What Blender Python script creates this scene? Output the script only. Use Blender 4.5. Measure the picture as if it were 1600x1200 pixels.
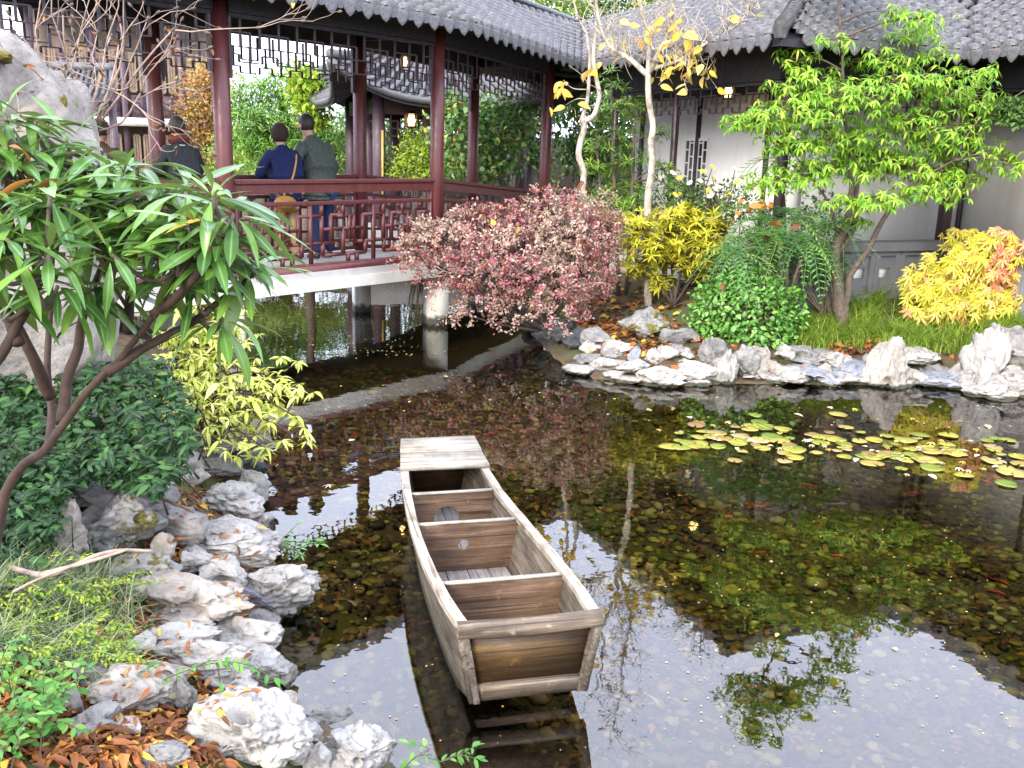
import bpy, math, random
import numpy as np
from mathutils import Vector, Matrix
from mathutils.geometry import tessellate_polygon

random.seed(7)
RNG = np.random.default_rng(7)
scene = bpy.context.scene
COL = scene.collection
for o_ in list(bpy.data.objects):
    bpy.data.objects.remove(o_, do_unlink=True)

# ------------------------------------------------------------------ camera
CAM_H, FPX, PITCH, ROLL = 2.3, 1480.0, math.radians(14.0), math.radians(1.7)
cam_d = bpy.data.cameras.new('camera')
cam = bpy.data.objects.new('camera', cam_d)
COL.objects.link(cam)
cam.location = (0, 0, CAM_H)
CAM_R = Matrix.Rotation(math.pi / 2 - PITCH, 3, 'X') @ Matrix.Rotation(ROLL, 3, 'Z')
cam.rotation_euler = CAM_R.to_euler()
cam_d.sensor_width = 36.0
cam_d.lens = FPX / 1600.0 * 36.0
cam_d.clip_start = 0.05
cam_d.clip_end = 800.0
scene.camera = cam

# ------------------------------------------------------------------ sky, sun, exposure
SUN_EL, SUN_AZ = math.radians(28), math.radians(208)     # azimuth measured from +Y towards +X
world = bpy.data.worlds.new('World')
scene.world = world
world.use_nodes = True
wn, wl = world.node_tree.nodes, world.node_tree.links
wn.clear()
w_out = wn.new('ShaderNodeOutputWorld')
w_bg = wn.new('ShaderNodeBackground')
w_sky = wn.new('ShaderNodeTexSky')
w_sky.sky_type = 'NISHITA'
w_sky.sun_disc = False
w_sky.sun_elevation = SUN_EL
w_sky.sun_rotation = SUN_AZ
w_sky.air_density = 1.2
w_sky.dust_density = 2.0
w_mix = wn.new('ShaderNodeMix')
w_mix.data_type = 'RGBA'
w_mix.inputs[0].default_value = 0.72                        # thin high overcast over the blue
wl.new(w_sky.outputs[0], w_mix.inputs[6])
w_mix.inputs[7].default_value = (18.9, 20.2, 25.2, 1)
wl.new(w_mix.outputs[2], w_bg.inputs[0])
w_bg.inputs[1].default_value = 0.12
wl.new(w_bg.outputs[0], w_out.inputs[0])

sun_d = bpy.data.lights.new('sun', 'SUN')
sun_d.energy = 2.8
sun_d.angle = math.radians(22)
sun_d.color = (1.0, 0.93, 0.8)
sun = bpy.data.objects.new('sun', sun_d)
COL.objects.link(sun)
sdir = Vector((math.sin(SUN_AZ) * math.cos(SUN_EL), math.cos(SUN_AZ) * math.cos(SUN_EL), math.sin(SUN_EL)))
sun.rotation_euler = sdir.to_track_quat('Z', 'Y').to_euler()
sun.location = sdir * 60

scene.render.engine = 'CYCLES'
scene.view_settings.view_transform = 'Standard'
scene.view_settings.look = 'None'
scene.view_settings.exposure = 1.0
scene.view_settings.gamma = 1.0
scene.view_settings.use_curve_mapping = False
try:
    scene.cycles.use_denoising = True
    scene.cycles.max_bounces = 8
    scene.cycles.transparent_max_bounces = 12
    scene.cycles.caustics_reflective = False
    scene.cycles.caustics_refractive = False
    scene.cycles.sample_clamp_indirect = 6.0
except Exception:
    pass

# ------------------------------------------------------------------ small maths
_Rn = np.array(CAM_R)
def ray(px, py):
    return _Rn @ np.array([(px - 800) / FPX, -(py - 600) / FPX, -1.0])
def at_z(px, py, z):
    d = ray(px, py); t = (z - CAM_H) / d[2]
    return np.array([0, 0, CAM_H]) + t * d
def at_d(px, py, D):
    d = ray(px, py); t = D / d[1]
    return np.array([0, 0, CAM_H]) + t * d
def mpp(D):
    return D / FPX / math.cos(PITCH) * 1.0

def _h3(ix, iy, iz, seed):
    h = (ix.astype(np.int64) * 374761393 + iy.astype(np.int64) * 668265263 + iz.astype(np.int64) * 2147483647 + seed * 1274126177) & 0xffffffff
    h = ((h ^ (h >> 13)) * 1274126177) & 0xffffffff
    h = (h ^ (h >> 16)) & 0xffffff
    return h / float(0xffffff)
def vnoise(P, seed=0):
    P = np.asarray(P, float)
    i = np.floor(P); f = P - i; f = f * f * (3 - 2 * f)
    ix, iy, iz = i[:, 0], i[:, 1], i[:, 2]
    r = 0
    for dx in (0, 1):
        wx = f[:, 0] if dx else 1 - f[:, 0]
        for dy in (0, 1):
            wy = f[:, 1] if dy else 1 - f[:, 1]
            for dz in (0, 1):
                wz = f[:, 2] if dz else 1 - f[:, 2]
                r = r + wx * wy * wz * _h3(ix + dx, iy + dy, iz + dz, seed)
    return r * 2 - 1
def fbm(P, seed=0, oct=3):
    r, a, s = 0, 1.0, 1.0
    for k in range(oct):
        r = r + a * vnoise(np.asarray(P) * s, seed + k * 17)
        a *= 0.5; s *= 2.03
    return r

# ------------------------------------------------------------------ objects
BASE = {}
def thing(name, label, cat, base=(0, 0, 0), group=None):
    o = bpy.data.objects.new(name, None)
    COL.objects.link(o)
    o.empty_display_size = 0.1
    o.location = tuple(base)
    o['label'] = label; o['category'] = cat
    if group: o['group'] = group
    BASE[o.name] = np.array(base, float)
    return o
def tag(o, label, cat, group=None, kind=None):
    if label: o['label'] = label
    if cat: o['category'] = cat
    if group: o['group'] = group
    if kind: o['kind'] = kind
    return o
def make_mesh(name, V, F, mat, smooth=False, rnd=None, mid=None):
    V = np.ascontiguousarray(V, dtype=np.float32)
    me = bpy.data.meshes.new(name)
    if isinstance(F, np.ndarray):
        n, k = F.shape
        me.vertices.add(len(V)); me.vertices.foreach_set('co', V.ravel())
        me.loops.add(n * k); me.loops.foreach_set('vertex_index', np.ascontiguousarray(F, dtype=np.int32).ravel())
        me.polygons.add(n)
        me.polygons.foreach_set('loop_start', np.arange(0, n * k, k, dtype=np.int32))
        me.update(calc_edges=True)
    else:
        me.from_pydata(V.tolist(), [], [tuple(f) for f in F])
        me.update()
    if smooth:
        me.polygons.foreach_set('use_smooth', np.ones(len(me.polygons), dtype=bool))
    if rnd is not None:
        a = me.attributes.new('rnd', 'FLOAT', 'POINT')
        a.data.foreach_set('value', np.ascontiguousarray(rnd, dtype=np.float32))
    if mid is not None:
        a = me.attributes.new('mid', 'FLOAT', 'POINT')
        a.data.foreach_set('value', np.ascontiguousarray(mid, dtype=np.float32))
    if mat is not None:
        for m_ in (mat if isinstance(mat, (list, tuple)) else [mat]):
            me.materials.append(m_)
    return me
def add(name, VF, mat, parent=None, smooth=False, rnd=None, mid=None):
    """link one mesh object; vertices are given in world space"""
    V, F = VF
    V = np.asarray(V, float)
    if parent is not None:
        b = BASE[parent.name]
    else:
        b = np.array([V[:, 0].mean(), V[:, 1].mean(), V[:, 2].min()])
    me = make_mesh(name, V - b, F, mat, smooth, rnd, mid)
    o = bpy.data.objects.new(name, me)
    COL.objects.link(o)
    if parent is not None:
        o.parent = parent
    else:
        o.location = tuple(b)
    BASE[o.name] = b
    return o
def inst(name, me, parent, M):
    """a further piece sharing mesh data, M = world matrix"""
    o = bpy.data.objects.new(name, me)
    COL.objects.link(o)
    if parent is not None:
        o.parent = parent
        M = Matrix.Translation(Vector(-BASE[parent.name])) @ M
    o.matrix_local = M
    return o
def join(parts):
    Vs, Fs, off = [], [], 0
    for V, F in parts:
        V = np.asarray(V, float)
        Vs.append(V)
        Fs.extend([tuple(int(i) + off for i in f) for f in F])
        off += len(V)
    return np.concatenate(Vs), Fs
def joinq(parts):
    Vs, Fs, off = [], [], 0
    for V, F in parts:
        Vs.append(np.asarray(V, float)); Fs.append(np.asarray(F) + off); off += len(V)
    return np.concatenate(Vs), np.concatenate(Fs)

# ------------------------------------------------------------------ shapes
BOXF = np.array([(0, 3, 2, 1), (4, 5, 6, 7), (0, 1, 5, 4), (1, 2, 6, 5), (2, 3, 7, 6), (3, 0, 4, 7)])
def nrm(v):
    v = np.asarray(v, float); return v / (np.linalg.norm(v) + 1e-12)
def bar(p, q, w, h, up=(0, 0, 1), ch=0.0):
    """box running from p to q, w wide (sideways) and h high"""
    p, q = np.asarray(p, float), np.asarray(q, float)
    d = nrm(q - p); up = np.asarray(up, float)
    s = np.cross(d, up)
    if np.linalg.norm(s) < 1e-6: s = np.array([1.0, 0, 0])
    s = nrm(s); u = np.cross(s, d)
    if ch <= 0:
        c = [(-w / 2, -h / 2), (w / 2, -h / 2), (w / 2, h / 2), (-w / 2, h / 2)]
        V = [p + s * a + u * b for a, b in c] + [q + s * a + u * b for a, b in c]
        return np.array(V), BOXF
    a, b = w / 2, h / 2
    c = [(-a + ch, -b), (a - ch, -b), (a, -b + ch), (a, b - ch), (a - ch, b), (-a + ch, b), (-a, b - ch), (-a, -b + ch)]
    V = [p + s * x + u * y for x, y in c] + [q + s * x + u * y for x, y in c]
    F = [tuple(range(7, -1, -1)), tuple(range(8, 16))] + [(i, (i + 1) % 8, 8 + (i + 1) % 8, 8 + i) for i in range(8)]
    return np.array(V), F
def box(c, sx, sy, sz, yaw=0.0):
    cx, cy, cz = c
    ca, sa = math.cos(yaw), math.sin(yaw)
    V = []
    for z in (-sz / 2, sz / 2):
        for x, y in ((-sx / 2, -sy / 2), (sx / 2, -sy / 2), (sx / 2, sy / 2), (-sx / 2, sy / 2)):
            V.append((cx + ca * x - sa * y, cy + sa * x + ca * y, cz + z))
    return np.array(V), BOXF
def tube(pts, radii, n=6, caps=True):
    pts = np.asarray(pts, float); k = len(pts)
    radii = np.broadcast_to(np.asarray(radii, float), (k,)) if np.ndim(radii) else np.full(k, radii)
    T = np.gradient(pts, axis=0)
    T /= np.linalg.norm(T, axis=1)[:, None] + 1e-12
    ref = np.array([0.0, 0, 1]) if abs(T[0, 2]) < 0.9 else np.array([1.0, 0, 0])
    V = []
    a = np.linspace(0, 2 * math.pi, n, endpoint=False)
    s = nrm(np.cross(T[0], ref))
    for i in range(k):
        s = nrm(s - T[i] * np.dot(s, T[i])); u = np.cross(T[i], s)
        V.append(pts[i] + radii[i] * (np.cos(a)[:, None] * s + np.sin(a)[:, None] * u))
    V = np.concatenate(V)
    F = []
    for i in range(k - 1):
        for j in range(n):
            F.append((i * n + j, i * n + (j + 1) % n, (i + 1) * n + (j + 1) % n, (i + 1) * n + j))
    if caps:
        F.append(tuple(range(n - 1, -1, -1))); F.append(tuple(range((k - 1) * n, k * n)))
    return V, F
def spline(ctrl, m=6):
    """Catmull-Rom through control points"""
    P = np.asarray(ctrl, float)
    if len(P) < 3:
        return np.array([P[0] + (P[-1] - P[0]) * t for t in np.linspace(0, 1, m + 1)])
    Q = np.vstack([2 * P[0] - P[1], P, 2 * P[-1] - P[-2]])
    out = []
    for i in range(1, len(Q) - 2):
        for t in np.linspace(0, 1, m, endpoint=False):
            a, b, c, d = Q[i - 1], Q[i], Q[i + 1], Q[i + 2]
            out.append(0.5 * (2 * b + (c - a) * t + (2 * a - 5 * b + 4 * c - d) * t * t + (3 * b - a - 3 * c + d) * t ** 3))
    out.append(P[-1])
    return np.array(out)
def lathe(profile, n=16, c=(0, 0, 0)):
    V, F = [], []
    for r, z in profile:
        for j in range(n):
            a = 2 * math.pi * j / n
            V.append((c[0] + r * math.cos(a), c[1] + r * math.sin(a), c[2] + z))
    for i in range(len(profile) - 1):
        for j in range(n):
            F.append((i * n + j, i * n + (j + 1) % n, (i + 1) * n + (j + 1) % n, (i + 1) * n + j))
    F.append(tuple(range(n - 1, -1, -1))); F.append(tuple(range((len(profile) - 1) * n, len(profile) * n)))
    return np.array(V), F
_ICO = {}
def ico(sub):
    if sub not in _ICO:
        import bmesh
        bm = bmesh.new(); bmesh.ops.create_icosphere(bm, subdivisions=sub, radius=1.0)
        V = np.array([v.co[:] for v in bm.verts]); F = np.array([[v.index for v in f.verts] for f in bm.faces])
        bm.free(); _ICO[sub] = (V, F)
    return _ICO[sub]

# leaf templates: y along the leaf, x across, z up
def leaf_t(l, w, fold=0.25, droop=0.25, k=4, peak=0.45, petiole=0.0):
    V, F = [], []
    for i in range(k + 1):
        t = i / k
        e = math.log(0.5) / math.log(peak)
        ww = w / 2 * max(math.sin(math.pi * (t ** e)) ** 0.8 if 0 < t < 1 else 0, 0.05)
        y = petiole + l * t * (1 - 0.12 * droop * t); z = -droop * l * t * t
        V += [(-ww, y, z + fold * ww), (0, y, z), (ww, y, z + fold * ww)]
    for i in range(k):
        a = 3 * i
        F += [(a, a + 1, a + 4, a + 3), (a + 1, a + 2, a + 5, a + 4)]
    return np.array(V), np.array(F)
def quad_leaf(l, w, droop=0.15):
    V = [(0, 0, 0), (w / 2, l * .45, -droop * l * .2), (0, l, -droop * l), (-w / 2, l * .45, -droop * l * .2)]
    return np.array(V), np.array([(0, 1, 2, 3)])
def frames(d, n):
    """(N,3,3) matrices with columns x,y,z: y along d, z near n"""
    d = d / (np.linalg.norm(d, axis=1)[:, None] + 1e-12)
    x = np.cross(d, n); l = np.linalg.norm(x, axis=1)[:, None]
    x = np.where(l < 1e-4, np.array([[1.0, 0, 0]]), x / (l + 1e-12))
    z = np.cross(x, d)
    return np.stack([x, d, z], axis=2)
def scatter(T, M, P, S=None, rnd=None):
    V, F = T
    N = len(P)
    if S is None: S = np.ones(N)
    W = np.einsum('nij,kj->nki', M * np.asarray(S)[:, None, None], V) + P[:, None, :]
    FF = F[None] + (np.arange(N) * len(V))[:, None, None]
    r = np.repeat(RNG.random(N) if rnd is None else rnd, len(V))
    return W.reshape(-1, 3), FF.reshape(-1, F.shape[1]), r
def midrib(T):
    n = len(T[0])
    return None if n % 3 or n < 9 else (np.arange(n) % 3 == 1).astype(float)
def leaves(parent, T, M, P, S, mat, n_parts=0, part='leaf', mass='foliage', rnd=None, smooth=True):
    """the first n_parts (nearest to the eye) as leaf objects sharing a mesh, the rest as one mass"""
    N = len(P)
    S = np.ones(N) if S is None else np.asarray(S)
    M = M.copy(); M[:, :, 0] *= RNG.uniform(.72, 1.22, N)[:, None]; M[:, :, 2] *= RNG.uniform(.3, 1.9, N)[:, None]
    order = np.argsort(np.linalg.norm(P - np.array([0, 0, CAM_H]), axis=1))
    a, b = order[:n_parts], order[n_parts:]
    if len(a):
        me = make_mesh(part, T[0], T[1], mat, smooth, None, midrib(T))
        for i in a:
            m = Matrix(((M[i] * S[i]).tolist())).to_4x4(); m.translation = Vector(P[i])
            inst(part, me, parent, m)
    if len(b):
        V, F, r = scatter(T, M[b], P[b], S[b], None if rnd is None else rnd[b])
        md = midrib(T)
        o = add(mass, (V, F), mat, parent, smooth, r, None if md is None else np.tile(md, len(b)))
        o['kind'] = 'stuff'
def rand_dirs(n, zlo=-1.0, zhi=1.0):
    z = RNG.uniform(zlo, zhi, n); a = RNG.uniform(0, 2 * math.pi, n); r = np.sqrt(np.maximum(0, 1 - z * z))
    return np.stack([r * np.cos(a), r * np.sin(a), z], axis=1)
def in_poly(px, py, poly):
    poly = np.asarray(poly, float); px = np.asarray(px); py = np.asarray(py)
    r = np.zeros(px.shape, bool); j = len(poly) - 1
    for i in range(len(poly)):
        xi, yi = poly[i]; xj, yj = poly[j]
        c = ((yi > py) != (yj > py)) & (px < (xj - xi) * (py - yi) / (yj - yi + 1e-12) + xi)
        r ^= c; j = i
    return r
# ------------------------------------------------------------------ materials
def new_mat(name):
    m = bpy.data.materials.new(name); m.use_nodes = True
    n, l = m.node_tree.nodes, m.node_tree.links
    b = n['Principled BSDF']
    return m, n, l, b
def ramp(n, stops, interp='LINEAR'):
    r = n.new('ShaderNodeValToRGB'); r.color_ramp.interpolation = interp
    el = r.color_ramp.elements
    while len(el) > 1: el.remove(el[0])
    el[0].position = stops[0][0]; el[0].color = (*stops[0][1], 1)
    for p, c in stops[1:]:
        e = el.new(p); e.color = (*c, 1)
    return r
def noise(n, l, scale, detail=4, rough=0.55, coord='Object', stretch=None, dist=0.0):
    tc = n.new('ShaderNodeTexCoord'); t = n.new('ShaderNodeTexNoise')
    t.inputs['Scale'].default_value = scale; t.inputs['Detail'].default_value = detail
    t.inputs['Roughness'].default_value = rough; t.inputs['Distortion'].default_value = dist
    if stretch:
        mp = n.new('ShaderNodeMapping'); mp.inputs['Scale'].default_value = stretch
        l.new(tc.outputs[coord], mp.inputs[0]); l.new(mp.outputs[0], t.inputs['Vector'])
    else:
        l.new(tc.outputs[coord], t.inputs['Vector'])
    return t
def bump(n, l, src, b, strength=0.3, dist=0.02):
    bp = n.new('ShaderNodeBump'); bp.inputs['Strength'].default_value = strength; bp.inputs['Distance'].default_value = dist
    l.new(src, bp.inputs['Height']); l.new(bp.outputs[0], b.inputs['Normal'])
    return bp
def mixc(n, l, fac, a, b, mode='MIX'):
    m = n.new('ShaderNodeMix'); m.data_type = 'RGBA'; m.blend_type = mode
    if hasattr(fac, 'links') or not isinstance(fac, (int, float)): l.new(fac, m.inputs[0])
    else: m.inputs[0].default_value = fac
    for k, v in ((6, a), (7, b)):
        if isinstance(v, tuple): m.inputs[k].default_value = (*v, 1)
        else: l.new(v, m.inputs[k])
    return m.outputs[2]
def simple(name, col, rough=0.6, var=0.25, scale=8, bmp=0.15, metal=0.0, spec=0.5, stretch=None, coord='Object'):
    m, n, l, b = new_mat(name)
    t = noise(n, l, scale, stretch=stretch, coord=coord)
    lo = tuple(c * (1 - var) for c in col); hi = tuple(min(1, c * (1 + var)) for c in col)
    r = ramp(n, [(0.3, lo), (0.7, hi)])
    l.new(t.outputs[0], r.inputs[0]); l.new(r.outputs[0], b.inputs['Base Color'])
    b.inputs['Roughness'].default_value = rough; b.inputs['Metallic'].default_value = metal
    b.inputs['Specular IOR Level'].default_value = spec
    if bmp: bump(n, l, t.outputs[0], b, bmp, 0.01)
    return m
def leafmat(name, stops, rough=0.45, transl=0.3, spec=0.28, back=None, vein=0.0, spots=0.0):
    m, n, l, b = new_mat(name)
    at = n.new('ShaderNodeAttribute'); at.attribute_name = 'rnd'
    oi = n.new('ShaderNodeObjectInfo')
    ad = n.new('ShaderNodeMath'); ad.operation = 'ADD'
    l.new(at.outputs['Fac'], ad.inputs[0]); l.new(oi.outputs['Random'], ad.inputs[1])
    fr = n.new('ShaderNodeMath'); fr.operation = 'FRACT'; l.new(ad.outputs[0], fr.inputs[0])
    r = ramp(n, stops); l.new(fr.outputs[0], r.inputs[0])
    t = noise(n, l, 35, 2)
    col = mixc(n, l, t.outputs[0], r.outputs[0], (1.25, 1.25, 1.2), 'MULTIPLY')
    if vein > 0:
        am = n.new('ShaderNodeAttribute'); am.attribute_name = 'mid'
        pw = n.new('ShaderNodeMath'); pw.operation = 'POWER'; pw.inputs[1].default_value = 9.0; l.new(am.outputs['Fac'], pw.inputs[0])
        sc_ = n.new('ShaderNodeMath'); sc_.operation = 'MULTIPLY'; sc_.inputs[1].default_value = vein; l.new(pw.outputs[0], sc_.inputs[0])
        col = mixc(n, l, sc_.outputs[0], col, tuple(min(1, c * 1.5 + 0.1) for c in stops[len(stops) // 2][1]))
    if spots > 0:
        ts = noise(n, l, 26, 3, 0.6); rs = ramp(n, [(0.66, (0, 0, 0)), (0.71, (1, 1, 1))]); l.new(ts.outputs[0], rs.inputs[0])
        col = mixc(n, l, mixc(n, l, spots, (0.0, 0.0, 0.0), rs.outputs[0]), col, (0.16, 0.1, 0.02))
    if back is not None:
        g = n.new('ShaderNodeNewGeometry')
        col = mixc(n, l, g.outputs['Backfacing'], col, back)
    l.new(col, b.inputs['Base Color'])
    b.inputs['Roughness'].default_value = rough; b.inputs['Specular IOR Level'].default_value = spec
    tr = n.new('ShaderNodeBsdfTranslucent'); l.new(col, tr.inputs[0])
    mx = n.new('ShaderNodeMixShader'); mx.inputs[0].default_value = transl
    out = n['Material Output']
    l.new(b.outputs[0], mx.inputs[1]); l.new(tr.outputs[0], mx.inputs[2]); l.new(mx.outputs[0], out.inputs[0])
    return m

def waterline(n, l, col, tint=(0.05, 0.05, 0.028), k=1.0):
    ge = n.new('ShaderNodeNewGeometry'); sx_ = n.new('ShaderNodeSeparateXYZ'); l.new(ge.outputs['Position'], sx_.inputs[0])
    t7 = noise(n, l, 12, 3); ad7 = n.new('ShaderNodeMath'); ad7.operation = 'MULTIPLY_ADD'; ad7.inputs[1].default_value = -0.09 * k; l.new(t7.outputs[0], ad7.inputs[0]); l.new(sx_.outputs['Z'], ad7.inputs[2])
    r7 = ramp(n, [(0.0, (1, 1, 1)), (0.012 * k, (0.75, 0.75, 0.75)), (0.03 * k, (0, 0, 0))]); l.new(ad7.outputs[0], r7.inputs[0])
    return mixc(n, l, r7.outputs[0], col, tint)

def rockmat(name, lo, mid, hi, moss=0.0, rough=0.8):
    m, n, l, b = new_mat(name)
    t = noise(n, l, 5, 6, 0.6); r = ramp(n, [(0.25, lo), (0.48, mid), (0.7, hi)])
    l.new(t.outputs[0], r.inputs[0])
    t2 = noise(n, l, 30, 5, 0.75); r2 = ramp(n, [(0.33, (0.45, 0.44, 0.42)), (0.46, (0.88, 0.87, 0.85)), (0.6, (1, 1, 1))])
    l.new(t2.outputs[0], r2.inputs[0])
    col = mixc(n, l, 0.8, r.outputs[0], r2.outputs[0], 'MULTIPLY')
    # hairline cracks
    v = n.new('ShaderNodeTexVoronoi'); v.feature = 'DISTANCE_TO_EDGE'; v.inputs['Scale'].default_value = 3.2
    tc = n.new('ShaderNodeTexCoord'); t3 = noise(n, l, 4, 3)
    mp = n.new('ShaderNodeVectorMath'); mp.operation = 'ADD'
    sc = n.new('ShaderNodeVectorMath'); sc.operation = 'SCALE'; sc.inputs['Scale'].default_value = 0.35
    l.new(t3.outputs['Color'], sc.inputs[0]); l.new(tc.outputs['Object'], mp.inputs[0]); l.new(sc.outputs[0], mp.inputs[1])
    l.new(mp.outputs[0], v.inputs['Vector'])
    rc = ramp(n, [(0.0, (0.35, 0.34, 0.33)), (0.014, (1, 1, 1))]); l.new(v.outputs[0], rc.inputs[0])
    col = mixc(n, l, 0.28, col, rc.outputs[0], 'MULTIPLY')
    # brown tannin stains
    t5 = noise(n, l, 3.1, 3); r5 = ramp(n, [(0.55, (0, 0, 0)), (0.72, (1, 1, 1))]); l.new(t5.outputs[0], r5.inputs[0])
    col = mixc(n, l, mixc(n, l, 0.45, (0.0, 0.0, 0.0), r5.outputs[0]), col, tuple(c * k for c, k in zip(mid, (0.85, 0.7, 0.5))))
    col = waterline(n, l, col, k=0.55)                                   # wet algae stain along the waterline
    if moss > 0:
        t4 = noise(n, l, 4.5, 5, 0.65); r4 = ramp(n, [(0.62 - moss * 0.3, (0, 0, 0)), (0.68 - moss * 0.3, (1, 1, 1))])
        l.new(t4.outputs[0], r4.inputs[0])
        t6 = noise(n, l, 60, 2); r6 = ramp(n, [(0.3, (0.05, 0.045, 0.008)), (0.7, (0.17, 0.14, 0.02))]); l.new(t6.outputs[0], r6.inputs[0])
        col = mixc(n, l, r4.outputs[0], col, r6.outputs[0])
    l.new(col, b.inputs['Base Color'])
    b.inputs['Roughness'].default_value = rough
    bump(n, l, t2.outputs[0], b, 0.75, 0.02)
    return m

M = {}
M['rock_white'] = rockmat('pale_limestone', (0.2, 0.188, 0.17), (0.37, 0.35, 0.318), (0.55, 0.525, 0.475))
M['rock_grey'] = rockmat('grey_limestone', (0.1, 0.096, 0.09), (0.21, 0.2, 0.188), (0.38, 0.36, 0.335))
M['rock_blue'] = rockmat('blue_grey_limestone', (0.12, 0.128, 0.155), (0.23, 0.24, 0.275), (0.4, 0.4, 0.42))
M['rock_warm'] = rockmat('warm_limestone', (0.19, 0.16, 0.13), (0.34, 0.3, 0.255), (0.5, 0.46, 0.41))
M['rock_moss'] = rockmat('mossy_limestone', (0.12, 0.115, 0.11), (0.27, 0.26, 0.24), (0.42, 0.41, 0.39), moss=0.45)
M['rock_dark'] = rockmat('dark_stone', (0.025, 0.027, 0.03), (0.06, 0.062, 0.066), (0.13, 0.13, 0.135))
M['rock_tall'] = rockmat('tall_limestone', (0.15, 0.133, 0.115), (0.27, 0.243, 0.212), (0.38, 0.345, 0.305), moss=0.02)
M['moss'] = simple('moss', (0.12, 0.1, 0.015), 0.95, 0.5, 60, 0.8)

# painted dark red timber
def lacquer(name, col, rough=0.35):
    m, n, l, b = new_mat(name)
    t = noise(n, l, 30, 4, 0.6, stretch=(1, 1, 0.12)); lo = tuple(c * 0.72 for c in col); hi = tuple(c * 1.3 for c in col)
    r = ramp(n, [(0.3, lo), (0.72, hi)]); l.new(t.outputs[0], r.inputs[0]); l.new(r.outputs[0], b.inputs['Base Color'])
    b.inputs['Roughness'].default_value = rough
    t2 = noise(n, l, 14, 5); rr = ramp(n, [(0.3, (rough * .8,) * 3), (0.75, (rough * 1.6,) * 3)])
    l.new(t2.outputs[0], rr.inputs[0]); l.new(rr.outputs[0], b.inputs['Roughness'])
    bump(n, l, t.outputs[0], b, 0.12, 0.004)
    return m
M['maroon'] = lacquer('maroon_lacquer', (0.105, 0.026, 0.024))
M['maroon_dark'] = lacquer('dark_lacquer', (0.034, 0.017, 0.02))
M['soffit'] = lacquer('soffit_timber', (0.022, 0.019, 0.026), 0.5)
M['purple'] = lacquer('purple_timber', (0.075, 0.045, 0.06), 0.45)
M['tan_wood'] = simple('tan_timber', (0.19, 0.13, 0.085), 0.55, 0.3, 12)
M['gold'] = simple('gilded_board', (0.5, 0.34, 0.1), 0.45, 0.2, 10)
M['glass_dark'] = simple('window_glass', (0.04, 0.045, 0.05), 0.08, 0.2, 4, 0)
M['glass_pale'] = simple('papered_window', (0.62, 0.63, 0.6), 0.35, 0.1, 4, 0)

def tilemat():
    m, n, l, b = new_mat('grey_roof_tile')
    t = noise(n, l, 22, 5, 0.65); r = ramp(n, [(0.25, (0.035, 0.033, 0.034)), (0.5, (0.08, 0.076, 0.078)), (0.75, (0.165, 0.158, 0.158))])
    l.new(t.outputs[0], r.inputs[0])
    oi = n.new('ShaderNodeObjectInfo'); rr = ramp(n, [(0, (0.8, 0.8, 0.82)), (1, (1.15, 1.14, 1.12))]); l.new(oi.outputs['Random'], rr.inputs[0])
    col = mixc(n, l, 1.0, r.outputs[0], rr.outputs[0], 'MULTIPLY')
    t2 = noise(n, l, 3.5, 5, 0.7, coord='Object'); r2 = ramp(n, [(0.6, (0, 0, 0)), (0.72, (1, 1, 1))]); l.new(t2.outputs[0], r2.inputs[0])
    col = mixc(n, l, mixc(n, l, 0.7, (0.0, 0.0, 0.0), r2.outputs[0]), col, (0.075, 0.08, 0.025))
    l.new(col, b.inputs['Base Color']); b.inputs['Roughness'].default_value = 0.42
    bump(n, l, t.outputs[0], b, 0.25, 0.006)
    return m
M['tile'] = tilemat()
M['drip'] = simple('drip_tile_clay', (0.1, 0.096, 0.102), 0.55, 0.35, 40, 0.6)

def plaster(name, col, stain=(0.6, 0.58, 0.55)):
    m, n, l, b = new_mat(name)
    t = noise(n, l, 1.6, 6, 0.6); r = ramp(n, [(0.3, tuple(c * s for c, s in zip(col, stain))), (0.5, tuple(c * 0.94 for c in col)), (0.7, col)])
    l.new(t.outputs[0], r.inputs[0])
    ts = noise(n, l, 3.2, 5, 0.65, stretch=(1, 1, 0.14)); rs = ramp(n, [(0.5, (1, 1, 1)), (0.74, (0.8, 0.785, 0.75))]); l.new(ts.outputs[0], rs.inputs[0])
    col = waterline(n, l, mixc(n, l, 1.0, r.outputs[0], rs.outputs[0], 'MULTIPLY'), (0.07, 0.068, 0.05), 1.6)
    l.new(col, b.inputs['Base Color']); b.inputs['Roughness'].default_value = 0.85
    t2 = noise(n, l, 60, 3); bump(n, l, t2.outputs[0], b, 0.12, 0.004)
    return m
M['plaster'] = plaster('white_plaster', (0.89, 0.87, 0.825), (0.95, 0.94, 0.93))
M['beam'] = plaster('pale_concrete', (0.74, 0.72, 0.64), (0.7, 0.66, 0.58))
M['deck'] = plaster('deck_stone', (0.5, 0.48, 0.45), (0.8, 0.8, 0.8))
M['stone'] = plaster('grey_cut_stone', (0.2, 0.2, 0.21), (0.65, 0.65, 0.65))

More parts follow.
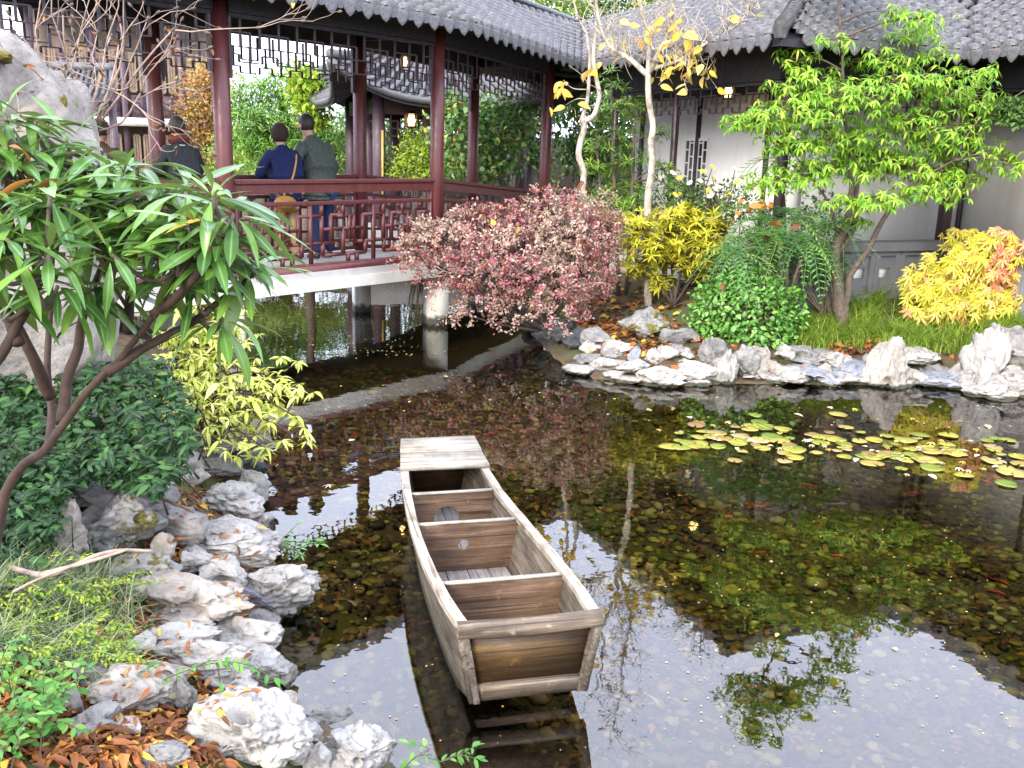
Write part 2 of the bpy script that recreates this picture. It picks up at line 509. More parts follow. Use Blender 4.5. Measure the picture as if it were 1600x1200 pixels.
# weathered boat timber, one for the dark wet boards and one for the bleached edges
def boatmat(name, stops, axis, rough=0.72, fine=26, nails=True):
    """axis: which local axis the grain runs along"""
    m, n, l, b = new_mat(name)
    st = [1.0, 1.0, 1.0]; st[axis] = 0.06
    t = noise(n, l, fine, 7, 0.72, stretch=tuple(st), dist=0.4); r = ramp(n, stops); l.new(t.outputs[0], r.inputs[0])
    t2 = noise(n, l, 4.0, 5, 0.65); r2 = ramp(n, [(0.34, (0.5, 0.44, 0.38)), (0.5, (0.95, 0.92, 0.88)), (0.68, (1.3, 1.27, 1.22))]); l.new(t2.outputs[0], r2.inputs[0])
    col = mixc(n, l, 0.85, r.outputs[0], r2.outputs[0], 'MULTIPLY')
    st2 = [2.6, 2.6, 2.6]; st2[axis] = 0.05
    t3 = noise(n, l, fine, 2, 0.4, stretch=tuple(st2)); r3 = ramp(n, [(0.60, (1, 1, 1)), (0.66, (0.32, 0.27, 0.22)), (0.7, (0.3, 0.25, 0.2))]); l.new(t3.outputs[0], r3.inputs[0])
    col = mixc(n, l, 0.8, col, r3.outputs[0], 'MULTIPLY')
    t4 = noise(n, l, 11.0, 4, 0.7); r4 = ramp(n, [(0.62, (0, 0, 0)), (0.7, (1, 1, 1))]); l.new(t4.outputs[0], r4.inputs[0])
    col = mixc(n, l, mixc(n, l, 0.5, (0.0, 0.0, 0.0), r4.outputs[0]), col, tuple(c * 1.15 for c in stops[-1][1]))   # flaked, bleached patches
    col = waterline(n, l, col, (0.022, 0.02, 0.012))
    l.new(col, b.inputs['Base Color']); b.inputs['Roughness'].default_value = rough
    bump(n, l, t.outputs[0], b, 0.85, 0.008)
    return m
M['boat_long'] = boatmat('weathered_plank', [(0.28, (0.034, 0.026, 0.02)), (0.5, (0.115, 0.094, 0.07)), (0.74, (0.26, 0.225, 0.18))], 1)
M['boat_cross'] = boatmat('bulkhead_board', [(0.25, (0.04, 0.021, 0.011)), (0.5, (0.115, 0.066, 0.037)), (0.76, (0.27, 0.185, 0.122))], 0)
M['boat_pale'] = boatmat('bleached_timber', [(0.24, (0.16, 0.115, 0.07)), (0.44, (0.33, 0.29, 0.23)), (0.74, (0.53, 0.49, 0.42))], 1)
M['boat_pale_x'] = boatmat('bleached_cross_timber', [(0.24, (0.16, 0.115, 0.07)), (0.44, (0.33, 0.29, 0.23)), (0.74, (0.53, 0.49, 0.42))], 0)
M['boat_rail'] = boatmat('worn_head_rail', [(0.26, (0.035, 0.025, 0.017)), (0.5, (0.12, 0.088, 0.06)), (0.76, (0.36, 0.3, 0.225))], 0)
M['boat_grey'] = boatmat('grey_floorboard', [(0.24, (0.17, 0.14, 0.125)), (0.48, (0.3, 0.275, 0.26)), (0.74, (0.5, 0.47, 0.45))], 1, 0.45)
M['boat_end'] = boatmat('stained_end_board', [(0.28, (0.018, 0.01, 0.004)), (0.5, (0.06, 0.032, 0.009)), (0.78, (0.17, 0.1, 0.027))], 0, 0.5)

M['bark_red'] = simple('reddish_bark', (0.05, 0.027, 0.018), 0.8, 0.4, 25, 0.5)
M['bark_brown'] = simple('brown_bark', (0.1, 0.075, 0.055), 0.85, 0.4, 25, 0.5)
M['bark_dark'] = simple('dark_bark', (0.045, 0.032, 0.025), 0.85, 0.4, 25, 0.5)
M['twig'] = simple('pinkish_twig', (0.33, 0.24, 0.19), 0.8, 0.3, 25, 0.3)
def palebark():
    m, n, l, b = new_mat('pale_bark')
    t = noise(n, l, 14, 6, 0.7, stretch=(1, 1, 0.5)); r = ramp(n, [(0.3, (0.09, 0.07, 0.05)), (0.46, (0.33, 0.28, 0.22)), (0.7, (0.6, 0.55, 0.47))])
    l.new(t.outputs[0], r.inputs[0]); l.new(r.outputs[0], b.inputs['Base Color']); b.inputs['Roughness'].default_value = 0.85
    bump(n, l, t.outputs[0], b, 0.5, 0.01); return m
M['bark_pale'] = palebark()

L = {}
L['rhodo'] = leafmat('rhododendron_leaf', [(0, (0.03, 0.085, 0.015)), (0.35, (0.065, 0.155, 0.025)), (0.7, (0.11, 0.235, 0.035)), (0.9, (0.18, 0.33, 0.045)), (1, (0.035, 0.1, 0.018))], 0.3, 0.2, 0.5, back=(0.17, 0.26, 0.06), vein=0.75, spots=0.6)
L['lime'] = leafmat('lime_green_leaf', [(0, (0.1, 0.25, 0.025)), (0.4, (0.205, 0.4, 0.035)), (0.8, (0.33, 0.5, 0.05)), (0.94, (0.48, 0.53, 0.09)), (1, (0.13, 0.3, 0.03))], 0.42, 0.36)
L['yellow'] = leafmat('yellow_leaf', [(0, (0.3, 0.33, 0.03)), (0.5, (0.5, 0.46, 0.035)), (0.85, (0.58, 0.5, 0.055)), (0.95, (0.24, 0.32, 0.03)), (1, (0.45, 0.25, 0.05))], 0.45, 0.34)
L['maple'] = leafmat('maple_leaf', [(0, (0.45, 0.45, 0.04)), (0.55, (0.62, 0.54, 0.07)), (0.85, (0.64, 0.48, 0.15)), (1, (0.5, 0.54, 0.06))], 0.45, 0.34)
L['maple_pink'] = leafmat('pink_maple_leaf', [(0, (0.65, 0.2, 0.13)), (0.5, (0.72, 0.34, 0.2)), (1, (0.7, 0.5, 0.16))], 0.45, 0.34)
L['gold_leaf'] = leafmat('golden_leaf', [(0, (0.68, 0.46, 0.06)), (0.5, (0.78, 0.58, 0.12)), (0.85, (0.8, 0.62, 0.2)), (1, (0.55, 0.24, 0.04))], 0.5, 0.35, vein=0.35)
L['lorop'] = leafmat('variegated_leaf', [(0, (0.2, 0.11, 0.09)), (0.2, (0.34, 0.19, 0.165)), (0.38, (0.27, 0.235, 0.14)), (0.55, (0.42, 0.27, 0.23)), (0.78, (0.48, 0.37, 0.29)), (0.86, (0.24, 0.115, 0.08)), (0.93, (0.4, 0.08, 0.14)), (0.98, (0.36, 0.065, 0.12)), (1, (0.45, 0.14, 0.02))], 0.5, 0.25)
L['bush'] = leafmat('fresh_green_leaf', [(0, (0.05, 0.15, 0.02)), (0.5, (0.1, 0.26, 0.035)), (0.85, (0.18, 0.37, 0.06)), (1, (0.3, 0.46, 0.16))], 0.36, 0.24, 0.5, vein=0.45)
L['fern'] = leafmat('frond_leaf', [(0, (0.09, 0.21, 0.06)), (0.6, (0.15, 0.32, 0.1)), (1, (0.28, 0.42, 0.1))], 0.4, 0.25)
L['podo'] = leafmat('narrow_green_leaf', [(0, (0.06, 0.16, 0.02)), (0.6, (0.15, 0.29, 0.035)), (1, (0.32, 0.42, 0.07))], 0.4, 0.28)
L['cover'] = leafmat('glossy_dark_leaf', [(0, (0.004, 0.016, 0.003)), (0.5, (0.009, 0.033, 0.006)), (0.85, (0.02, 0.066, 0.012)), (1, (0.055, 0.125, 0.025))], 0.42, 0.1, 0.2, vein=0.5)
L['azalea'] = leafmat('pale_yellow_green_leaf', [(0, (0.38, 0.46, 0.06)), (0.4, (0.6, 0.62, 0.12)), (0.8, (0.76, 0.74, 0.26)), (1, (0.3, 0.42, 0.06))], 0.42, 0.34)
L['grass'] = leafmat('grass_blade', [(0, (0.1, 0.2, 0.025)), (0.6, (0.22, 0.36, 0.04)), (1, (0.45, 0.46, 0.1))], 0.45, 0.28)
L['grass_grey'] = leafmat('variegated_grass_blade', [(0, (0.05, 0.1, 0.03)), (0.6, (0.14, 0.2, 0.08)), (0.85, (0.35, 0.38, 0.24)), (1, (0.4, 0.36, 0.16))], 0.4, 0.25)
L['sprig'] = leafmat('yellow_green_sprig_leaf', [(0, (0.14, 0.28, 0.02)), (0.6, (0.28, 0.4, 0.03)), (1, (0.46, 0.48, 0.06))], 0.45, 0.32)
L['nandina'] = leafmat('bright_green_leaflet', [(0, (0.05, 0.16, 0.03)), (0.6, (0.1, 0.26, 0.045)), (1, (0.19, 0.35, 0.08))], 0.4, 0.3)
L['litter'] = leafmat('fallen_leaf', [(0, (0.07, 0.028, 0.014)), (0.35, (0.16, 0.058, 0.022)), (0.65, (0.3, 0.105, 0.028)), (0.85, (0.42, 0.18, 0.045)), (0.95, (0.52, 0.36, 0.05)), (1, (0.2, 0.09, 0.05))], 0.55, 0.15)
L['pale_leaf'] = leafmat('floating_leaf', [(0, (0.66, 0.5, 0.26)), (0.4, (0.7, 0.6, 0.4)), (0.7, (0.55, 0.3, 0.06)), (1, (0.66, 0.6, 0.1))], 0.5, 0.1)
L['pad'] = leafmat('lily_pad', [(0, (0.12, 0.17, 0.03)), (0.25, (0.24, 0.25, 0.04)), (0.45, (0.32, 0.27, 0.05)), (0.6, (0.36, 0.26, 0.12)), (0.78, (0.22, 0.12, 0.05)), (0.9, (0.34, 0.28, 0.07)), (1, (0.17, 0.21, 0.05))], 0.3, 0.1)
L['tree_dark'] = leafmat('evergreen_leaf', [(0, (0.035, 0.085, 0.02)), (0.6, (0.075, 0.15, 0.03)), (1, (0.15, 0.23, 0.05))], 0.5, 0.25)
L['tree_mid'] = leafmat('mid_green_leaf', [(0, (0.1, 0.2, 0.03)), (0.6, (0.2, 0.3, 0.05)), (1, (0.36, 0.4, 0.08))], 0.5, 0.28)
L['pine'] = leafmat('pine_needle', [(0, (0.05, 0.14, 0.02)), (0.6, (0.13, 0.27, 0.04)), (1, (0.27, 0.4, 0.07))], 0.5, 0.2)
L['tree_orange'] = leafmat('autumn_leaf', [(0, (0.2, 0.09, 0.03)), (0.5, (0.36, 0.18, 0.06)), (0.8, (0.3, 0.26, 0.07)), (1, (0.45, 0.28, 0.08))], 0.5, 0.28)
L['camellia'] = leafmat('round_green_leaf', [(0, (0.05, 0.13, 0.03)), (0.5, (0.1, 0.21, 0.05)), (0.85, (0.22, 0.34, 0.12)), (0.95, (0.55, 0.55, 0.1)), (1, (0.55, 0.18, 0.04))], 0.35, 0.25)
# ------------------------------------------------------------------ shoreline and terrain
def sz(px, py): return at_z(px, py, 0.0)[:2]
_right = [sz(*p) for p in ((838, 500), (832, 527), (862, 556), (885, 578), (930, 594), (985, 600), (1060, 606), (1130, 600), (1200, 602), (1260, 600),
                            (1330, 602), (1400, 603), (1470, 604), (1530, 614), (1600, 624))]
_right += [np.array(p) for p in ((5.9, 8.9), (6.6, 8.0), (6.9, 6.5), (6.9, 4.4), (6.2, 2.7), (4.6, 1.9), (2.4, 1.7), (0.8, 1.9), (0.05, 2.5))]
_left = [sz(*p) for p in ((618, 1196), (540, 1150), (475, 1120), (432, 1064), (424, 1000), (448, 965), (462, 930), (432, 880), (408, 820), (412, 775),
                           (400, 725), (372, 690), (352, 640), (338, 590), (300, 545), (250, 520))]
_far = [np.array(p) for p in ((-5.4, 11.2), (-8.5, 10.6), (-12, 13), (-13, 19), (-9, 22.6), (-4.6, 22.2), (-3.4, 18.6), (-1.4, 18.0), (-0.75, 16.2), (0.0, 14.4))]
POND = np.array(_right + _left + _far)

def seg_sd(X, Y, poly):
    """signed distance to the shoreline, positive on land"""
    P = np.stack([X.ravel(), Y.ravel()], 1)
    best = np.full(len(P), 1e9)
    n = len(poly)
    for i in range(n):
        a, b = poly[i], poly[(i + 1) % n]
        ab = b - a; t = np.clip(((P - a) @ ab) / (ab @ ab + 1e-12), 0, 1)
        d = np.linalg.norm(P - (a + t[:, None] * ab), axis=1)
        best = np.minimum(best, d)
    ins = in_poly(P[:, 0], P[:, 1], poly)
    return np.where(ins, -best, best).reshape(X.shape)
def ground_h(X, Y):
    X = np.asarray(X, float); Y = np.asarray(Y, float)
    sd = seg_sd(X, Y, POND)
    right = np.interp(sd, [0, .12, .3, .55, 1.4, 2.3, 3.2], [0.0, .012, .05, .2, .42, .68, .74])
    left = np.interp(sd, [0, .06, .4, 1.0, 2.0, 3.5], [0.0, .08, .24, .5, .74, .85])
    other = np.interp(sd, [0, .1, .8, 3], [0.0, .1, .4, .6])
    wl_ = np.clip((0.2 - X) / 0.8, 0, 1) * np.clip((9.0 - Y) / 2, 0, 1)
    wr = np.clip((X - 0.2) / 0.8, 0, 1) * np.clip((Y - 6.5) / 2, 0, 1)
    land = left * wl_ + (1 - wl_) * (right * wr + (1 - wr) * other)
    P = np.stack([X.ravel() * 2.3, Y.ravel() * 2.3, np.zeros(X.size)], 1)
    nz = fbm(P, 3, 3).reshape(X.shape)
    land = land + 0.035 * nz * np.clip(sd * 2, 0, 1)
    bed = -np.minimum(0.42, 0.06 - sd * 0.55) + 0.03 * nz
    return np.where(sd >= 0, land, bed)
def gh(x, y): return float(ground_h(np.array([x]), np.array([y]))[0])
def gpt(px, py, lo=1.6, hi=26.0, under=False):
    """where the line of sight through a photo point meets the ground (or the water level)"""
    d = ray(px, py)
    D = np.linspace(lo, hi, 700)
    X = d[0] / d[1] * D; Z = CAM_H + d[2] / d[1] * D
    H = ground_h(X, D)
    if not under: H = np.maximum(H, 0.0)
    k = np.argmax(Z < H) if np.any(Z < H) else len(D) - 1
    return np.array([X[k], D[k], H[k]])

def axis(a, b, step, far):
    core = np.arange(a, b + 1e-6, step)
    out, s, x = [], step, b
    while x < far: s *= 1.28; x += s; out.append(x)
    neg, s, x = [], step, a
    while x > -far: s *= 1.28; x -= s; neg.append(x)
    return np.concatenate([np.array(neg[::-1]), core, np.array(out)])
gx, gy = axis(-6.0, 7.2, 0.09, 300), axis(1.0, 15.0, 0.09, 300)
GX, GY = np.meshgrid(gx, gy)
GZ = ground_h(GX, GY)
V_ = np.stack([GX.ravel(), GY.ravel(), GZ.ravel()], 1)
nx_, ny_ = len(gx), len(gy)
ii = (np.arange(ny_ - 1)[:, None] * nx_ + np.arange(nx_ - 1)[None]).ravel()
F_ = np.stack([ii, ii + 1, ii + nx_ + 1, ii + nx_], 1)

m, n, l, b = new_mat('soil')
t = noise(n, l, 7, 8, 0.7); r = ramp(n, [(0.3, (0.028, 0.019, 0.012)), (0.5, (0.08, 0.05, 0.028)), (0.7, (0.15, 0.1, 0.05))])
l.new(t.outputs[0], r.inputs[0])
t2 = noise(n, l, 1.1, 4); r2 = ramp(n, [(0.45, (0, 0, 0)), (0.62, (1, 1, 1))]); l.new(t2.outputs[0], r2.inputs[0])
c_ = mixc(n, l, r2.outputs[0], r.outputs[0], (0.055, 0.075, 0.018))
l.new(c_, b.inputs['Base Color']); b.inputs['Roughness'].default_value = 0.95; bump(n, l, t.outputs[0], b, 0.8, 0.03)
M['soil'] = m
m, n, l, b = new_mat('pond_silt')
t = noise(n, l, 26, 6, 0.7); r = ramp(n, [(0.3, (0.02, 0.014, 0.006)), (0.5, (0.085, 0.055, 0.02)), (0.68, (0.2, 0.14, 0.05))])
l.new(t.outputs[0], r.inputs[0])
t2 = noise(n, l, 0.9, 4); r2 = ramp(n, [(0.48, (0, 0, 0)), (0.62, (1, 1, 1))]); l.new(t2.outputs[0], r2.inputs[0])
c_ = mixc(n, l, mixc(n, l, 0.6, (0.0, 0.0, 0.0), r2.outputs[0]), r.outputs[0], (0.11, 0.13, 0.02))
l.new(c_, b.inputs['Base Color']); b.inputs['Roughness'].default_value = 0.9
M['silt'] = m
gme = make_mesh('ground', V_, F_, [M['soil'], M['silt']], True)
cz = V_[F_][:, :, 2].mean(1)
gme.polygons.foreach_set('material_index', (cz < -0.015).astype(np.int32))
ground = bpy.data.objects.new('ground', gme); COL.objects.link(ground)
ground['kind'] = 'structure'; ground['label'] = 'dark soil banks and stony pond bed'

# ------------------------------------------------------------------ water
m, n, l, b = new_mat('pond_water')
n.remove(b)
tr = n.new('ShaderNodeBsdfTransparent'); tr.inputs[0].default_value = (0.9, 0.84, 0.61, 1)
gl = n.new('ShaderNodeBsdfGlossy'); gl.inputs['Roughness'].default_value = 0.004
fr = n.new('ShaderNodeFresnel'); fr.inputs['IOR'].default_value = 2.1
t = noise(n, l, 1.4, 3, 0.5); t2 = noise(n, l, 9, 2, 0.5)
ad = n.new('ShaderNodeMath'); ad.operation = 'MULTIPLY_ADD'; ad.inputs[1].default_value = 0.12
l.new(t2.outputs[0], ad.inputs[0]); l.new(t.outputs[0], ad.inputs[2])
bp = n.new('ShaderNodeBump'); bp.inputs['Strength'].default_value = 0.07; bp.inputs['Distance'].default_value = 0.05
l.new(ad.outputs[0], bp.inputs['Height'])
l.new(bp.outputs[0], gl.inputs['Normal']); l.new(bp.outputs[0], fr.inputs['Normal'])
mx = n.new('ShaderNodeMixShader'); l.new(fr.outputs[0], mx.inputs[0]); l.new(tr.outputs[0], mx.inputs[1]); l.new(gl.outputs[0], mx.inputs[2])
l.new(mx.outputs[0], n['Material Output'].inputs[0])
M['water'] = m
wpoly = POND + 0.0
c0 = wpoly.mean(0)
wx, wy = np.meshgrid(np.linspace(-13.4, 7.3, 40), np.linspace(1.4, 23, 40))
keep = ground_h(wx, wy)
Vw = np.stack([wx.ravel(), wy.ravel(), np.zeros(wx.size)], 1)
iw = (np.arange(39)[:, None] * 40 + np.arange(39)[None]).ravel()
Fw = np.stack([iw, iw + 1, iw + 41, iw + 40], 1)
wme = make_mesh('pond_water', Vw, Fw, M['water'], True)
water = bpy.data.objects.new('pond_water', wme); COL.objects.link(water)
water['kind'] = 'structure'; water['label'] = 'still clear pond water reflecting the sky'

# ------------------------------------------------------------------ pebbles on the pond bed (nobody could count them)
def pebble_mat():
    m, n, l, b = new_mat('pebble')
    at = n.new('ShaderNodeAttribute'); at.attribute_name = 'rnd'
    r = ramp(n, [(0, (0.016, 0.012, 0.007)), (0.3, (0.075, 0.048, 0.022)), (0.5, (0.3, 0.175, 0.055)), (0.63, (0.09, 0.115, 0.025)), (0.76, (0.34, 0.26, 0.06)),
                 (0.86, (0.5, 0.36, 0.12)), (0.93, (0.6, 0.52, 0.34)), (1, (0.16, 0.045, 0.018))])
    l.new(at.outputs['Fac'], r.inputs[0])
    t = noise(n, l, 24, 4); r2 = ramp(n, [(0.3, (0.6, 0.6, 0.55)), (0.7, (1.2, 1.2, 1.1))]); l.new(t.outputs[0], r2.inputs[0])
    c1 = mixc(n, l, 0.9, r.outputs[0], r2.outputs[0], 'MULTIPLY')
    t3 = noise(n, l, 0.55, 3, 0.6); r3 = ramp(n, [(0.42, (0, 0, 0)), (0.58, (1, 1, 1))]); l.new(t3.outputs[0], r3.inputs[0])
    c2 = mixc(n, l, 1.0, c1, (0.95, 1.2, 0.4), 'MULTIPLY')               # algae film
    l.new(mixc(n, l, r3.outputs[0], c1, c2), b.inputs['Base Color']); b.inputs['Roughness'].default_value = 0.6
    return m
M['pebble'] = pebble_mat()
NP = 30000
py_ = 2.2 + 9.3 * RNG.random(NP) ** 1.15
px_ = -2.6 + 9.2 * RNG.random(NP)
ok = (np.abs(px_) < py_ * 0.62 + 0.4)
px_, py_ = px_[ok], py_[ok]
hz = ground_h(px_, py_); sdp = seg_sd(px_, py_, POND)
ok = sdp < -0.03
px_, py_, hz = px_[ok], py_[ok], hz[ok]
k = len(px_)
sz_ = 0.014 + 0.036 * RNG.random(k) ** 2.0 + 0.03 * (RNG.random(k) < 0.04)
ang = RNG.uniform(0, 6.28, k)
Mm = np.zeros((k, 3, 3)); asp = RNG.uniform(0.6, 0.95, k)
Mm[:, 0, 0] = np.cos(ang) * sz_; Mm[:, 1, 0] = np.sin(ang) * sz_
Mm[:, 0, 1] = -np.sin(ang) * sz_ * asp; Mm[:, 1, 1] = np.cos(ang) * sz_ * asp
Mm[:, 2, 2] = sz_ * RNG.uniform(0.3, 0.55, k)
Vi, Fi = ico(2)
Vp, Fp, rp = scatter((Vi, Fi), Mm, np.stack([px_, py_, hz + sz_ * 0.15], 1))
tag(add('pond_pebbles', (Vp, Fp), M['pebble'], None, True, rp), 'brown and green pebbles lying on the pond bed', None, None, 'stuff')

# leaves sunk to the bed
n_ = 4600
yl = 2.3 + 9 * RNG.random(n_); xl = -2.4 + 8.8 * RNG.random(n_)
ok = (np.abs(xl) < yl * .62 + .4); xl, yl = xl[ok], yl[ok]
sdl = seg_sd(xl, yl, POND); ok = sdl < -.05; xl, yl = xl[ok], yl[ok]
pl_ = np.stack([xl, yl, ground_h(xl, yl) + .035 + .02 * RNG.random(len(xl))], 1)
V, F, r_ = scatter(leaf_t(.075, .04, .3, .3, 2, .45), frames(rand_dirs(len(xl), -.15, .15), rand_dirs(len(xl)) * .3 + (0, 0, 1)), pl_, RNG.uniform(.5, 1.2, len(xl)))
tag(add('sunken_leaves', (V, F), L['litter'], None, True, r_), 'brown and orange leaves sunk on the pond bed', None, None, 'stuff')
# ------------------------------------------------------------------ rocks
def rock(seed, sx, sy, sz, sub=4, cuts=14, rough=0.10, pits=6, pitd=0.34, blocky=0.42, dents=()):
    rs = np.random.default_rng(seed)
    V, F = ico(sub); V = V.copy()
    for _ in range(2):                                       # lobes
        c = rs.normal(size=3); c /= np.linalg.norm(c)
        V *= (1 + 0.35 * rs.uniform(-0.8, 1) * np.exp(-np.sum((V - c) ** 2, 1) / 0.22))[:, None]
    for _ in range(cuts):                                    # broken faces
        nn = rs.normal(size=3); nn /= np.linalg.norm(nn)
        d = V @ nn - rs.uniform(blocky, 0.92)
        V -= nn * np.maximum(d, 0)[:, None] * 0.97
    N = V / np.linalg.norm(V, axis=1)[:, None]
    V = V + N * (rough * 0.55 * fbm(V * 1.6 + seed, seed, 2))[:, None]
    V = V + N * (rough * 0.7 * (0.5 - np.abs(fbm(V * 2.6 + 3 * seed, seed + 11, 3))))[:, None]
    ridg = np.abs(fbm(V * 1.9 + 9 + seed, seed + 5, 3))
    V = V - N * (np.exp(-(ridg / 0.09) ** 2) * rough * 0.5)[:, None]          # solution grooves
    V = V + N * (rough * 0.22 * fbm(V * 6 + seed, seed + 2, 3))[:, None]
    for _ in range(pits):
        c = V[rs.integers(len(V))].copy(); s = rs.uniform(0.05, 0.17)
        V -= N * (pitd * np.sqrt(s / 0.17) * np.exp(-(np.sum((V - c) ** 2, 1) / (s * s)) ** 1.5))[:, None]
    for dv, rad, dep in dents:
        dv = nrm(dv); i = np.argmax(N @ dv); c = V[i].copy()
        V -= dv * (dep * np.exp(-(np.sum((V - c) ** 2, 1) / (rad * rad)) ** 2))[:, None]
    for _ in range(pits * 3):                                # small solution pits
        c = V[rs.integers(len(V))].copy(); s = rs.uniform(0.025, 0.06)
        V -= N * (0.09 * (s / 0.05) * np.exp(-(np.sum((V - c) ** 2, 1) / (s * s)) ** 2))[:, None]
    V = V * np.array([sx, sy, sz])
    return V, F
def place_rock(name, label, px, py, w, h, mat, seed, group=None, depth=0.8, cat='rock', sub=4, sink=0.3, yaw=None, pits=6, rough=0.10, base=None, fwd=0.55, dents=(), grow=1.0):
    """px,py,w,h: the rock's box in the photo; it stands on the ground under its lower edge"""
    g = gpt(px, py + h * 0.45) if base is None else np.array(base, float)
    dist = math.sqrt(g[0] ** 2 + g[1] ** 2 + (CAM_H - g[2]) ** 2)
    s = dist / FPX
    sa_ = (CAM_H - g[2]) / dist; ca_ = math.sqrt(1 - sa_ * sa_)
    sx = w * s * 0.6 * grow
    sy = min(sx * depth, h * s * 0.36 / sa_)
    hz = max(0.62 * h * s, (h * s - 1.5 * sy * sa_) / ca_)
    szv = hz * 0.5 * (1.0 + sink) * 1.3
    rs = np.random.default_rng(seed)
    V, F = rock(seed, sx, sy, szv, sub, 14, rough, pits, dents=dents)
    a = rs.uniform(-0.35, 0.35) if yaw is None else yaw
    ca, sa = math.cos(a), math.sin(a)
    V = V @ np.array([[ca, sa, 0], [-sa, ca, 0], [0, 0, 1]])
    ctr = np.array([g[0], g[1] + sy * fwd, g[2] + hz * 0.5 - szv * sink * 0.5])
    return tag(add(name, (V + ctr, F), mat, None, True), label, cat, group)
# ------------------------------------------------------------------ rocks on the far shore
W, G_, B_, WM, MS, DK = 'rock_white', 'rock_grey', 'rock_blue', 'rock_warm', 'rock_moss', 'rock_dark'
GR = 'pale limestones edging the far shore'
far_rocks = [   # px, py, w, h, material, label
    (909, 571, 52, 18, W, 'low white stone at the water tip of the stone point'),
    (922, 556, 34, 18, G_, 'small grey stone just behind the tip of the stone point'),
    (946, 561, 52, 25, W, 'rounded white stone second from the tip of the point'),
    (957, 580, 40, 14, W, 'thin flat white stone at the waterline near the point'),
    (984, 588, 42, 15, W, 'flat white stone with a dark hole at the waterline'),
    (990, 566, 44, 28, W, 'plump white stone third from the tip of the point'),
    (1030, 574, 66, 30, W, 'broad white boulder in the middle of the stone point'),
    (1040, 592, 56, 14, W, 'long flat white stone below the broad white boulder'),
    (1084, 573, 56, 30, W, 'pale stone between the broad boulder and the upright stone'),
    (1090, 592, 38, 14, W, 'flat pale stone at the waterline left of the upright stone'),
    (1114, 584, 24, 16, G_, 'small grey stone at the foot of the upright stone'),
    (1133, 570, 32, 50, W, 'upright pale stone pitted with holes under the round green bush'),
    (1113, 545, 32, 38, G_, 'smooth grey stone leaning under the left of the round bush'),
    (1160, 562, 36, 40, G_, 'grey stone right of the upright stone under the round bush'),
    (1178, 583, 34, 14, W, 'low flat stone at the waterline under the round bush'),
    (1194, 571, 36, 27, WM, 'smooth tan stone below the round green bush'),
    (1225, 577, 46, 32, W, 'slanting pale slab right of the smooth tan stone'),
    (1206, 589, 30, 13, W, 'small low stone at the water below the slanting slab'),
    (1246, 541, 26, 20, G_, 'small square grey stone at the right edge of the round bush'),
    (1266, 573, 66, 36, B_, 'blue grey stone with round eye holes at the waterline'),
    (1270, 554, 54, 20, G_, 'long grey stone behind the stone with eye holes'),
    (1297, 556, 44, 30, W, 'white stone below the green tree trunk'),
    (1312, 589, 50, 16, W, 'low pale stone at the water right of the holed stone'),
    (1335, 570, 56, 28, B_, 'blue grey sloping stone below the grass under the green tree'),
    (1350, 590, 28, 14, W, 'little pale stone at the water left of the pitted boulder'),
    (1385, 569, 50, 60, WM, 'tall cream boulder full of pits at the waterline'),
    (1424, 554, 52, 26, W, 'white stone behind and right of the pitted boulder'),
    (1427, 582, 42, 22, W, 'pale stone at the water right of the pitted boulder'),
    (1470, 582, 62, 28, B_, 'long blue grey stone lying along the waterline'),
    (1505, 588, 36, 28, W, 'white stone between the blue grey stone and the arched stone'),
    (1528, 556, 50, 74, W, 'arched upright white stone with a pointed top'),
    (1549, 599, 66, 30, W, 'large veined white stone at the waterline below the arched stone'),
    (1586, 582, 50, 26, W, 'flat white slab right of the arched stone'),
    (1590, 604, 44, 24, W, 'pale stone at the water at the right end of the row'),
    (1582, 538, 60, 44, G_, 'dark hollowed grey stone behind the arched stone'),
    (1557, 526, 22, 44, G_, 'thin standing grey stone between the arched and hollowed stones'),
]
for i, (px, py, w, h, mt, lb) in enumerate(far_rocks):
    place_rock('shore_rock', lb, px, py, w, h, M[mt], 100 + i * 7, GR, depth=1.0, sub=5 if w * h > 1000 else 4, pits=10 if 'pit' in lb or 'hole' in lb else 7, rough=0.2, sink=0.6, fwd=-0.15, grow=1.22, dents=(((0.3, -0.95, 0.15), 0.16, 0.4), ((-0.2, -0.95, 0.15), 0.16, 0.4), ((0.05, -0.9, -0.3), 0.2, 0.4)) if 'eye holes' in lb and 'round' in lb else ())
back_rocks = [
    (935, 530, 42, 30, G_, 'grey stone among fallen leaves behind the stone point'),
    (966, 541, 40, 24, W, 'pale stone beside orange leaves behind the stone point'),
    (1010, 503, 74, 48, MS, 'large mossy rock beneath the yellow shrub'),
    (1050, 527, 32, 32, G_, 'egg shaped grey stone left of the round bush'),
    (1036, 516, 24, 22, G_, 'small round grey stone below the mossy rock'),
    (1074, 522, 32, 28, G_, 'dark grey stone partly under the round bush'),
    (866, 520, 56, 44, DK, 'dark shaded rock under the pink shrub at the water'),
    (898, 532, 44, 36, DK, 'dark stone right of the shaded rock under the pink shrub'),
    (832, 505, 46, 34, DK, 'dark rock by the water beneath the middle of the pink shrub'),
]
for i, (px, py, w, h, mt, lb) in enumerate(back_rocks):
    place_rock('bank_rock', lb, px, py, w, h, M[mt], 500 + i * 7, None, depth=0.9, sub=5, pits=6, rough=.18, sink=0.35, grow=1.15)

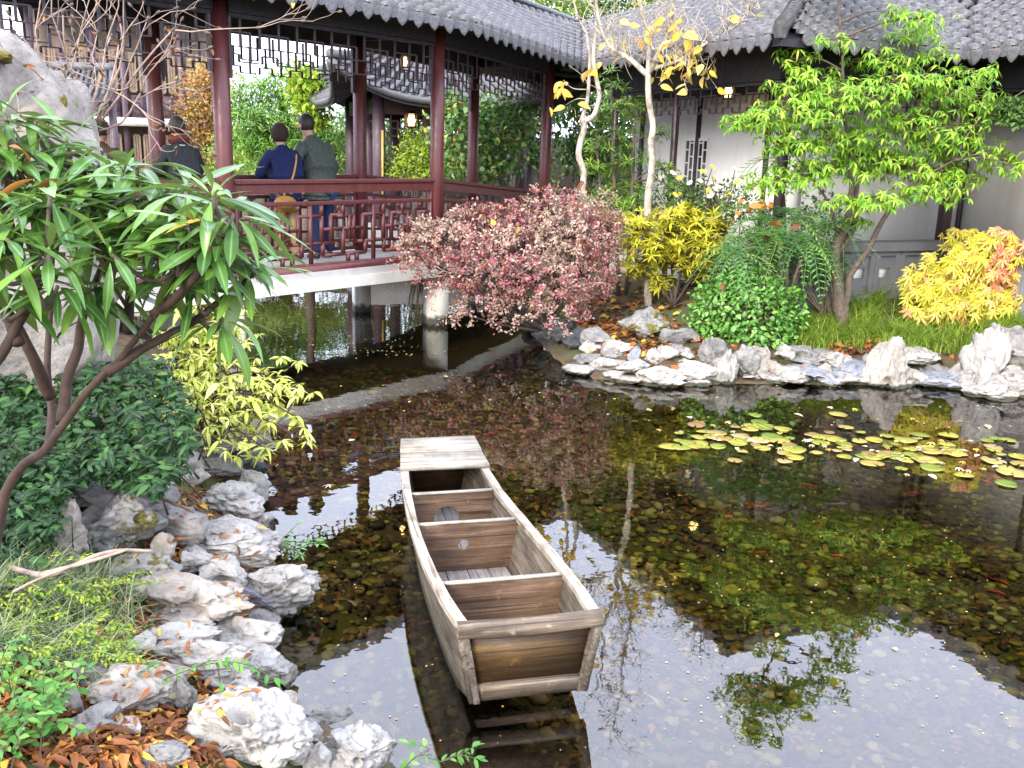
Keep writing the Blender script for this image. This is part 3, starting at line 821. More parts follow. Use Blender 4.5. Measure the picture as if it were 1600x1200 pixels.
rs_ = np.random.default_rng(66)
for k in range(34):
    x = 905 + 690 * (k + rs_.uniform(.1, .9)) / 34; y = np.interp(x, [900, 1000, 1130, 1400, 1600], [560, 580, 585, 585, 602]) - rs_.choice([4, 22, 36], p=[.4, .4, .2]) + rs_.normal(0, 3)
    place_rock('shore_stone', 'small pale stone filling a gap between the far shore stones', x, y, rs_.uniform(20, 38), rs_.uniform(14, 26), M[[W, W, G_, WM, B_][k % 5]], 5000 + k * 3, 'small stones between the far shore rocks', depth=1.0, sub=4, pits=4, rough=.18, sink=.6, fwd=0.1, grow=1.1)
# ------------------------------------------------------------------ rocks on the near left bank
DENTS = {'big white rock with a deep round hole at the bottom edge': (((0.05, -0.35, 0.93), 0.26, 0.62), ((-0.6, -0.7, 0.3), 0.3, 0.25), ((0.55, -0.8, 0.0), 0.22, 0.2), ((0.0, -1, -.2), 0.25, 0.18)),
         'wide hollowed tan rock in the middle of the left bank': (((-0.35, -0.8, 0.4), 0.3, 0.5), ((0.45, -0.8, 0.3), 0.22, 0.3)),
         'hooked white rock beside the water jutting rock': (((-0.1, -0.9, -0.2), 0.4, 0.55),),
         'large white rock lying in the water with a raised knob': (((-0.85, -0.3, 0.3), 0.3, 0.5), ((0.6, -0.2, 0.7), 0.5, 0.3)),
         'grey rock pointing right with a small hole below the dark leaves': (((0.1, -0.95, 0.2), 0.12, 0.3), ((0.3, -0.8, -0.5), 0.4, 0.4)),
         'white rock with a notch above the big holed rock': (((0, -.5, .8), .3, .5),)}
left_rocks = [
    (324, 688, 118, 84, G_, 'large smooth grey boulder under the pale yellow green shrub', 2),
    (376, 722, 52, 52, DK, 'wet dark rock at the waterline under the pale shrub', 2),
    (330, 735, 78, 30, G_, 'flat grey slab below the smooth boulder', 2),
    (352, 785, 92, 52, W, 'pitted pale rock beside the heap of brown leaves', 8),
    (132, 768, 88, 66, G_, 'grey rock pointing right with a small hole below the dark leaves', 3),
    (197, 785, 64, 64, G_, 'rounded grey rock right of the pointing rock', 3),
    (88, 845, 54, 92, WM, 'tall tan rock standing left of the mossy rock', 2),
    (152, 828, 96, 108, MS, 'mossy rock with small holes at the edge of the dark leaves', 8),
    (235, 822, 92, 66, G_, 'cracked grey rock right of the mossy rock', 4),
    (345, 845, 128, 66, W, 'long white rock above the water with a knob on top', 5),
    (300, 885, 66, 54, W, 'small white rock left of the bone shaped rocks', 4),
    (346, 905, 62, 66, W, 'hooked white rock beside the water jutting rock', 5),
    (424, 915, 100, 96, W, 'pale rock jutting out into the water', 4),
    (205, 900, 84, 66, MS, 'low mossy tan rock behind the bent branch', 4),
    (280, 948, 158, 80, WM, 'wide hollowed tan rock in the middle of the left bank', 6),
    (276, 996, 92, 48, W, 'sloping white rock below the hollowed tan rock', 3),
    (362, 990, 96, 58, W, 'smooth white rock beside the small dark rock', 4),
    (412, 968, 44, 30, G_, 'small dark grey rock at the water edge', 2),
    (412, 990, 46, 18, W, 'thin white stone sticking out over the water', 2),
    (286, 1032, 118, 58, W, 'long white rock with a smooth top below the sloping rock', 4),
    (395, 1040, 66, 58, W, 'pale rock touching the water below the thin stone', 4),
    (215, 1090, 108, 78, WM, 'tan boulder lying in brown leaves', 3),
    (352, 1068, 70, 66, W, 'white rock with a notch above the big holed rock', 4),
    (385, 1150, 132, 112, W, 'big white rock with a deep round hole at the bottom edge', 7),
    (545, 1172, 122, 100, W, 'large white rock lying in the water with a raised knob', 4),
    (282, 1094, 34, 60, G_, 'narrow grey stone left of the big holed rock', 2),
    (145, 1132, 84, 56, G_, 'grey rock half buried in leaves near the bottom left', 3),
    (242, 1176, 76, 44, G_, 'half buried grey stone at the bottom edge in the leaves', 3),
    (132, 1062, 62, 42, G_, 'small grey rock under the trailing sprigs', 3),
    (392, 935, 40, 36, B_, 'little blue grey stone behind the jutting rock', 2),
]
for i, (px, py, w, h, mt, lb, pt) in enumerate(left_rocks):
    place_rock('bank_rock', lb, px, py, w, h, M[mt], 900 + i * 11, 'limestones on the near left bank', depth=0.85, sub=6 if w * h > 7000 else 5 if w * h > 2000 else 4, pits=pt + 5, rough=0.2, sink=0.3, dents=DENTS.get(lb, ()), grow=1.0 if py > 1120 else 1.2)

rs_ = np.random.default_rng(55)
for k, (x, y) in enumerate([(300, 760), (395, 760), (300, 830), (255, 870), (270, 915), (395, 880), (330, 935), (395, 905), (250, 985), (330, 1020), (300, 1060), (250, 1060), (330, 1110), (300, 1150), (480, 1140), (440, 1065), (170, 1085), (190, 1130), (100, 1100), (420, 845), (385, 820), (290, 720), (255, 770), (470, 1180), (225, 1000), (478, 1150), (505, 1128), (455, 1105), (500, 1185)]):
    place_rock('bank_stone', 'small pale stone wedged between the larger rocks of the left bank', x + rs_.normal(0, 6), y + rs_.normal(0, 5), rs_.uniform(36, 66), rs_.uniform(26, 46), M[[W, W, G_, WM][k % 4]], 3000 + k * 3, 'small stones wedged on the left bank', depth=.9, sub=4, pits=3, rough=.15, sink=.4)
# the tall rock behind the rhododendron
tr_base = np.array([-2.84, 5.25, 0.55])
def tall_rock():
    V, F = ico(6); V = V.copy(); rs = np.random.default_rng(5)
    V = np.sign(V) * np.abs(V) ** 0.72                       # squarish block
    V /= np.max(np.abs(V))
    for nn, o in (((0.75, -0.2, 0.65), 1.08), ((-0.55, -0.25, 0.8), 0.8), ((0.75, -0.65, 0), 0.95), ((0.2, -0.95, 0.2), 0.88)):
        nn = nrm(nn); d = V @ nn - o; V -= nn * np.maximum(d, 0)[:, None] * 0.9
    N = V / np.linalg.norm(V, axis=1)[:, None]
    # a vertical groove parts the right-hand buttress from the main face
    g = np.exp(-((V[:, 0] - 0.42 - 0.18 * V[:, 2]) / 0.11) ** 2) * np.clip(-V[:, 1] + 0.2, 0, 1) * np.clip(V[:, 2] + 0.6, 0, 1)
    V -= N * (0.24 * g)[:, None]
    P = V * np.array([1, 1, 2.1])
    V = V + N * (0.10 * fbm(P * 1.3, 21, 4) + 0.035 * (1 - np.abs(fbm(P * 2.6, 33, 3))))[:, None]
    for c, s, dpt in (((0.45, -0.8, 0.15), 0.17, 0.3), ((0.55, -0.75, -0.1), 0.14, 0.28), ((0.2, -0.95, 0.45), 0.06, 0.08), ((-0.1, -0.95, 0.3), 0.05, 0.08), ((0.75, -0.5, 0.5), 0.07, 0.1),
                      ((0.35, -0.9, 0.62), 0.045, 0.07), ((-0.35, -0.95, 0.62), 0.05, 0.08), ((0.5, -0.85, -0.7), 0.2, 0.3), ((0.05, -0.95, -0.8), 0.18, 0.2)):
        V -= N * (dpt * np.exp(-np.sum((V - np.array(c)) ** 2, 1) / (2 * s * s)))[:, None]
    return V * np.array([0.53, 0.46, 1.12]), F
tall = thing('scholar_rock', 'tall pale limestone rock rising behind the rhododendron', 'rock', tr_base)
TV, TF = tall_rock()
TV = TV + tr_base + np.array([0, 0, 1.08])
add('rock_body', (TV, TF), M['rock_tall'], tall, True)
top = TV[TV[:, 2].argmax()]
def moss_patch(px, py, D, w, h, seed):
    c = at_d(px, py, D)
    d2 = np.sum((TV - c) ** 2, 1)
    p = TV[np.argmin(d2)]
    V, F = rock(seed, w / FPX * D / 2, w / FPX * D / 2, h / FPX * D / 2, 4, 4, 0.25, 0)
    return add('moss_patch', (V + p, F), M['moss'], tall, True)
for q in ((92, 56, 4.95, 42, 20, 1), (22, 81, 4.8, 18, 8, 2), (68, 100, 4.75, 8, 8, 3), (104, 140, 4.8, 9, 12, 4), (152, 112, 5.1, 10, 24, 5), (108, 176, 4.8, 20, 18, 6), (148, 420, 4.9, 18, 34, 7)):
    moss_patch(*q)
# ------------------------------------------------------------------ covered bridge and wall gallery
PITCH_ROW = 0.25
ROOF_T = 1.25
def V2(x, y): return np.array([x, y], float)
def unit2(v): return v / np.linalg.norm(v)
def left2(u): return np.array([-u[1], u[0]])
def offset_line(P, t):
    """plan polyline P moved t to its left, mitred"""
    n = len(P); out = []
    for i in range(n):
        if i == 0: nn = left2(unit2(P[1] - P[0])); out.append(P[0] + nn * t)
        elif i == n - 1: nn = left2(unit2(P[-1] - P[-2])); out.append(P[-1] + nn * t)
        else:
            a, b = left2(unit2(P[i] - P[i - 1])), left2(unit2(P[i + 1] - P[i]))
            s = a + b; s /= np.linalg.norm(s)
            out.append(P[i] + s * t / max(0.25, s @ a))
    return out
# columns of the bridge on the pond side, then the eaves 0.55 m outside them
c0, c1, c2 = V2(-5.16, 7.7), V2(-3.06, 10.1), V2(-1.05, 12.5)
EV = [None] * 7
colline = [c0, c1, c2, V2(0.42, 15.35)]
eb = offset_line(colline, -0.55)
Vv = V2(0.90, 15.05)
EAVE = [eb[0], eb[1], eb[2], Vv, V2(2.70, 10.5), V2(5.18, 11.6), V2(7.1, 6.9)]
EZ = [3.76, 3.76, 3.735, 3.57, 3.52, 3.52, 3.52]
RIDGE = offset_line(EAVE, ROOF_T)
RZ = [4.62, 4.62, 4.60, 4.45, 4.30, 4.30, 4.36]
FAR = [2 * r - e for r, e in zip(RIDGE, EAVE)]

def roof_point(i, s, t, side=0):
    """a point on slope i: s along the eave, t inward in plan; side 1 is the far slope"""
    A, Bq = (EAVE, RIDGE) if side == 0 else (FAR, RIDGE)
    u = unit2(EAVE[i + 1] - EAVE[i]); nn = left2(u) if side == 0 else -left2(u)
    p = A[i] + u * s + nn * t
    Ls = np.linalg.norm(EAVE[i + 1] - EAVE[i])
    f = np.clip(s / Ls, 0, 1)
    ze = EZ[i] * (1 - f) + EZ[i + 1] * f; zr = RZ[i] * (1 - f) + RZ[i + 1] * f
    k = t / ROOF_T
    return np.array([p[0], p[1], ze + (zr - ze) * (0.82 * k + 0.18 * k * k)])
def t_range(i, s, side):
    A = EAVE if side == 0 else FAR
    u = unit2(EAVE[i + 1] - EAVE[i])
    sE0, sE1 = 0.0, (A[i + 1] - A[i]) @ u
    sR0, sR1 = (RIDGE[i] - A[i]) @ u, (RIDGE[i + 1] - A[i]) @ u
    ts = np.linspace(0, ROOF_T, 126)
    ok = (s >= sE0 + (sR0 - sE0) * ts / ROOF_T - 1e-6) & (s <= sE1 + (sR1 - sE1) * ts / ROOF_T + 1e-6)
    if not ok.any(): return None
    return ts[ok][0], ts[ok][-1], min(sE0, sR0), max(sE1, sR1)
def tile_row(i, s, side, t0, t1, first):
    """one course of overlapping tiles: an arched cover run and the trough beside it"""
    u3 = np.append(unit2(EAVE[i + 1] - EAVE[i]), 0)
    n = max(1, int((t1 - t0) / 0.115))
    tt = np.linspace(t0, t1, n + 1)
    V, F = [], []
    ca = [math.radians(a) for a in (0, 30, 60, 90, 120, 150, 180)]
    cov = [(0.074 * math.cos(a), 0.012 + 0.066 * math.sin(a)) for a in ca]
    trg = [(0.065 + 0.12 * k / 4, 0.014 - 0.034 * math.sin(math.pi * k / 4)) for k in range(5)]
    for prof, lift in ((cov, 0.042), (trg, 0.028)):
        K = len(prof)
        for k in range(n):
            pa, pb = roof_point(i, s, tt[k], side), roof_point(i, s, tt[k + 1], side)
            jit = RNG.uniform(-0.008, 0.008)
            o = len(V)
            for (x, z) in prof: V.append(pa + u3 * (x + jit) + np.array([0, 0, z - 0.02]))      # lip underside
            for (x, z) in prof: V.append(pa + u3 * (x + jit) + np.array([0, 0, z + lift]))
            for (x, z) in prof: V.append(pb + u3 * (x + jit) + np.array([0, 0, z - 0.003]))
            for r_ in (0, K):
                for j in range(K - 1):
                    F.append((o + r_ + j, o + r_ + j + 1, o + r_ + K + j + 1, o + r_ + K + j))
    return np.array(V), np.array(F)
def drip_mesh():
    # hanging shield-shaped tile end, local x along the eave, z up, y outwards
    pr = [(-0.098, 0.035), (0.098, 0.035), (0.095, -0.01), (0.07, -0.058), (0.035, -0.1), (0, -0.125), (-0.035, -0.1), (-0.07, -0.058), (-0.095, -0.01)]
    V = [(x, -0.008 - 0.02 * (z < 0) * abs(z) * 5, z) for x, z in pr] + [(x, 0.008 - 0.02 * (z < 0) * abs(z) * 5, z) for x, z in pr]
    # raised centre of the front face
    V += [(x * 0.72, -0.014 - 0.02 * (z < 0) * abs(z) * 5, z * 0.72) for x, z in pr]
    k = len(pr); F = [tuple(range(k, 2 * k))]
    F += [(j, (j + 1) % k, k + (j + 1) % k, k + j) for j in range(k)]
    F += [(j, 2 * k + j, 2 * k + (j + 1) % k, (j + 1) % k) for j in range(k)]
    F += [tuple(range(3 * k - 1, 2 * k - 1, -1))]
    return make_mesh('drip_tile', np.array(V), F, M['drip'])
DRIP = drip_mesh()
def capmesh():
    V, F = lathe([(0.074, -0.012), (0.074, 0.012)], 14)
    V = V[:, [0, 2, 1]]
    return make_mesh('cover_tile_end', V, F, M['drip'])
CAP = capmesh()
def build_roof(parent, i0, i1):
    # boards under the tiles, closed above and below, with a fascia
    parts = []
    for i in range(i0, i1):
        for A in (EAVE, FAR):
            q = [np.append(A[i], EZ[i]), np.append(A[i + 1], EZ[i + 1]), np.append(RIDGE[i + 1], RZ[i + 1]), np.append(RIDGE[i], RZ[i])]
            up = np.array([p - (0, 0, 0.035 + 0.05 * (k < 2) * 0) for k, p in enumerate(q)])
            # the tile surface sags below the straight line, keep the boards under it
            mid = [(q[0] + q[3]) / 2 - (0, 0, 0.075), (q[1] + q[2]) / 2 - (0, 0, 0.075)]
            top = [up[0], up[1], mid[1], up[2], up[3], mid[0]]
            bot = [p - np.array([0, 0, 0.07]) for p in top]
            V = np.array(top + bot)
            F = [(0, 1, 2, 5), (5, 2, 3, 4), (11, 8, 7, 6), (10, 9, 8, 11), (0, 6, 7, 1), (3, 9, 10, 4), (1, 7, 8, 2), (2, 8, 9, 3), (0, 5, 11, 6), (5, 4, 10, 11)]
            parts.append((V, F))
    rf = add('roof', join(parts), M['soffit'], parent)
    for i in range(i0, i1):
        u = unit2(EAVE[i + 1] - EAVE[i]); yaw = math.atan2(u[1], u[0])
        for side in (0, 1):
            rng_ = t_range(i, 0.01, side)
            A = EAVE if side == 0 else FAR
            lo = min(0.0, (RIDGE[i] - A[i]) @ u); hi = max((A[i + 1] - A[i]) @ u, (RIDGE[i + 1] - A[i]) @ u)
            s = lo + 0.07
            while s < hi - 0.1:
                r_ = t_range(i, s, side)
                if r_ and r_[1] - r_[0] > 0.1:
                    tr_ = add('tile_row', tile_row(i, s, side, r_[0] - (0.05 if r_[0] < 0.02 else 0.0), r_[1], True), M['tile'], rf, False)
                    if r_[0] < 0.02 and side == 0:
                        p = roof_point(i, s, -0.055, side)
                        yj = RNG.uniform(-0.05, 0.05)
                        inst('cover_tile_end', CAP, rf, Matrix.Translation(Vector(p + (0, 0, 0.012))) @ Matrix.Rotation(yaw + yj, 4, 'Z'))
                        pd = roof_point(i, s + 0.125, -0.06, side)
                        inst('drip_tile', DRIP, rf, Matrix.Translation(Vector(pd + (0, 0, RNG.uniform(-0.006, 0.004)))) @ Matrix.Rotation(yaw + yj, 4, 'Z') @ Matrix.Rotation(RNG.uniform(-0.06, 0.06), 4, 'Y'))
                s += PITCH_ROW
        a, b_ = np.append(RIDGE[i], RZ[i] + 0.035), np.append(RIDGE[i + 1], RZ[i + 1] + 0.035)
        Ls = np.linalg.norm(b_ - a); pts = [a + (b_ - a) * t for t in np.linspace(0, 1, max(2, int(Ls / 0.16)))]
        parts = [bar(pts[k], pts[k + 1] - (pts[k + 1] - pts[k]) * 0.03, 0.17, 0.085 + 0.01 * (k % 2), ch=0.028) for k in range(len(pts) - 1)]
        add('ridge_cap', join(parts), M['tile'], rf)
    return rf
def hip(rf, i, swell=1.0):
    a, b_ = np.append(EAVE[i], EZ[i] + 0.1), np.append(RIDGE[i], RZ[i] + 0.08)
    N_ = 26; parts = []
    for k in range(N_):
        t0_, t1_ = k / N_, (k + 1) / N_
        f = lambda t: a + (b_ - a) * t + np.array([0, 0, -0.07 * math.sin(math.pi * t)])
        parts.append(tube([f(t0_), f(t1_ + 0.01)], [0.088, 0.074], 10))
    parts.append(tube([a - (b_ - a) * 0.02, a - (b_ - a) * 0.02 + (0, 0, -0.12)], [0.09, 0.06], 10))
    add('hip_ridge', join(parts), M['tile'], rf)

# lattice patterns in a unit cell, x along the bay in cells, z 0..1
FRIEZE = [((0, .7), (.5, .7)), ((.25, .36), (.75, .36)), ((.75, .7), (1, .7)), ((.25, 1), (.25, .36)), ((.5, .7), (.5, 0)), ((.75, 1), (.75, .36)), ((1, .7), (1, .18)),
          ((.5, 0), (.8, 0)), ((.8, 0), (.8, .18)), ((.8, .18), (1.2, .18)), ((1.2, .18), (1.2, 0)), ((.2, 0), (.5, 0))]
RAILP = [((0, 1), (0, 0)), ((-.18, .81), (.17, .81)), ((-.18, .81), (-.18, .34)), ((.17, .81), (.17, .36)), ((-.33, .34), (.36, .34)), ((-.33, .80), (-.33, .36)), ((-.6, .80), (-.33, .80)),
         ((-.14, .34), (-.14, .13)), ((-.5, .13), (-.14, .13)), ((.18, .34), (.18, .13)), ((.18, .13), (.5, .13)), ((.5, .58), (.5, .13)), ((.18, .58), (.5, .58)), ((.31, .82), (.31, .36)),
         ((.31, .82), (.62, .82)), ((-.5, .58), (-.18, .58)), ((.5, .36), (.72, .36)), ((.60, .82), (.60, .36)), ((-.42, .13), (-.42, 0)), ((-.28, .13), (-.28, 0)), ((.72, .13), (.72, 0)),
         ((-.18, 1), (-.18, .9)), ((.42, 1), (.42, .9)), ((.17, 1), (.17, .81)), ((-.5, 1), (-.5, .8))]
def lattice(A, Bp, z0a, z0b, h, cell, pat, w, th, inset=0.1):
    """bars of a lattice between the plan points A and B"""
    A, Bp = np.asarray(A), np.asarray(Bp)
    u = unit2(Bp - A); Ls = np.linalg.norm(Bp - A) - 2 * inset
    n = max(1, round(Ls / cell)); c = Ls / n
    out = []; seen = set()
    for k in range(-1, n + 1):
        for j, (p, q) in enumerate(pat):
            x0, x1 = (p[0] + k) * c, (q[0] + k) * c
            if abs(x0 - x1) < 1e-6 and (x0 < 0.02 or x0 > Ls - 0.02): continue
            lo, hi = max(0, min(x0, x1)), min(Ls, max(x0, x1))
            if hi < lo - 1e-9 or (abs(x0 - x1) > 1e-6 and hi - lo < 0.01) : continue
            if abs(x0 - x1) < 1e-6: lo = hi = x0
            key = (round(lo, 3), round(hi, 3), round(p[1], 2), round(q[1], 2))
            if key in seen: continue
            seen.add(key)
            def P(x, z):
                f = (x + inset) / (Ls + 2 * inset); zz = z0a * (1 - f) + z0b * f + z * h
                xy = A + u * (x + inset); return np.array([xy[0], xy[1], zz])
            horizontal = abs(x0 - x1) > 1e-6
            a, b_ = (P(lo, p[1]), P(hi, q[1])) if horizontal else (P(lo, min(p[1], q[1])), P(lo, max(p[1], q[1])))
            n3 = np.array([u[1], -u[0], 0])
            tk = th - (0.004 if horizontal else 0) - 0.0005 * (j % 5)
            out.append(bar(a, b_, tk, w, up=n3 if not horizontal else (0, 0, 1)) if not horizontal else bar(a, b_, tk, w))
    return out
def col3(p, z): return np.array([p[0], p[1], z])
def brackets(p, u, z):
    return bar(col3(p + u * 0.03, z - 0.12), col3(p + u * 0.155, z + 0.02), 0.05, 0.09)

# ---------------------------------------------------------------- the covered bridge
bridge = thing('covered_bridge', 'dark red timber covered bridge with grey tiled roof over the pond', 'covered bridge', (-2.0, 11.8, 0.0))
rf = build_roof(bridge, 0, 3)
Wd = 1.32
inner = offset_line(colline, Wd)
DZ = [0.86, 0.86, 0.86, 0.62]          # deck
FZ = [3.08, 3.08, 3.07, 2.98]           # underside of the frieze
deck_parts, beam_parts = [], []
out_l, in_l = offset_line(colline, -0.17), offset_line(colline, Wd + 0.17)
for i in range(3):
    q = [col3(out_l[i], DZ[i]), col3(out_l[i + 1], DZ[i + 1]), col3(in_l[i + 1], DZ[i + 1]), col3(in_l[i], DZ[i])]
    V = np.array(q + [p - (0, 0, 0.08) for p in q])
    deck_parts.append((V, [(0, 1, 2, 3), (7, 6, 5, 4), (0, 4, 5, 1), (1, 5, 6, 2), (2, 6, 7, 3), (3, 7, 4, 0)]))
    q = offset_line(colline, -0.20)[i], offset_line(colline, -0.20)[i + 1], offset_line(colline, Wd + 0.2)[i + 1], offset_line(colline, Wd + 0.2)[i]
    V = np.array([col3(p, DZ[i + (k in (1, 2))] - 0.083) for k, p in enumerate(q)] + [col3(p, DZ[i + (k in (1, 2))] - 0.215) for k, p in enumerate(q)])
    beam_parts.append((V, [(0, 1, 2, 3), (7, 6, 5, 4), (0, 4, 5, 1), (1, 5, 6, 2), (2, 6, 7, 3), (3, 7, 4, 0)]))
add('deck', join(deck_parts), M['deck'], bridge)
add('deck_beam', join(beam_parts), M['beam'], bridge)
for i in range(4):
    for ln, zz in ((colline, 0), (inner, 1)):
        p = ln[i]
        if i < 3: 
            u = unit2(colline[min(i + 1, 3)] - colline[i])
            add('pier', box((p[0], p[1], (DZ[i] - 0.215 - 0.5) / 2), 0.27 - 0.05 * zz, 0.27 - 0.05 * zz, DZ[i] - 0.215 + 0.5, math.atan2(u[1], u[0]) - 0.72), M['beam'], bridge)
        r_ = 0.09
        cc = add('column', lathe([(r_, DZ[i]), (r_, 2.0), (r_ * 0.97, FZ[i] + 0.85)], 20, (p[0], p[1], 0)), M['maroon'], bridge, True)
for i in range(3):
    for ln in (colline, inner):
        A, Bp = ln[i], ln[i + 1]
        u = unit2(Bp - A)
        za, zb = FZ[i] + 0.46, FZ[i + 1] + 0.46
        a, b_ = A + u * 0.09, Bp - u * 0.09
        add('beam', join([bar(col3(a, za + 0.19), col3(b_, zb + 0.19), 0.11, 0.36), bar(col3(a, za - 0.012), col3(b_, zb - 0.012), 0.07, 0.034)]), M['soffit'], bridge)
        bars = lattice(A, Bp, FZ[i], FZ[i + 1], 0.42, 0.46, FRIEZE, 0.013, 0.028, 0.13)
        bars += [bar(col3(A + u * 0.115, FZ[i] - 0.12), col3(A + u * 0.115, za - 0.03), 0.035, 0.045, up=(u[1], -u[0], 0)),
                 bar(col3(Bp - u * 0.115, FZ[i + 1] - 0.12), col3(Bp - u * 0.115, zb - 0.03), 0.035, 0.045, up=(u[1], -u[0], 0))]
        bars += [bar(col3(A + u * 0.098, FZ[i] - 0.17), col3(A + u * 0.098, FZ[i] + 0.1), 0.06, 0.03, up=(u[1], -u[0], 0))]
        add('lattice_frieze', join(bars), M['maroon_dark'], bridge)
        # railing
        ra, rb = DZ[i] + 1.0, DZ[i + 1] + 1.0
        if ln is colline or i < 3:
            rail = add('railing', join([bar(col3(a, ra), col3(b_, rb), 0.09, 0.055, ch=0.015), bar(col3(a, ra - 0.075), col3(b_, rb - 0.075), 0.055, 0.09)]), M['maroon'], bridge)
            add('middle_rail', bar(col3(a, ra - 0.24), col3(b_, rb - 0.24), 0.05, 0.045, ch=0.008), M['maroon'], rail)
            add('bottom_rail', join([bar(col3(a, DZ[i] + 0.045), col3(b_, DZ[i + 1] + 0.045), 0.07, 0.05, ch=0.01), bar(col3(a, DZ[i] - 0.03), col3(b_, DZ[i + 1] - 0.03), 0.09, 0.05)]), M['maroon'], rail)
            for f_ in (0.0, 1.0):
                pp = a * (1 - f_) + b_ * f_ + u * (0.022 - 0.044 * f_); zz = DZ[i] * (1 - f_) + DZ[i + 1] * f_
                add('rail_stile', bar(col3(pp, zz + 0.02), col3(pp, zz + 0.89), 0.045, 0.045, up=(u[1], -u[0], 0)), M['maroon'], rail)
            sub = lattice(A, Bp, DZ[i] + 0.07, DZ[i + 1] + 0.07, 0.67, 1.02, RAILP, 0.036, 0.04, 0.14)
            if ln is colline:
                for br in sub: add('lattice_bar', br, M['maroon'], rail)
            else:
                add('lattice_panel', join(sub), M['maroon'], rail)
# an outer sill on the beam edge with small joints
for i in range(3):
    o1, o2 = offset_line(colline, -0.125)[i], offset_line(colline, -0.125)[i + 1]
    add('sill', bar(col3(o1, DZ[i] + 0.012), col3(o2, DZ[i + 1] + 0.012), 0.05, 0.11), M['maroon'], bridge)
for ln in (colline, inner):                                     # cross beams
    pass
for i in range(4):
    add('cross_beam', bar(col3(colline[i], FZ[i] + 0.62), col3(inner[i], FZ[i] + 0.62), 0.1, 0.16), M['soffit'], bridge)

# ---------------------------------------------------------------- the wall gallery
gal = thing('wall_gallery', 'white walled gallery with grey tiled roof behind the planted bank', 'gallery', (3.8, 12.2, 0.5))
rf2 = build_roof(gal, 3, 6)
hip(rf2, 4)
gal_eave = EAVE[3:]
gcol = offset_line(gal_eave, 0.55)
gwall = offset_line(gal_eave, 1.6)
gz = 0.72
def gpoint(i, s): u = unit2(gcol[i + 1] - gcol[i]); return gcol[i] + u * s
def gcolumn(p, r_, z0=gz, mat='maroon_dark'):
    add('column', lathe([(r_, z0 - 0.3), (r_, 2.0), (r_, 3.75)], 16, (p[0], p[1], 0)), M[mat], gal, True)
for i, ss, r_ in ((0, (0.15, 1.95), 0.05), (1, (0.05,), 0.06), (2, (0.0, 2.2, 4.0), 0.085)):
    for s in ss: gcolumn(gpoint(i, s), r_)
for i in range(3):
    u = unit2(gcol[i + 1] - gcol[i]); A, Bp = gcol[i], gcol[i + 1]
    add('beam', join([bar(col3(A + u * .05, 3.36), col3(Bp - u * .05, 3.36), 0.12, 0.44), bar(col3(A + u * .05, 3.12), col3(Bp - u * .05, 3.12), 0.07, 0.03)]), M['soffit'], gal)
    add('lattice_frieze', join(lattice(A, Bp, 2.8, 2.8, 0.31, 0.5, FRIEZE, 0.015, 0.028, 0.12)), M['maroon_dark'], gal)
# back wall in panels parted by dark posts, with a lattice window
for i in range(3):
    A, Bp = gwall[i], gwall[i + 1]
    u = unit2(Bp - A); nn = left2(u)
    if i == 0: A = A - u * 1.2
    Ls = np.linalg.norm(Bp - A)
    add('back_wall', bar(col3(A + nn * 0.08, 2.05), col3(Bp + nn * 0.08 + u * (0.1 if i == 1 else 0), 2.05), 0.16, 2.9), M['plaster'], gal)
    s = 0.35
    while s < Ls - 0.2 and i != 1:
        p = A + u * s - nn * 0.028
        add('wall_post', bar(col3(p, 0.6), col3(p, 3.5), 0.05, 0.055, up=(u[1], -u[0], 0)), M['soffit'], gal)
        s += 1.75
    add('wall_plate', bar(col3(A - nn * 0.03, 3.2), col3(Bp - nn * 0.03, 3.2), 0.06, 0.2), M['soffit'], gal)
# lattice window in the wing by the bridge
A, Bp = gwall[0], gwall[1]; u = unit2(Bp - A); nn = left2(u)
wp = A + u * 0.55 - nn * 0.012
bars_ = [bar(col3(wp, 1.35), col3(wp + u * 0.62, 1.35), 0.03, 0.04), bar(col3(wp, 2.5), col3(wp + u * 0.62, 2.5), 0.03, 0.04)]
for k in range(6):
    p = wp + u * 0.62 * k / 5
    bars_.append(bar(col3(p, 1.37), col3(p, 2.48), 0.026, 0.022, up=(u[1], -u[0], 0)))
    for j in range(5):
        if k < 5: bars_.append(bar(col3(p + u * 0.012, 1.55 + 0.2 * j + 0.1 * (k % 2)), col3(p + u * 0.112, 1.55 + 0.2 * j + 0.1 * (k % 2)), 0.022, 0.02))
add('lattice_window', join(bars_), M['plaster'], gal)
wb = bar(col3(wp + nn * 0.006, 1.93), col3(wp + u * 0.62 + nn * 0.006, 1.93), 0.006, 1.1)
add('window_pane', wb, M['glass_dark'], gal)
# floor
for i in range(3):
    q = [gcol[i] - left2(unit2(gcol[i + 1] - gcol[i])) * 0.0, gcol[i + 1], gwall[i + 1], gwall[i]]
    V = np.array([col3(p, gz + 0.06) for p in q] + [col3(p, 0.2) for p in q])
    add('floor_slab', (V, [(0, 1, 2, 3), (7, 6, 5, 4), (0, 4, 5, 1), (1, 5, 6, 2), (2, 6, 7, 3), (3, 7, 4, 0)]), M['deck'], gal)
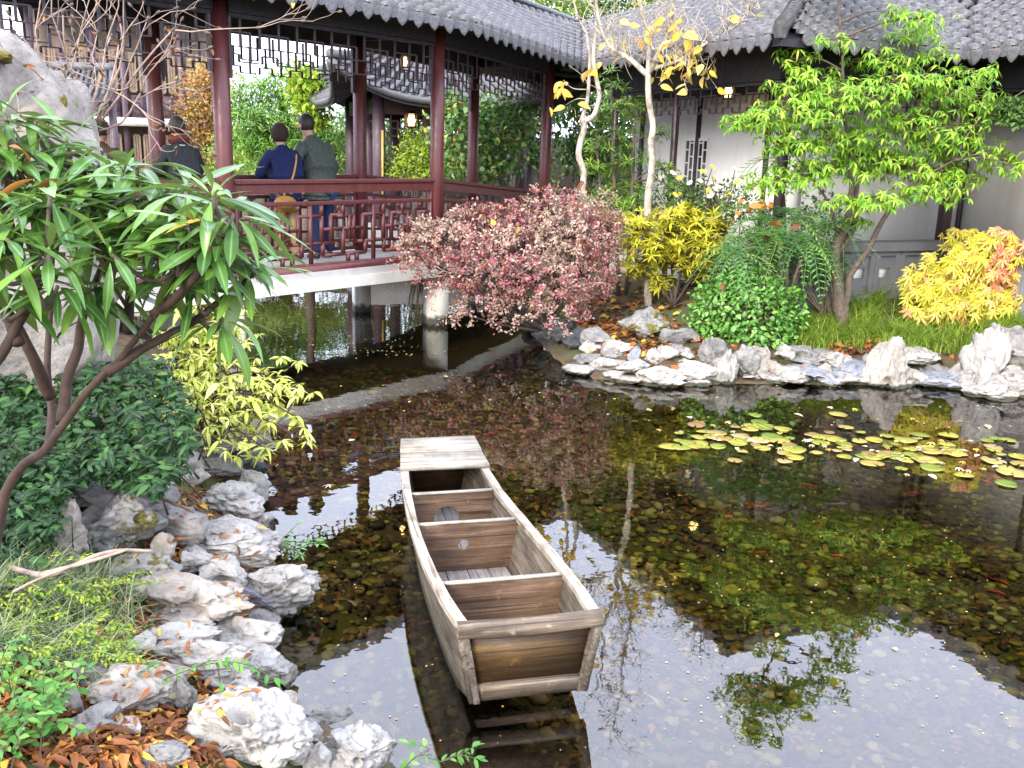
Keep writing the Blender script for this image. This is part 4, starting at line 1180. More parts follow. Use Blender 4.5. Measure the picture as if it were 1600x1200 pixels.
# pierced grey stone balustrade along the middle and right wings
def balustrade(i, s0, s1):
    u = unit2(gcol[i + 1] - gcol[i]); nn = left2(u); o = -nn * 0.12
    P = lambda s, z: col3(gpoint(i, s) + o, z)
    z0, z1 = 0.60, 1.22
    par = thing_part = add('stone_balustrade', bar(P(s0, z1 + 0.035), P(s1, z1 + 0.035), 0.34, 0.11, ch=0.012), M['stone'], gal)
    add('base_course', bar(P(s0, z0 - 0.14), P(s1, z0 - 0.14), 0.32, 0.42), M['stone'], par)
    n = max(1, round((s1 - s0) / 0.40)); c = (s1 - s0) / n
    zm, hgt = (z0 + 0.07 + z1 - 0.02) / 2, (z1 - 0.02) - (z0 + 0.07)
    for k in range(n):
        a = s0 + k * c + 0.004; b_ = a + c - 0.008
        mid = (a + b_) / 2; hw = 0.085
        ps = [bar(P(a, zm), P(a + 0.07, zm), 0.24, hgt), bar(P(b_ - 0.07, zm), P(b_, zm), 0.24, hgt)]        # frame
        ps += [bar(P(a + 0.07, z1 - 0.045), P(b_ - 0.07, z1 - 0.045), 0.24, 0.05), bar(P(a + 0.07, z0 + 0.095), P(b_ - 0.07, z0 + 0.095), 0.24, 0.05)]
        ps += [bar(P(a + 0.07, zm), P(mid - hw, zm), 0.16, hgt - 0.1), bar(P(mid + hw, zm), P(b_ - 0.07, zm), 0.16, hgt - 0.1)]
        ps += [bar(P(mid - hw, zm + 0.155), P(mid + hw, zm + 0.155), 0.16, hgt - 0.1 - 0.31 + 0.07), bar(P(mid - hw, zm - 0.155), P(mid + hw, zm - 0.155), 0.16, hgt - 0.1 - 0.31 + 0.07)]
        add('stone_panel', join(ps), M['stone'], par)
    for k in range(n):                                           # added white plates filling the openings, standing in for the lit wall behind
        a = s0 + k * c; mid = a + c / 2
        q = col3(gpoint(i, mid) + o - nn * 0.035, zm)
        add('lit_wall_standin', bar(q - np.append(u, 0) * 0.082, q + np.append(u, 0) * 0.082, 0.02, 0.235), M['plaster'], par)
balustrade(1, 0.2, np.linalg.norm(gcol[2] - gcol[1]) - 0.1)
balustrade(2, 0.3, 5.0)

# ---------------------------------------------------------------- lanterns
def emis(name, col, s):
    m, n, l, b = new_mat(name)
    b.inputs['Base Color'].default_value = (*col, 1); b.inputs['Emission Color'].default_value = (*col, 1); b.inputs['Emission Strength'].default_value = s
    return m
M['lamp'] = emis('lantern_glow', (1.0, 0.62, 0.22), 5.0)
def lantern(label, p, s=1.0):
    t = thing('hanging_lantern', label, 'lantern', p, 'glowing lanterns hung under the roofs')
    p = np.asarray(p, float)
    add('glow', lathe([(0.06 * s, 0.05 * s), (0.085 * s, 0.15 * s), (0.06 * s, 0.26 * s)], 8, p), M['lamp'], t)
    fr_ = [lathe([(0.1 * s, 0), (0.12 * s, 0.03 * s), (0.05 * s, 0.045 * s)], 8, p), lathe([(0.06 * s, 0.27 * s), (0.14 * s, 0.29 * s), (0.03 * s, 0.36 * s)], 8, p)]
    for k in range(8):
        a = 2 * math.pi * k / 8
        fr_.append(tube([p + (0.1 * s * math.cos(a), 0.1 * s * math.sin(a), 0.03 * s), p + (0.11 * s * math.cos(a), 0.11 * s * math.sin(a), 0.28 * s)], 0.008 * s, 4))
    add('frame', join(fr_), M['maroon_dark'], t)
    add('cord', tube([p + (0, 0, 0.36 * s), p + (0, 0, 0.75 * s)], 0.008, 4), M['soffit'], t)
# ------------------------------------------------------------------ pavilion beyond the bridge
def pavilion():
    cx, cy, D = -1.8, 20.4, 20
    yaw = 0.35; hw = 1.45
    z0 = 0.75
    t = thing('garden_pavilion', 'small timber pavilion with upswept tiled roof corners beyond the bridge', 'pavilion', (cx, cy, z0))
    ca, sa = math.cos(yaw), math.sin(yaw)
    def P(x, y, z): return np.array([cx + ca * x - sa * y, cy + sa * x + ca * y, z])
    add('base', box((cx, cy, z0 - 0.25), 3.5, 3.5, 0.5, yaw), M['stone'], t)
    for x in (-hw, -hw * 0.33, hw * 0.33, hw):
        for y in (-hw, hw):
            add('column', tube([P(x, y, z0), P(x, y, 3.3)], 0.12, 14), M['purple'], t, True)
    for y in (-hw * 0.33, hw * 0.33):
        for x in (-hw, hw): add('column', tube([P(x, y, z0), P(x, y, 3.3)], 0.12, 14), M['purple'], t, True)
    for x in (-hw + 0.02, -hw * 0.33):
        add('hanging_board', bar(P(x + 0.02, -hw - 0.13, 1.1), P(x + 0.02, -hw - 0.13, 2.55), 0.03, 0.11, up=(sa, -ca, 0)), M['gold'], t)
    fr_ = []
    for s in (-1, 1):
        fr_ += [bar(P(-hw, s * hw, 3.0), P(hw, s * hw, 3.0), 0.14, 0.3), bar(P(s * hw, -hw, 3.0), P(s * hw, hw, 3.0), 0.12, 0.28)]
    add('beam', join(fr_), M['maroon_dark'], t)
    add('lattice_frieze', join(lattice(P(-hw, -hw, 0)[:2], P(hw, -hw, 0)[:2], 2.45, 2.45, 0.4, 0.5, FRIEZE, 0.025, 0.03)), M['maroon_dark'], t)
    add('lattice_frieze', join(lattice(P(-hw, -hw, 0)[:2], P(-hw, hw, 0)[:2], 2.45, 2.45, 0.4, 0.5, FRIEZE, 0.025, 0.03)), M['maroon_dark'], t)
    rail_ = [bar(P(-hw, hw, 1.25), P(hw, hw, 1.25), 0.08, 0.08), bar(P(-hw, -hw, 1.25), P(-hw, hw, 1.25), 0.08, 0.08)]
    add('railing', join(rail_), M['purple'], t)
    # hipped roof with swept corners
    n = 16; E_, zt = 2.25, 5.0
    V, F = [], []
    for s in range(4):
        a = s * math.pi / 2; c_, s_ = math.cos(a), math.sin(a)
        o = len(V)
        for i in range(n + 1):
            x = -1 + 2 * i / n
            for j in range(7):
                k = j / 6
                e = E_ * (1 - k) + 0.12 * k
                lift = 0.6 * abs(x) ** 3.5 * (1 - k) ** 1.5
                ext = 1 + 0.12 * abs(x) ** 4 * (1 - k)
                lx, ly = x * e * ext, -e * ext
                z = 3.1 + lift + (zt - 3.1) * k ** 1.35
                V.append(P(c_ * lx - s_ * ly, s_ * lx + c_ * ly, z))
        for i in range(n):
            for j in range(6):
                F.append((o + i * 7 + j, o + (i + 1) * 7 + j, o + (i + 1) * 7 + j + 1, o + i * 7 + j + 1))
    V = np.array(V)
    Vb = V - np.array([0, 0, 0.14]); k = len(V)
    F2 = F + [tuple(i + k for i in reversed(f)) for f in F]
    for s in range(4):
        o = s * (n + 1) * 7
        for i in range(n): F2.append((o + i * 7, k + o + i * 7, k + o + (i + 1) * 7, o + (i + 1) * 7))
    roof = add('roof', (np.concatenate([V, Vb]), F2), M['soffit'], t)
    # rows of tiles on each slope
    for s in range(4):
        o = s * (n + 1) * 7
        G = V[o:o + (n + 1) * 7].reshape(n + 1, 7, 3)
        for r_ in range(24):
            x = (r_ + 0.5) / 24 * n; i = int(x); f = x - i
            pts = G[i] * (1 - f) + G[i + 1] * f + np.array([0, 0, 0.02])
            add('tile_row', tube(spline(pts, 3), 0.055, 6), M['tile'], roof, True)
        edge = G[:, 0] + np.array([0, 0, -0.03])
        add('eave_edge', tube(edge, 0.07, 6), M['drip'], roof, True)
        add('hip_ridge', tube(G[0] + (0, 0, 0.08), 0.09, 7), M['drip'], roof, True)
    add('finial', lathe([(0.2, 5.0), (0.1, 5.25), (0.18, 5.4), (0.02, 5.7)], 12, (cx, cy, 0)), M['drip'], t, True)
pavilion()
lantern('glowing amber lantern hung in the pavilion beyond the bridge', at_d(643, 200, 18.6), 0.9)
lantern('amber lantern under the roof of the covered bridge near the far columns', at_d(632, 106, 13.4), 0.5)
lantern('small amber lantern in the shade of the white walled gallery', at_d(1136, 156, 13.2), 0.7)

# ------------------------------------------------------------------ two-storey timber hall, far left
def hall():
    D0 = 27.0
    pL, pR = at_d(60, 200, D0), at_d(330, 200, D0 + 1.5)
    A, Bp = pL[:2], pR[:2]
    u = unit2(Bp - A); nn = left2(u); Ls = np.linalg.norm(Bp - A)
    yaw = math.atan2(u[1], u[0])
    t = thing('timber_hall', 'two storey brown timber hall with lattice panels seen beyond the bridge', 'building', col3((A + Bp) / 2, 0.5))
    c = (A + Bp) / 2 + nn * 2.0
    add('wall', box((c[0], c[1], 3.3), Ls, 3.7, 5.8, yaw), M['tan_wood'], t)
    P = lambda s, z, o=0.0: col3(A + u * s - nn * o, z)
    def zpx(py): return float(at_d(200, py, D0 + 0.7)[2])
    zb, zt = zpx(197), zpx(184)
    add('stone_band', bar(P(-0.2, (zb + zt) / 2, 0), P(Ls + 0.2, (zb + zt) / 2, 0), 1.1, zt - zb), M['beam'], t)
    z1 = zpx(148)
    nb = 6; c_ = Ls / nb
    for k in range(nb):
        s0, s1 = k * c_ + 0.12, (k + 1) * c_ - 0.12
        pn = add('lattice_panel', bar(P(s0, (zt + z1) / 2, 0.165), P(s1, (zt + z1) / 2, 0.165), 0.05, z1 - zt - 0.02), M['purple'], t)
        add('lattice', join(lattice(P(s0, 0, 0.2)[:2], P(s1, 0, 0.2)[:2], zt + 0.05, zt + 0.05, z1 - zt - 0.1, 0.35, FRIEZE, 0.02, 0.03, 0.02)), M['maroon_dark'], pn)
        for q in range(2):
            w0 = s0 + q * (s1 - s0) / 2 + 0.06; w1 = s0 + (q + 1) * (s1 - s0) / 2 - 0.06
            for (za, zc, mt) in ((z1 + 0.1, z1 + 1.15, 'glass_pale'), (0.8, zb - 0.25, 'glass_dark')):
                fr_ = [bar(P(w0, za, 0.17), P(w1, za, 0.17), 0.06, 0.07), bar(P(w0, zc, 0.17), P(w1, zc, 0.17), 0.06, 0.07),
                       bar(P(w0, za, 0.17), P(w0, zc, 0.17), 0.06, 0.07, up=(u[1], -u[0], 0)), bar(P(w1, za, 0.17), P(w1, zc, 0.17), 0.06, 0.07, up=(u[1], -u[0], 0)),
                       bar(P((w0 + w1) / 2, za, 0.17), P((w0 + w1) / 2, zc, 0.17), 0.05, 0.04, up=(u[1], -u[0], 0))]
                wd = add('window', join(fr_), M['tan_wood'], t)
                add('pane', bar(P(w0 + 0.04, (za + zc) / 2, 0.155), P(w1 - 0.04, (za + zc) / 2, 0.155), 0.02, zc - za - 0.06), M[mt], wd)
    for k in range(nb + 1):
        add('post', bar(P(k * c_, 0.3, 0.2), P(k * c_, 6.0, 0.2), 0.16, 0.18, up=(u[1], -u[0], 0)), M['purple'], t)
    e0, e1 = A - u * 0.8 - nn * 1.0, Bp + u * 0.8 - nn * 1.0
    r0, r1 = A - u * 0.8 + nn * 1.9, Bp + u * 0.8 + nn * 1.9
    q = [col3(e0, 5.9), col3(e1, 5.9), col3(r1, 7.3), col3(r0, 7.3)]
    q2 = [col3(e0 + nn * 5.8, 5.9), col3(e1 + nn * 5.8, 5.9)]
    V = np.array(q + q2 + [p - (0, 0, 0.2) for p in q + q2])
    roof = add('roof', (V, [(0, 1, 2, 3), (3, 2, 5, 4), (6, 9, 8, 7), (9, 10, 11, 8), (0, 6, 7, 1), (4, 5, 11, 10), (0, 3, 9, 6), (3, 4, 10, 9), (1, 7, 8, 2), (2, 8, 11, 5)]), M['soffit'], t)
    for k in range(28):
        f = (k + 0.5) / 28
        add('tile_row', tube([q[0] * (1 - f) + q[1] * f + (0, 0, 0.04), q[3] * (1 - f) + q[2] * f + (0, 0, 0.04)], 0.07, 6), M['tile'], roof, True)
hall()

# little tiled porch roof in front of the hall
def porch():
    D = 23.0
    p = at_d(150, 165, D)
    t = thing('tiled_porch', 'small grey tiled porch roof behind the tall rock', 'porch', (p[0], p[1], 0.5))
    n = 12; E_ = 1.0
    V, F = [], []
    for i in range(n + 1):
        x = -1 + 2 * i / n
        for j in range(5):
            k = j / 4
            V.append((p[0] - 0.25 + x * (E_ + 0.1) * (1 - 0.35 * k), p[1] - 0.9 + 0.9 * k, p[2] + 0.05 + 0.35 * abs(x) ** 3 * (1 - k) + 0.75 * k ** 1.3))
    V = np.array(V)
    for i in range(n):
        for j in range(4): F.append((i * 5 + j, (i + 1) * 5 + j, (i + 1) * 5 + j + 1, i * 5 + j + 1))
    k_ = len(V)
    F2 = F + [tuple(a + k_ for a in reversed(f)) for f in F] + [(i * 5, k_ + i * 5, k_ + (i + 1) * 5, (i + 1) * 5) for i in range(n)]
    roof = add('roof', (np.concatenate([V, V - (0, 0, 0.12)]), F2), M['soffit'], t)
    G = V.reshape(n + 1, 5, 3)
    for r_ in range(12): add('tile_row', tube(spline(G[r_] * 0.5 + G[r_ + 1] * 0.5 + np.array([0, 0, 0.02]), 3), 0.05, 6), M['tile'], roof, True)
    add('ridge', tube(G[:, 4] + (0, 0, 0.06), 0.1, 7), M['drip'], roof, True)
    for x in (-0.9, 0.5): add('post', tube([(p[0] + x, p[1] - 0.3, 0.4), (p[0] + x, p[1] - 0.3, p[2] + 0.1)], 0.09, 10), M['purple'], t, True)
porch()
# ------------------------------------------------------------------ the wooden punt
def boat():
    P = lambda px, py, z: at_z(px, py, z)
    zn, zm, zf = 0.42, 0.36, 0.42
    left = [P(722, 984, zn), P(690, 935, .40), P(663, 880, .375), P(645, 830, .365), P(634, 780, .365), P(629, 738, .38), P(629, 695, .43)]
    right = [P(936, 962, zn), P(905, 915, .40), P(862, 862, .375), P(822, 815, .365), P(783, 768, .365), P(755, 723, .38), P(738, 690, .43)]
    cl = (np.mean(left[:1] + right[:1], axis=0) + 0); cf = (left[-1] + right[-1]) / 2
    org = np.array([(cl[0] + cf[0]) / 2, (cl[1] + cf[1]) / 2, 0.0])
    ax = cf - cl; ax[2] = 0; Lh = np.linalg.norm(ax); ax /= Lh
    sd = np.array([ax[1], -ax[0], 0])
    t = thing('wooden_boat', 'weathered wooden punt with open compartments floating on the pond', 'boat', org)
    yaw = math.atan2(ax[1], ax[0]) - math.pi / 2
    t.rotation_euler = (0, 0, yaw)
    # local frame: x to the right, y towards the far end
    def loc(p): d = p - org; return np.array([d @ sd, d @ ax, p[2]])
    Lp, Rp = spline([loc(p) for p in left], 5), spline([loc(p) for p in right], 5)
    n = len(Lp); tt = np.linspace(0, 1, n)
    zb = np.interp(tt, [0, .1, .25, .8, .93, 1], [0.075, 0.02, -0.06, -0.07, 0.0, 0.10])
    ins = np.interp(tt, [0, .3, .7, 1], [0.055, 0.07, 0.07, 0.06])
    LB = Lp.copy(); RB = Rp.copy()
    LB[:, 0] += ins; RB[:, 0] -= ins; LB[:, 2] = zb; RB[:, 2] = zb
    BASE[t.name] = np.zeros(3)
    th = 0.026
    def strip(top, bot, thick, s):
        V, F = [], []
        k = len(top)
        for i in range(k):
            V += [top[i], bot[i], bot[i] + (s * thick, 0, 0.0), top[i] + (s * thick, 0, 0)]
        for i in range(k - 1):
            a = 4 * i
            for j in range(4): F.append((a + j, a + (j + 1) % 4, a + 4 + (j + 1) % 4, a + 4 + j))
        F += [(3, 2, 1, 0), (4 * k - 4, 4 * k - 3, 4 * k - 2, 4 * k - 1)]
        return np.array(V), F
    # sides in two planks each
    for T_, B_, s in ((Lp, LB, 1), (Rp, RB, -1)):
        mid = T_ * 0.48 + B_ * 0.52
        gap = np.array([0, 0, 0.003])
        add('side_plank', strip(T_ - (0, 0, 0.02), mid + gap, th, s), M['boat_long'], t)
        add('side_plank', strip(mid - gap, B_, th, s), M['boat_long'], t)
        # gunwale capping
        V, F = [], []
        for i in range(n):
            p = T_[i] + np.array([s * th * 0.5, 0, 0])
            wob = 0.002 * math.sin(i * 2.1) 
            for a, c in ((-0.024, -0.018), (0.024, -0.018), (0.024, 0.010 + wob), (-0.024, 0.010 + wob)): V.append(p + (a, 0, c))
        for i in range(n - 1):
            a = 4 * i
            for j in range(4): F.append((a + j, a + (j + 1) % 4, a + 4 + (j + 1) % 4, a + 4 + j))
        F += [(3, 2, 1, 0), (4 * n - 4, 4 * n - 3, 4 * n - 2, 4 * n - 1)]
        add('gunwale', (np.array(V), F), M['boat_pale'], t)
    # floor boards
    for k in range(4):
        ra_ = range(2, n - 2)
        a, b_ = k / 4 + 0.006 + (0.03 if k == 0 else 0), (k + 1) / 4 - 0.006 - (0.03 if k == 3 else 0)
        V, F = [], []
        for i in ra_:
            q0, q1 = LB[i] * (1 - a) + RB[i] * a, LB[i] * (1 - b_) + RB[i] * b_
            f0 = max(0.0, (0.085 - LB[i][2])); q0 = q0 + np.array([0.03 * (0.5 - a), 0, 0]) * 0; V += [q0 * 1.0 + (0, 0, f0), q1 + (0, 0, f0), q1 + (0, 0, f0 - 0.024), q0 + (0, 0, f0 - 0.024)]
        for i in range(len(ra_) - 1):
            c = 4 * i
            for j in range(4): F.append((c + j, c + (j + 1) % 4, c + 4 + (j + 1) % 4, c + 4 + j))
        F += [(3, 2, 1, 0), tuple(4 * len(ra_) - 4 + q for q in range(4))]
        add('floor_board', (np.array(V), F), M['boat_grey'], t)
    # near end: a board in two pieces, a rounded head rail, a bottom lip
    def section(y):
        f = lambda A: np.array([np.interp(y, A[:, 1], A[:, c]) for c in range(3)])
        return f(Lp), f(Rp), f(LB), f(RB)
    def crossboard(y0, z0, z1, thick, inset=0.0, lean=0.0):
        l_, r_, lb, rb = section(y0)
        def X(side, z):
            a, b_ = (l_, lb) if side < 0 else (r_, rb)
            k = (z - b_[2]) / (a[2] - b_[2] + 1e-9); return b_[0] + (a[0] - b_[0]) * k - side * inset
        V = []
        for y in (y0, y0 + thick):
            for (side, z) in ((-1, z0), (1, z0), (1, z1), (-1, z1)): V.append((X(side, z), y + lean * (z - z0), z))
        return np.array(V), BOXF
    ye = Lp[0, 1] if Lp[0, 1] > Rp[0, 1] else Rp[0, 1]
    y0 = max(Lp[0, 1], Rp[0, 1]) + 0.003
    add('end_board', crossboard(y0 + 0.012, 0.155, 0.375, 0.03, 0.004), M['boat_end'], t)
    add('end_lip', crossboard(y0, 0.078, 0.15, 0.045, 0.0), M['boat_rail'], t)
    l_, r_, _, _ = section(y0)
    hp = [(l_[0] - 0.012, y0 + 0.01, 0.405), ((l_[0] + r_[0]) / 2, y0 + 0.0, 0.40), (r_[0] + 0.012, y0 + 0.01, 0.405)]
    V, F = tube(spline(hp, 6), 0.042, 12)
    V[:, 2] = 0.402 + (V[:, 2] - 0.402) * 0.85
    add('head_rail', (V, F), M['boat_rail'], t, True)
    # corner posts of the near end
    for A_, B_, s in ((l_, LB[0], 1), (r_, RB[0], -1)):
        add('corner_post', bar((A_[0] - s * 0.004, y0 + 0.006, 0.41), (B_[0] - s * 0.004, y0 + 0.006, B_[2] + 0.005), 0.03, 0.04, up=(0, 1, 0)), M['boat_long'], t)
    # far end board
    yf = min(Lp[-1, 1], Rp[-1, 1]) - 0.03
    add('end_board', crossboard(yf, 0.10, 0.41, 0.028, 0.004), M['boat_end'], t)
    # far deck, two boards
    yd0 = (loc(P(632, 735, .41))[1] + loc(P(755, 723, .41))[1]) / 2
    yd1 = yf + 0.05
    for k in range(2):
        a, b_ = yd0 + (yd1 - yd0) * k / 2 + 0.006, yd0 + (yd1 - yd0) * (k + 1) / 2 - 0.006
        la, ra, _, _ = section(a); lb_, rb_, _, _ = section(b_)
        V = []
        for dz in (0.012, 0.036):
            for p, dx in ((la, -0.014), (ra, 0.014), (rb_, 0.012), (lb_, -0.012)):
                V.append((p[0] + dx, p[1], p[2] + dz + (0.006 if k else 0)))
        add('deck_board', (np.array(V), BOXF), M['boat_pale_x'], t)
    # bulkheads
    def bulkhead(pxl, pxr, zg, hole=None, nm='bulkhead'):
        a, b_ = loc(P(*pxl, zg)), loc(P(*pxr, zg))
        y = (a[1] + b_[1]) / 2
        l_, r_, lb, rb = section(y)
        l_, r_ = l_ + (th, 0, -0.012), r_ + (-th, 0, -0.012); kz = (0.09 - lb[2]) / (l_[2] - lb[2]); lb, rb = lb * (1 - kz) + l_ * kz + (th * (1 - kz), 0, 0), rb * (1 - kz) + r_ * kz + (-th * (1 - kz), 0, 0)
        outer = [(lb[0], lb[2]), (rb[0], rb[2]), (r_[0], r_[2]), (l_[0], l_[2])]
        polys = [[Vector((x, z, 0)) for x, z in outer]]
        hs = []
        if hole == 'round':
            cx, cz, rr = (l_[0] + r_[0]) / 2 - 0.02, l_[2] - 0.12, 0.03
            hs = [(cx + rr * math.cos(q), cz + rr * math.sin(q)) for q in np.linspace(0, 2 * math.pi, 20, endpoint=False)]
        elif hole == 'arch':
            cx, z_lo, hw, hh = lb[0] * 0.58 + rb[0] * 0.42, lb[2] + 0.006, 0.075, 0.185
            hs = [(cx - hw, z_lo), (cx - hw, z_lo + hh - hw)] + [(cx + hw * math.cos(q), z_lo + hh - hw + hw * math.sin(q)) for q in np.linspace(math.pi * .9, math.pi * .1, 9)] + [(cx + hw, z_lo + hh - hw), (cx + hw, z_lo)]
        if hs: polys.append([Vector((x, z, 0)) for x, z in hs])
        tri = tessellate_polygon(polys)
        pts = [(p.x, p.y) for pl in polys for p in pl]
        k = len(pts); V = [(x, y, z) for x, z in pts] + [(x, y + 0.02, z) for x, z in pts]
        F = [tuple(f) for f in tri] + [tuple(i + k for i in reversed(f)) for f in tri]
        o = 0
        for pl in polys:
            m_ = len(pl)
            for j in range(m_): F.append((o + j, o + (j + 1) % m_, k + o + (j + 1) % m_, k + o + j))
            o += m_
        bk = add(nm, (np.array(V), F), M['boat_cross'], t)
        add('bulkhead_cap', bar((l_[0] + 0.002, y + 0.01, l_[2] + 0.008), (r_[0] - 0.002, y + 0.01, r_[2] + 0.008), 0.024, 0.012), M['boat_pale_x'], bk)
        return bk
    bulkhead((641, 772), (777, 765), .366, 'arch')
    bulkhead((655, 822), (812, 806), .368, 'round')
    bulkhead((696, 912), (882, 897), .39, None)
boat()
# ------------------------------------------------------------------ people, built as skinned skeletons
def skin_mesh(name, nodes, edges, root, sub=2):
    """nodes: list of (xyz, (rx, ry)); one continuous skinned surface"""
    me = bpy.data.meshes.new(name + '_skeleton')
    me.from_pydata([n_[0] for n_ in nodes], edges, [])
    ob = bpy.data.objects.new(name + '_skeleton', me); COL.objects.link(ob)
    ob.modifiers.new('Skin', 'SKIN')
    sk = me.skin_vertices[0].data
    for i, n_ in enumerate(nodes):
        sk[i].radius = n_[1]; sk[i].use_root = (i == root)
    ss = ob.modifiers.new('Sub', 'SUBSURF'); ss.levels = sub; ss.render_levels = sub
    dg = bpy.context.evaluated_depsgraph_get(); dg.update()
    ev = ob.evaluated_get(dg)
    out = bpy.data.meshes.new_from_object(ev)
    V = np.zeros(len(out.vertices) * 3); out.vertices.foreach_get('co', V); V = V.reshape(-1, 3)
    F = [tuple(p.vertices) for p in out.polygons]
    bpy.data.objects.remove(ob, do_unlink=True); bpy.data.meshes.remove(me); bpy.data.meshes.remove(out)
    return V, F
M['skin'] = simple('skin', (0.42, 0.24, 0.16), 0.5, 0.08, 10, 0)
M['skin_tan'] = simple('tanned_skin', (0.3, 0.16, 0.1), 0.5, 0.08, 10, 0)
def cloth(name, col): return simple(name, col, 0.85, 0.22, 26, 0.5, spec=0.2)
M['hair_dark'] = simple('dark_hair', (0.018, 0.012, 0.01), 0.55, 0.5, 60, 0.6)
M['hair_brown'] = simple('brown_hair', (0.035, 0.02, 0.014), 0.55, 0.5, 60, 0.6)
M['shoe'] = simple('dark_shoe', (0.02, 0.02, 0.022), 0.5, 0.3, 20)

def person(label, base, yaw, H, lean, jacket, trousers, hair, skin='skin', extras=(), arm='rail', headdrop=0.0, jlen=0.0, wide=1.0):
    """local frame: x right, y the way the person faces, z up"""
    t = thing('person', label, 'person', base)
    ca, sa = math.cos(yaw), math.sin(yaw)
    s = H / 1.72
    def hip_lean(p):                                             # bend forward about the hips
        x, y, z = p; zh = 0.95
        if z > zh:
            dz = z - zh; y += math.sin(lean) * dz; z = zh + math.cos(lean) * dz
        return (x * s, y * s, z * s)
    Wd_ = lambda V: np.stack([base[0] + ca * V[:, 0] - sa * V[:, 1], base[1] + sa * V[:, 0] + ca * V[:, 1], base[2] + V[:, 2]], 1)
    rail_z = 1.02
    def arms(side, extra=0.0, to_wrist=True):
        sh = (side * 0.205, 0.0, 1.39)
        if arm == 'rail':
            el = (side * 0.32, 0.10, 1.14); wr = (side * 0.14, 0.30, 1.10)
        else:
            el = (side * 0.26, 0.05, 1.14); wr = (side * 0.17, 0.24, 1.06)
        return sh, el, wr
    nodes, edges = [], []
    def N(p, r, frm=None, leaned=True):
        q = hip_lean(p) if leaned else tuple(c * s for c in p)
        nodes.append((q, (r[0] * s, r[1] * s))); 
        if frm is not None: edges.append((frm, len(nodes) - 1))
        return len(nodes) - 1
    pel = N((0, 0, 0.95), (0.10, 0.08)); wa = N((0, 0, 1.10), (0.09, 0.07), pel); ch = N((0, 0, 1.28), (0.095, 0.07), wa)
    nb = N((0, 0, 1.43), (0.05, 0.048), ch); nk = N((0, 0.02, 1.52), (0.05, 0.052), nb)
    hd0 = N((0, 0.035 + headdrop * .3, 1.58), (0.07, 0.078), nk); hd1 = N((0, 0.035 + headdrop * .7, 1.655), (0.081, 0.098), hd0); hd2 = N((0, 0.03 + headdrop, 1.72), (0.056, 0.068), hd1)
    for sd_ in (-1, 1):
        sh, el, wr = arms(sd_)
        a = N((sh[0] * .9, sh[1], sh[2] - .02), (0.04, 0.04), ch); e = N(el, (0.036, 0.036), a); w = N(wr, (0.026, 0.03), e)
        d = nrm(np.array(wr) - np.array(el))
        pm = N(tuple(np.array(wr) + d * 0.06), (0.028, 0.016), w)
        for k, off in enumerate((-0.022, -0.007, 0.008, 0.022)):
            ln = (0.055, 0.068, 0.064, 0.05)[k]
            f1 = N(tuple(np.array(wr) + d * 0.10 + np.array([off, 0, 0.0])), (0.008, 0.008), pm)
            f2 = N(tuple(np.array(wr) + d * (0.10 + ln) + np.array([off * 1.1, 0, -0.03])), (0.007, 0.007), f1)
        th_ = N(tuple(np.array(wr) + d * 0.05 + np.array([-sd_ * 0.04, 0, 0.0])), (0.009, 0.009), w)
        th2 = N(tuple(np.array(wr) + d * 0.09 + np.array([-sd_ * 0.055, 0, -0.015])), (0.008, 0.008), th_)
        hp = N((sd_ * 0.085, 0, 0.86), (0.07, 0.075), pel); kn = N((sd_ * 0.10, 0.015, 0.50), (0.05, 0.052), hp, False)
        an = N((sd_ * 0.11, -0.02, 0.09), (0.036, 0.042), kn, False); to = N((sd_ * 0.125, 0.13, 0.035), (0.04, 0.03), an, False)
    V, F = skin_mesh('body', nodes, edges, pel, 1)
    V[:, 0] = np.where(np.abs(V[:, 0]) > .11, np.sign(V[:, 0]) * (.11 + (np.abs(V[:, 0]) - .11) * (wide - .22)), V[:, 0])
    add('body', (Wd_(V), F), M[skin], t, True)
    # face: nose, ears
    hc = np.array(hip_lean((0, 0.035 + headdrop * .7, 1.645)))
    for sd_ in (-1, 1):
        V, F = ico(2); V = V * np.array([0.012, 0.02, 0.032]) * s + hc + np.array([sd_ * 0.088 * s, -0.005, -0.01])
        add('ear', (Wd_(V), F), M[skin], t, True)
    V, F = ico(2); V = V * np.array([0.012, 0.02, 0.022]) * s + hc + np.array([0, 0.108 * s, -0.015])
    add('nose', (Wd_(V), F), M[skin], t, True)
    # jacket
    nodes, edges = [], []
    jl = 0.82 - jlen
    pel = N((0, 0, 0.92), (0.215, 0.15)); lo = N((0, 0, jl), (0.22, 0.155), pel, False) ; wa = N((0, 0, 1.08), (0.21, 0.15), pel)
    ch = N((0, 0.0, 1.28), (0.235, 0.16), wa); nb = N((0, 0.005, 1.435), (0.135, 0.11), ch); co = N((0, 0.02, 1.53), (0.078, 0.078), nb)
    for sd_ in (-1, 1):
        sh, el, wr = arms(sd_)
        a = N((sh[0], sh[1], sh[2] - 0.01), (0.09, 0.09), ch); m_ = N(tuple((np.array(sh) + el) / 2), (0.08, 0.08), a); e = N(el, (0.07, 0.072), m_); w = N(tuple(np.array(wr) * 0.95 + np.array(el) * 0.05), (0.044, 0.046), e)
    V, F = skin_mesh('jacket', nodes, edges, pel, 2)
    Nn = fbm(V * 11, 5, 3)
    V[:, 0] *= wide
    V = V + np.stack([Nn * 0.006, fbm(V * 11, 9, 3) * 0.007, fbm(V * 9, 13, 2) * 0.003], 1)
    add('jacket', (Wd_(V), F), jacket, t, True)
    # trousers
    nodes, edges = [], []
    pel = N((0, 0, 0.93), (0.175, 0.135))
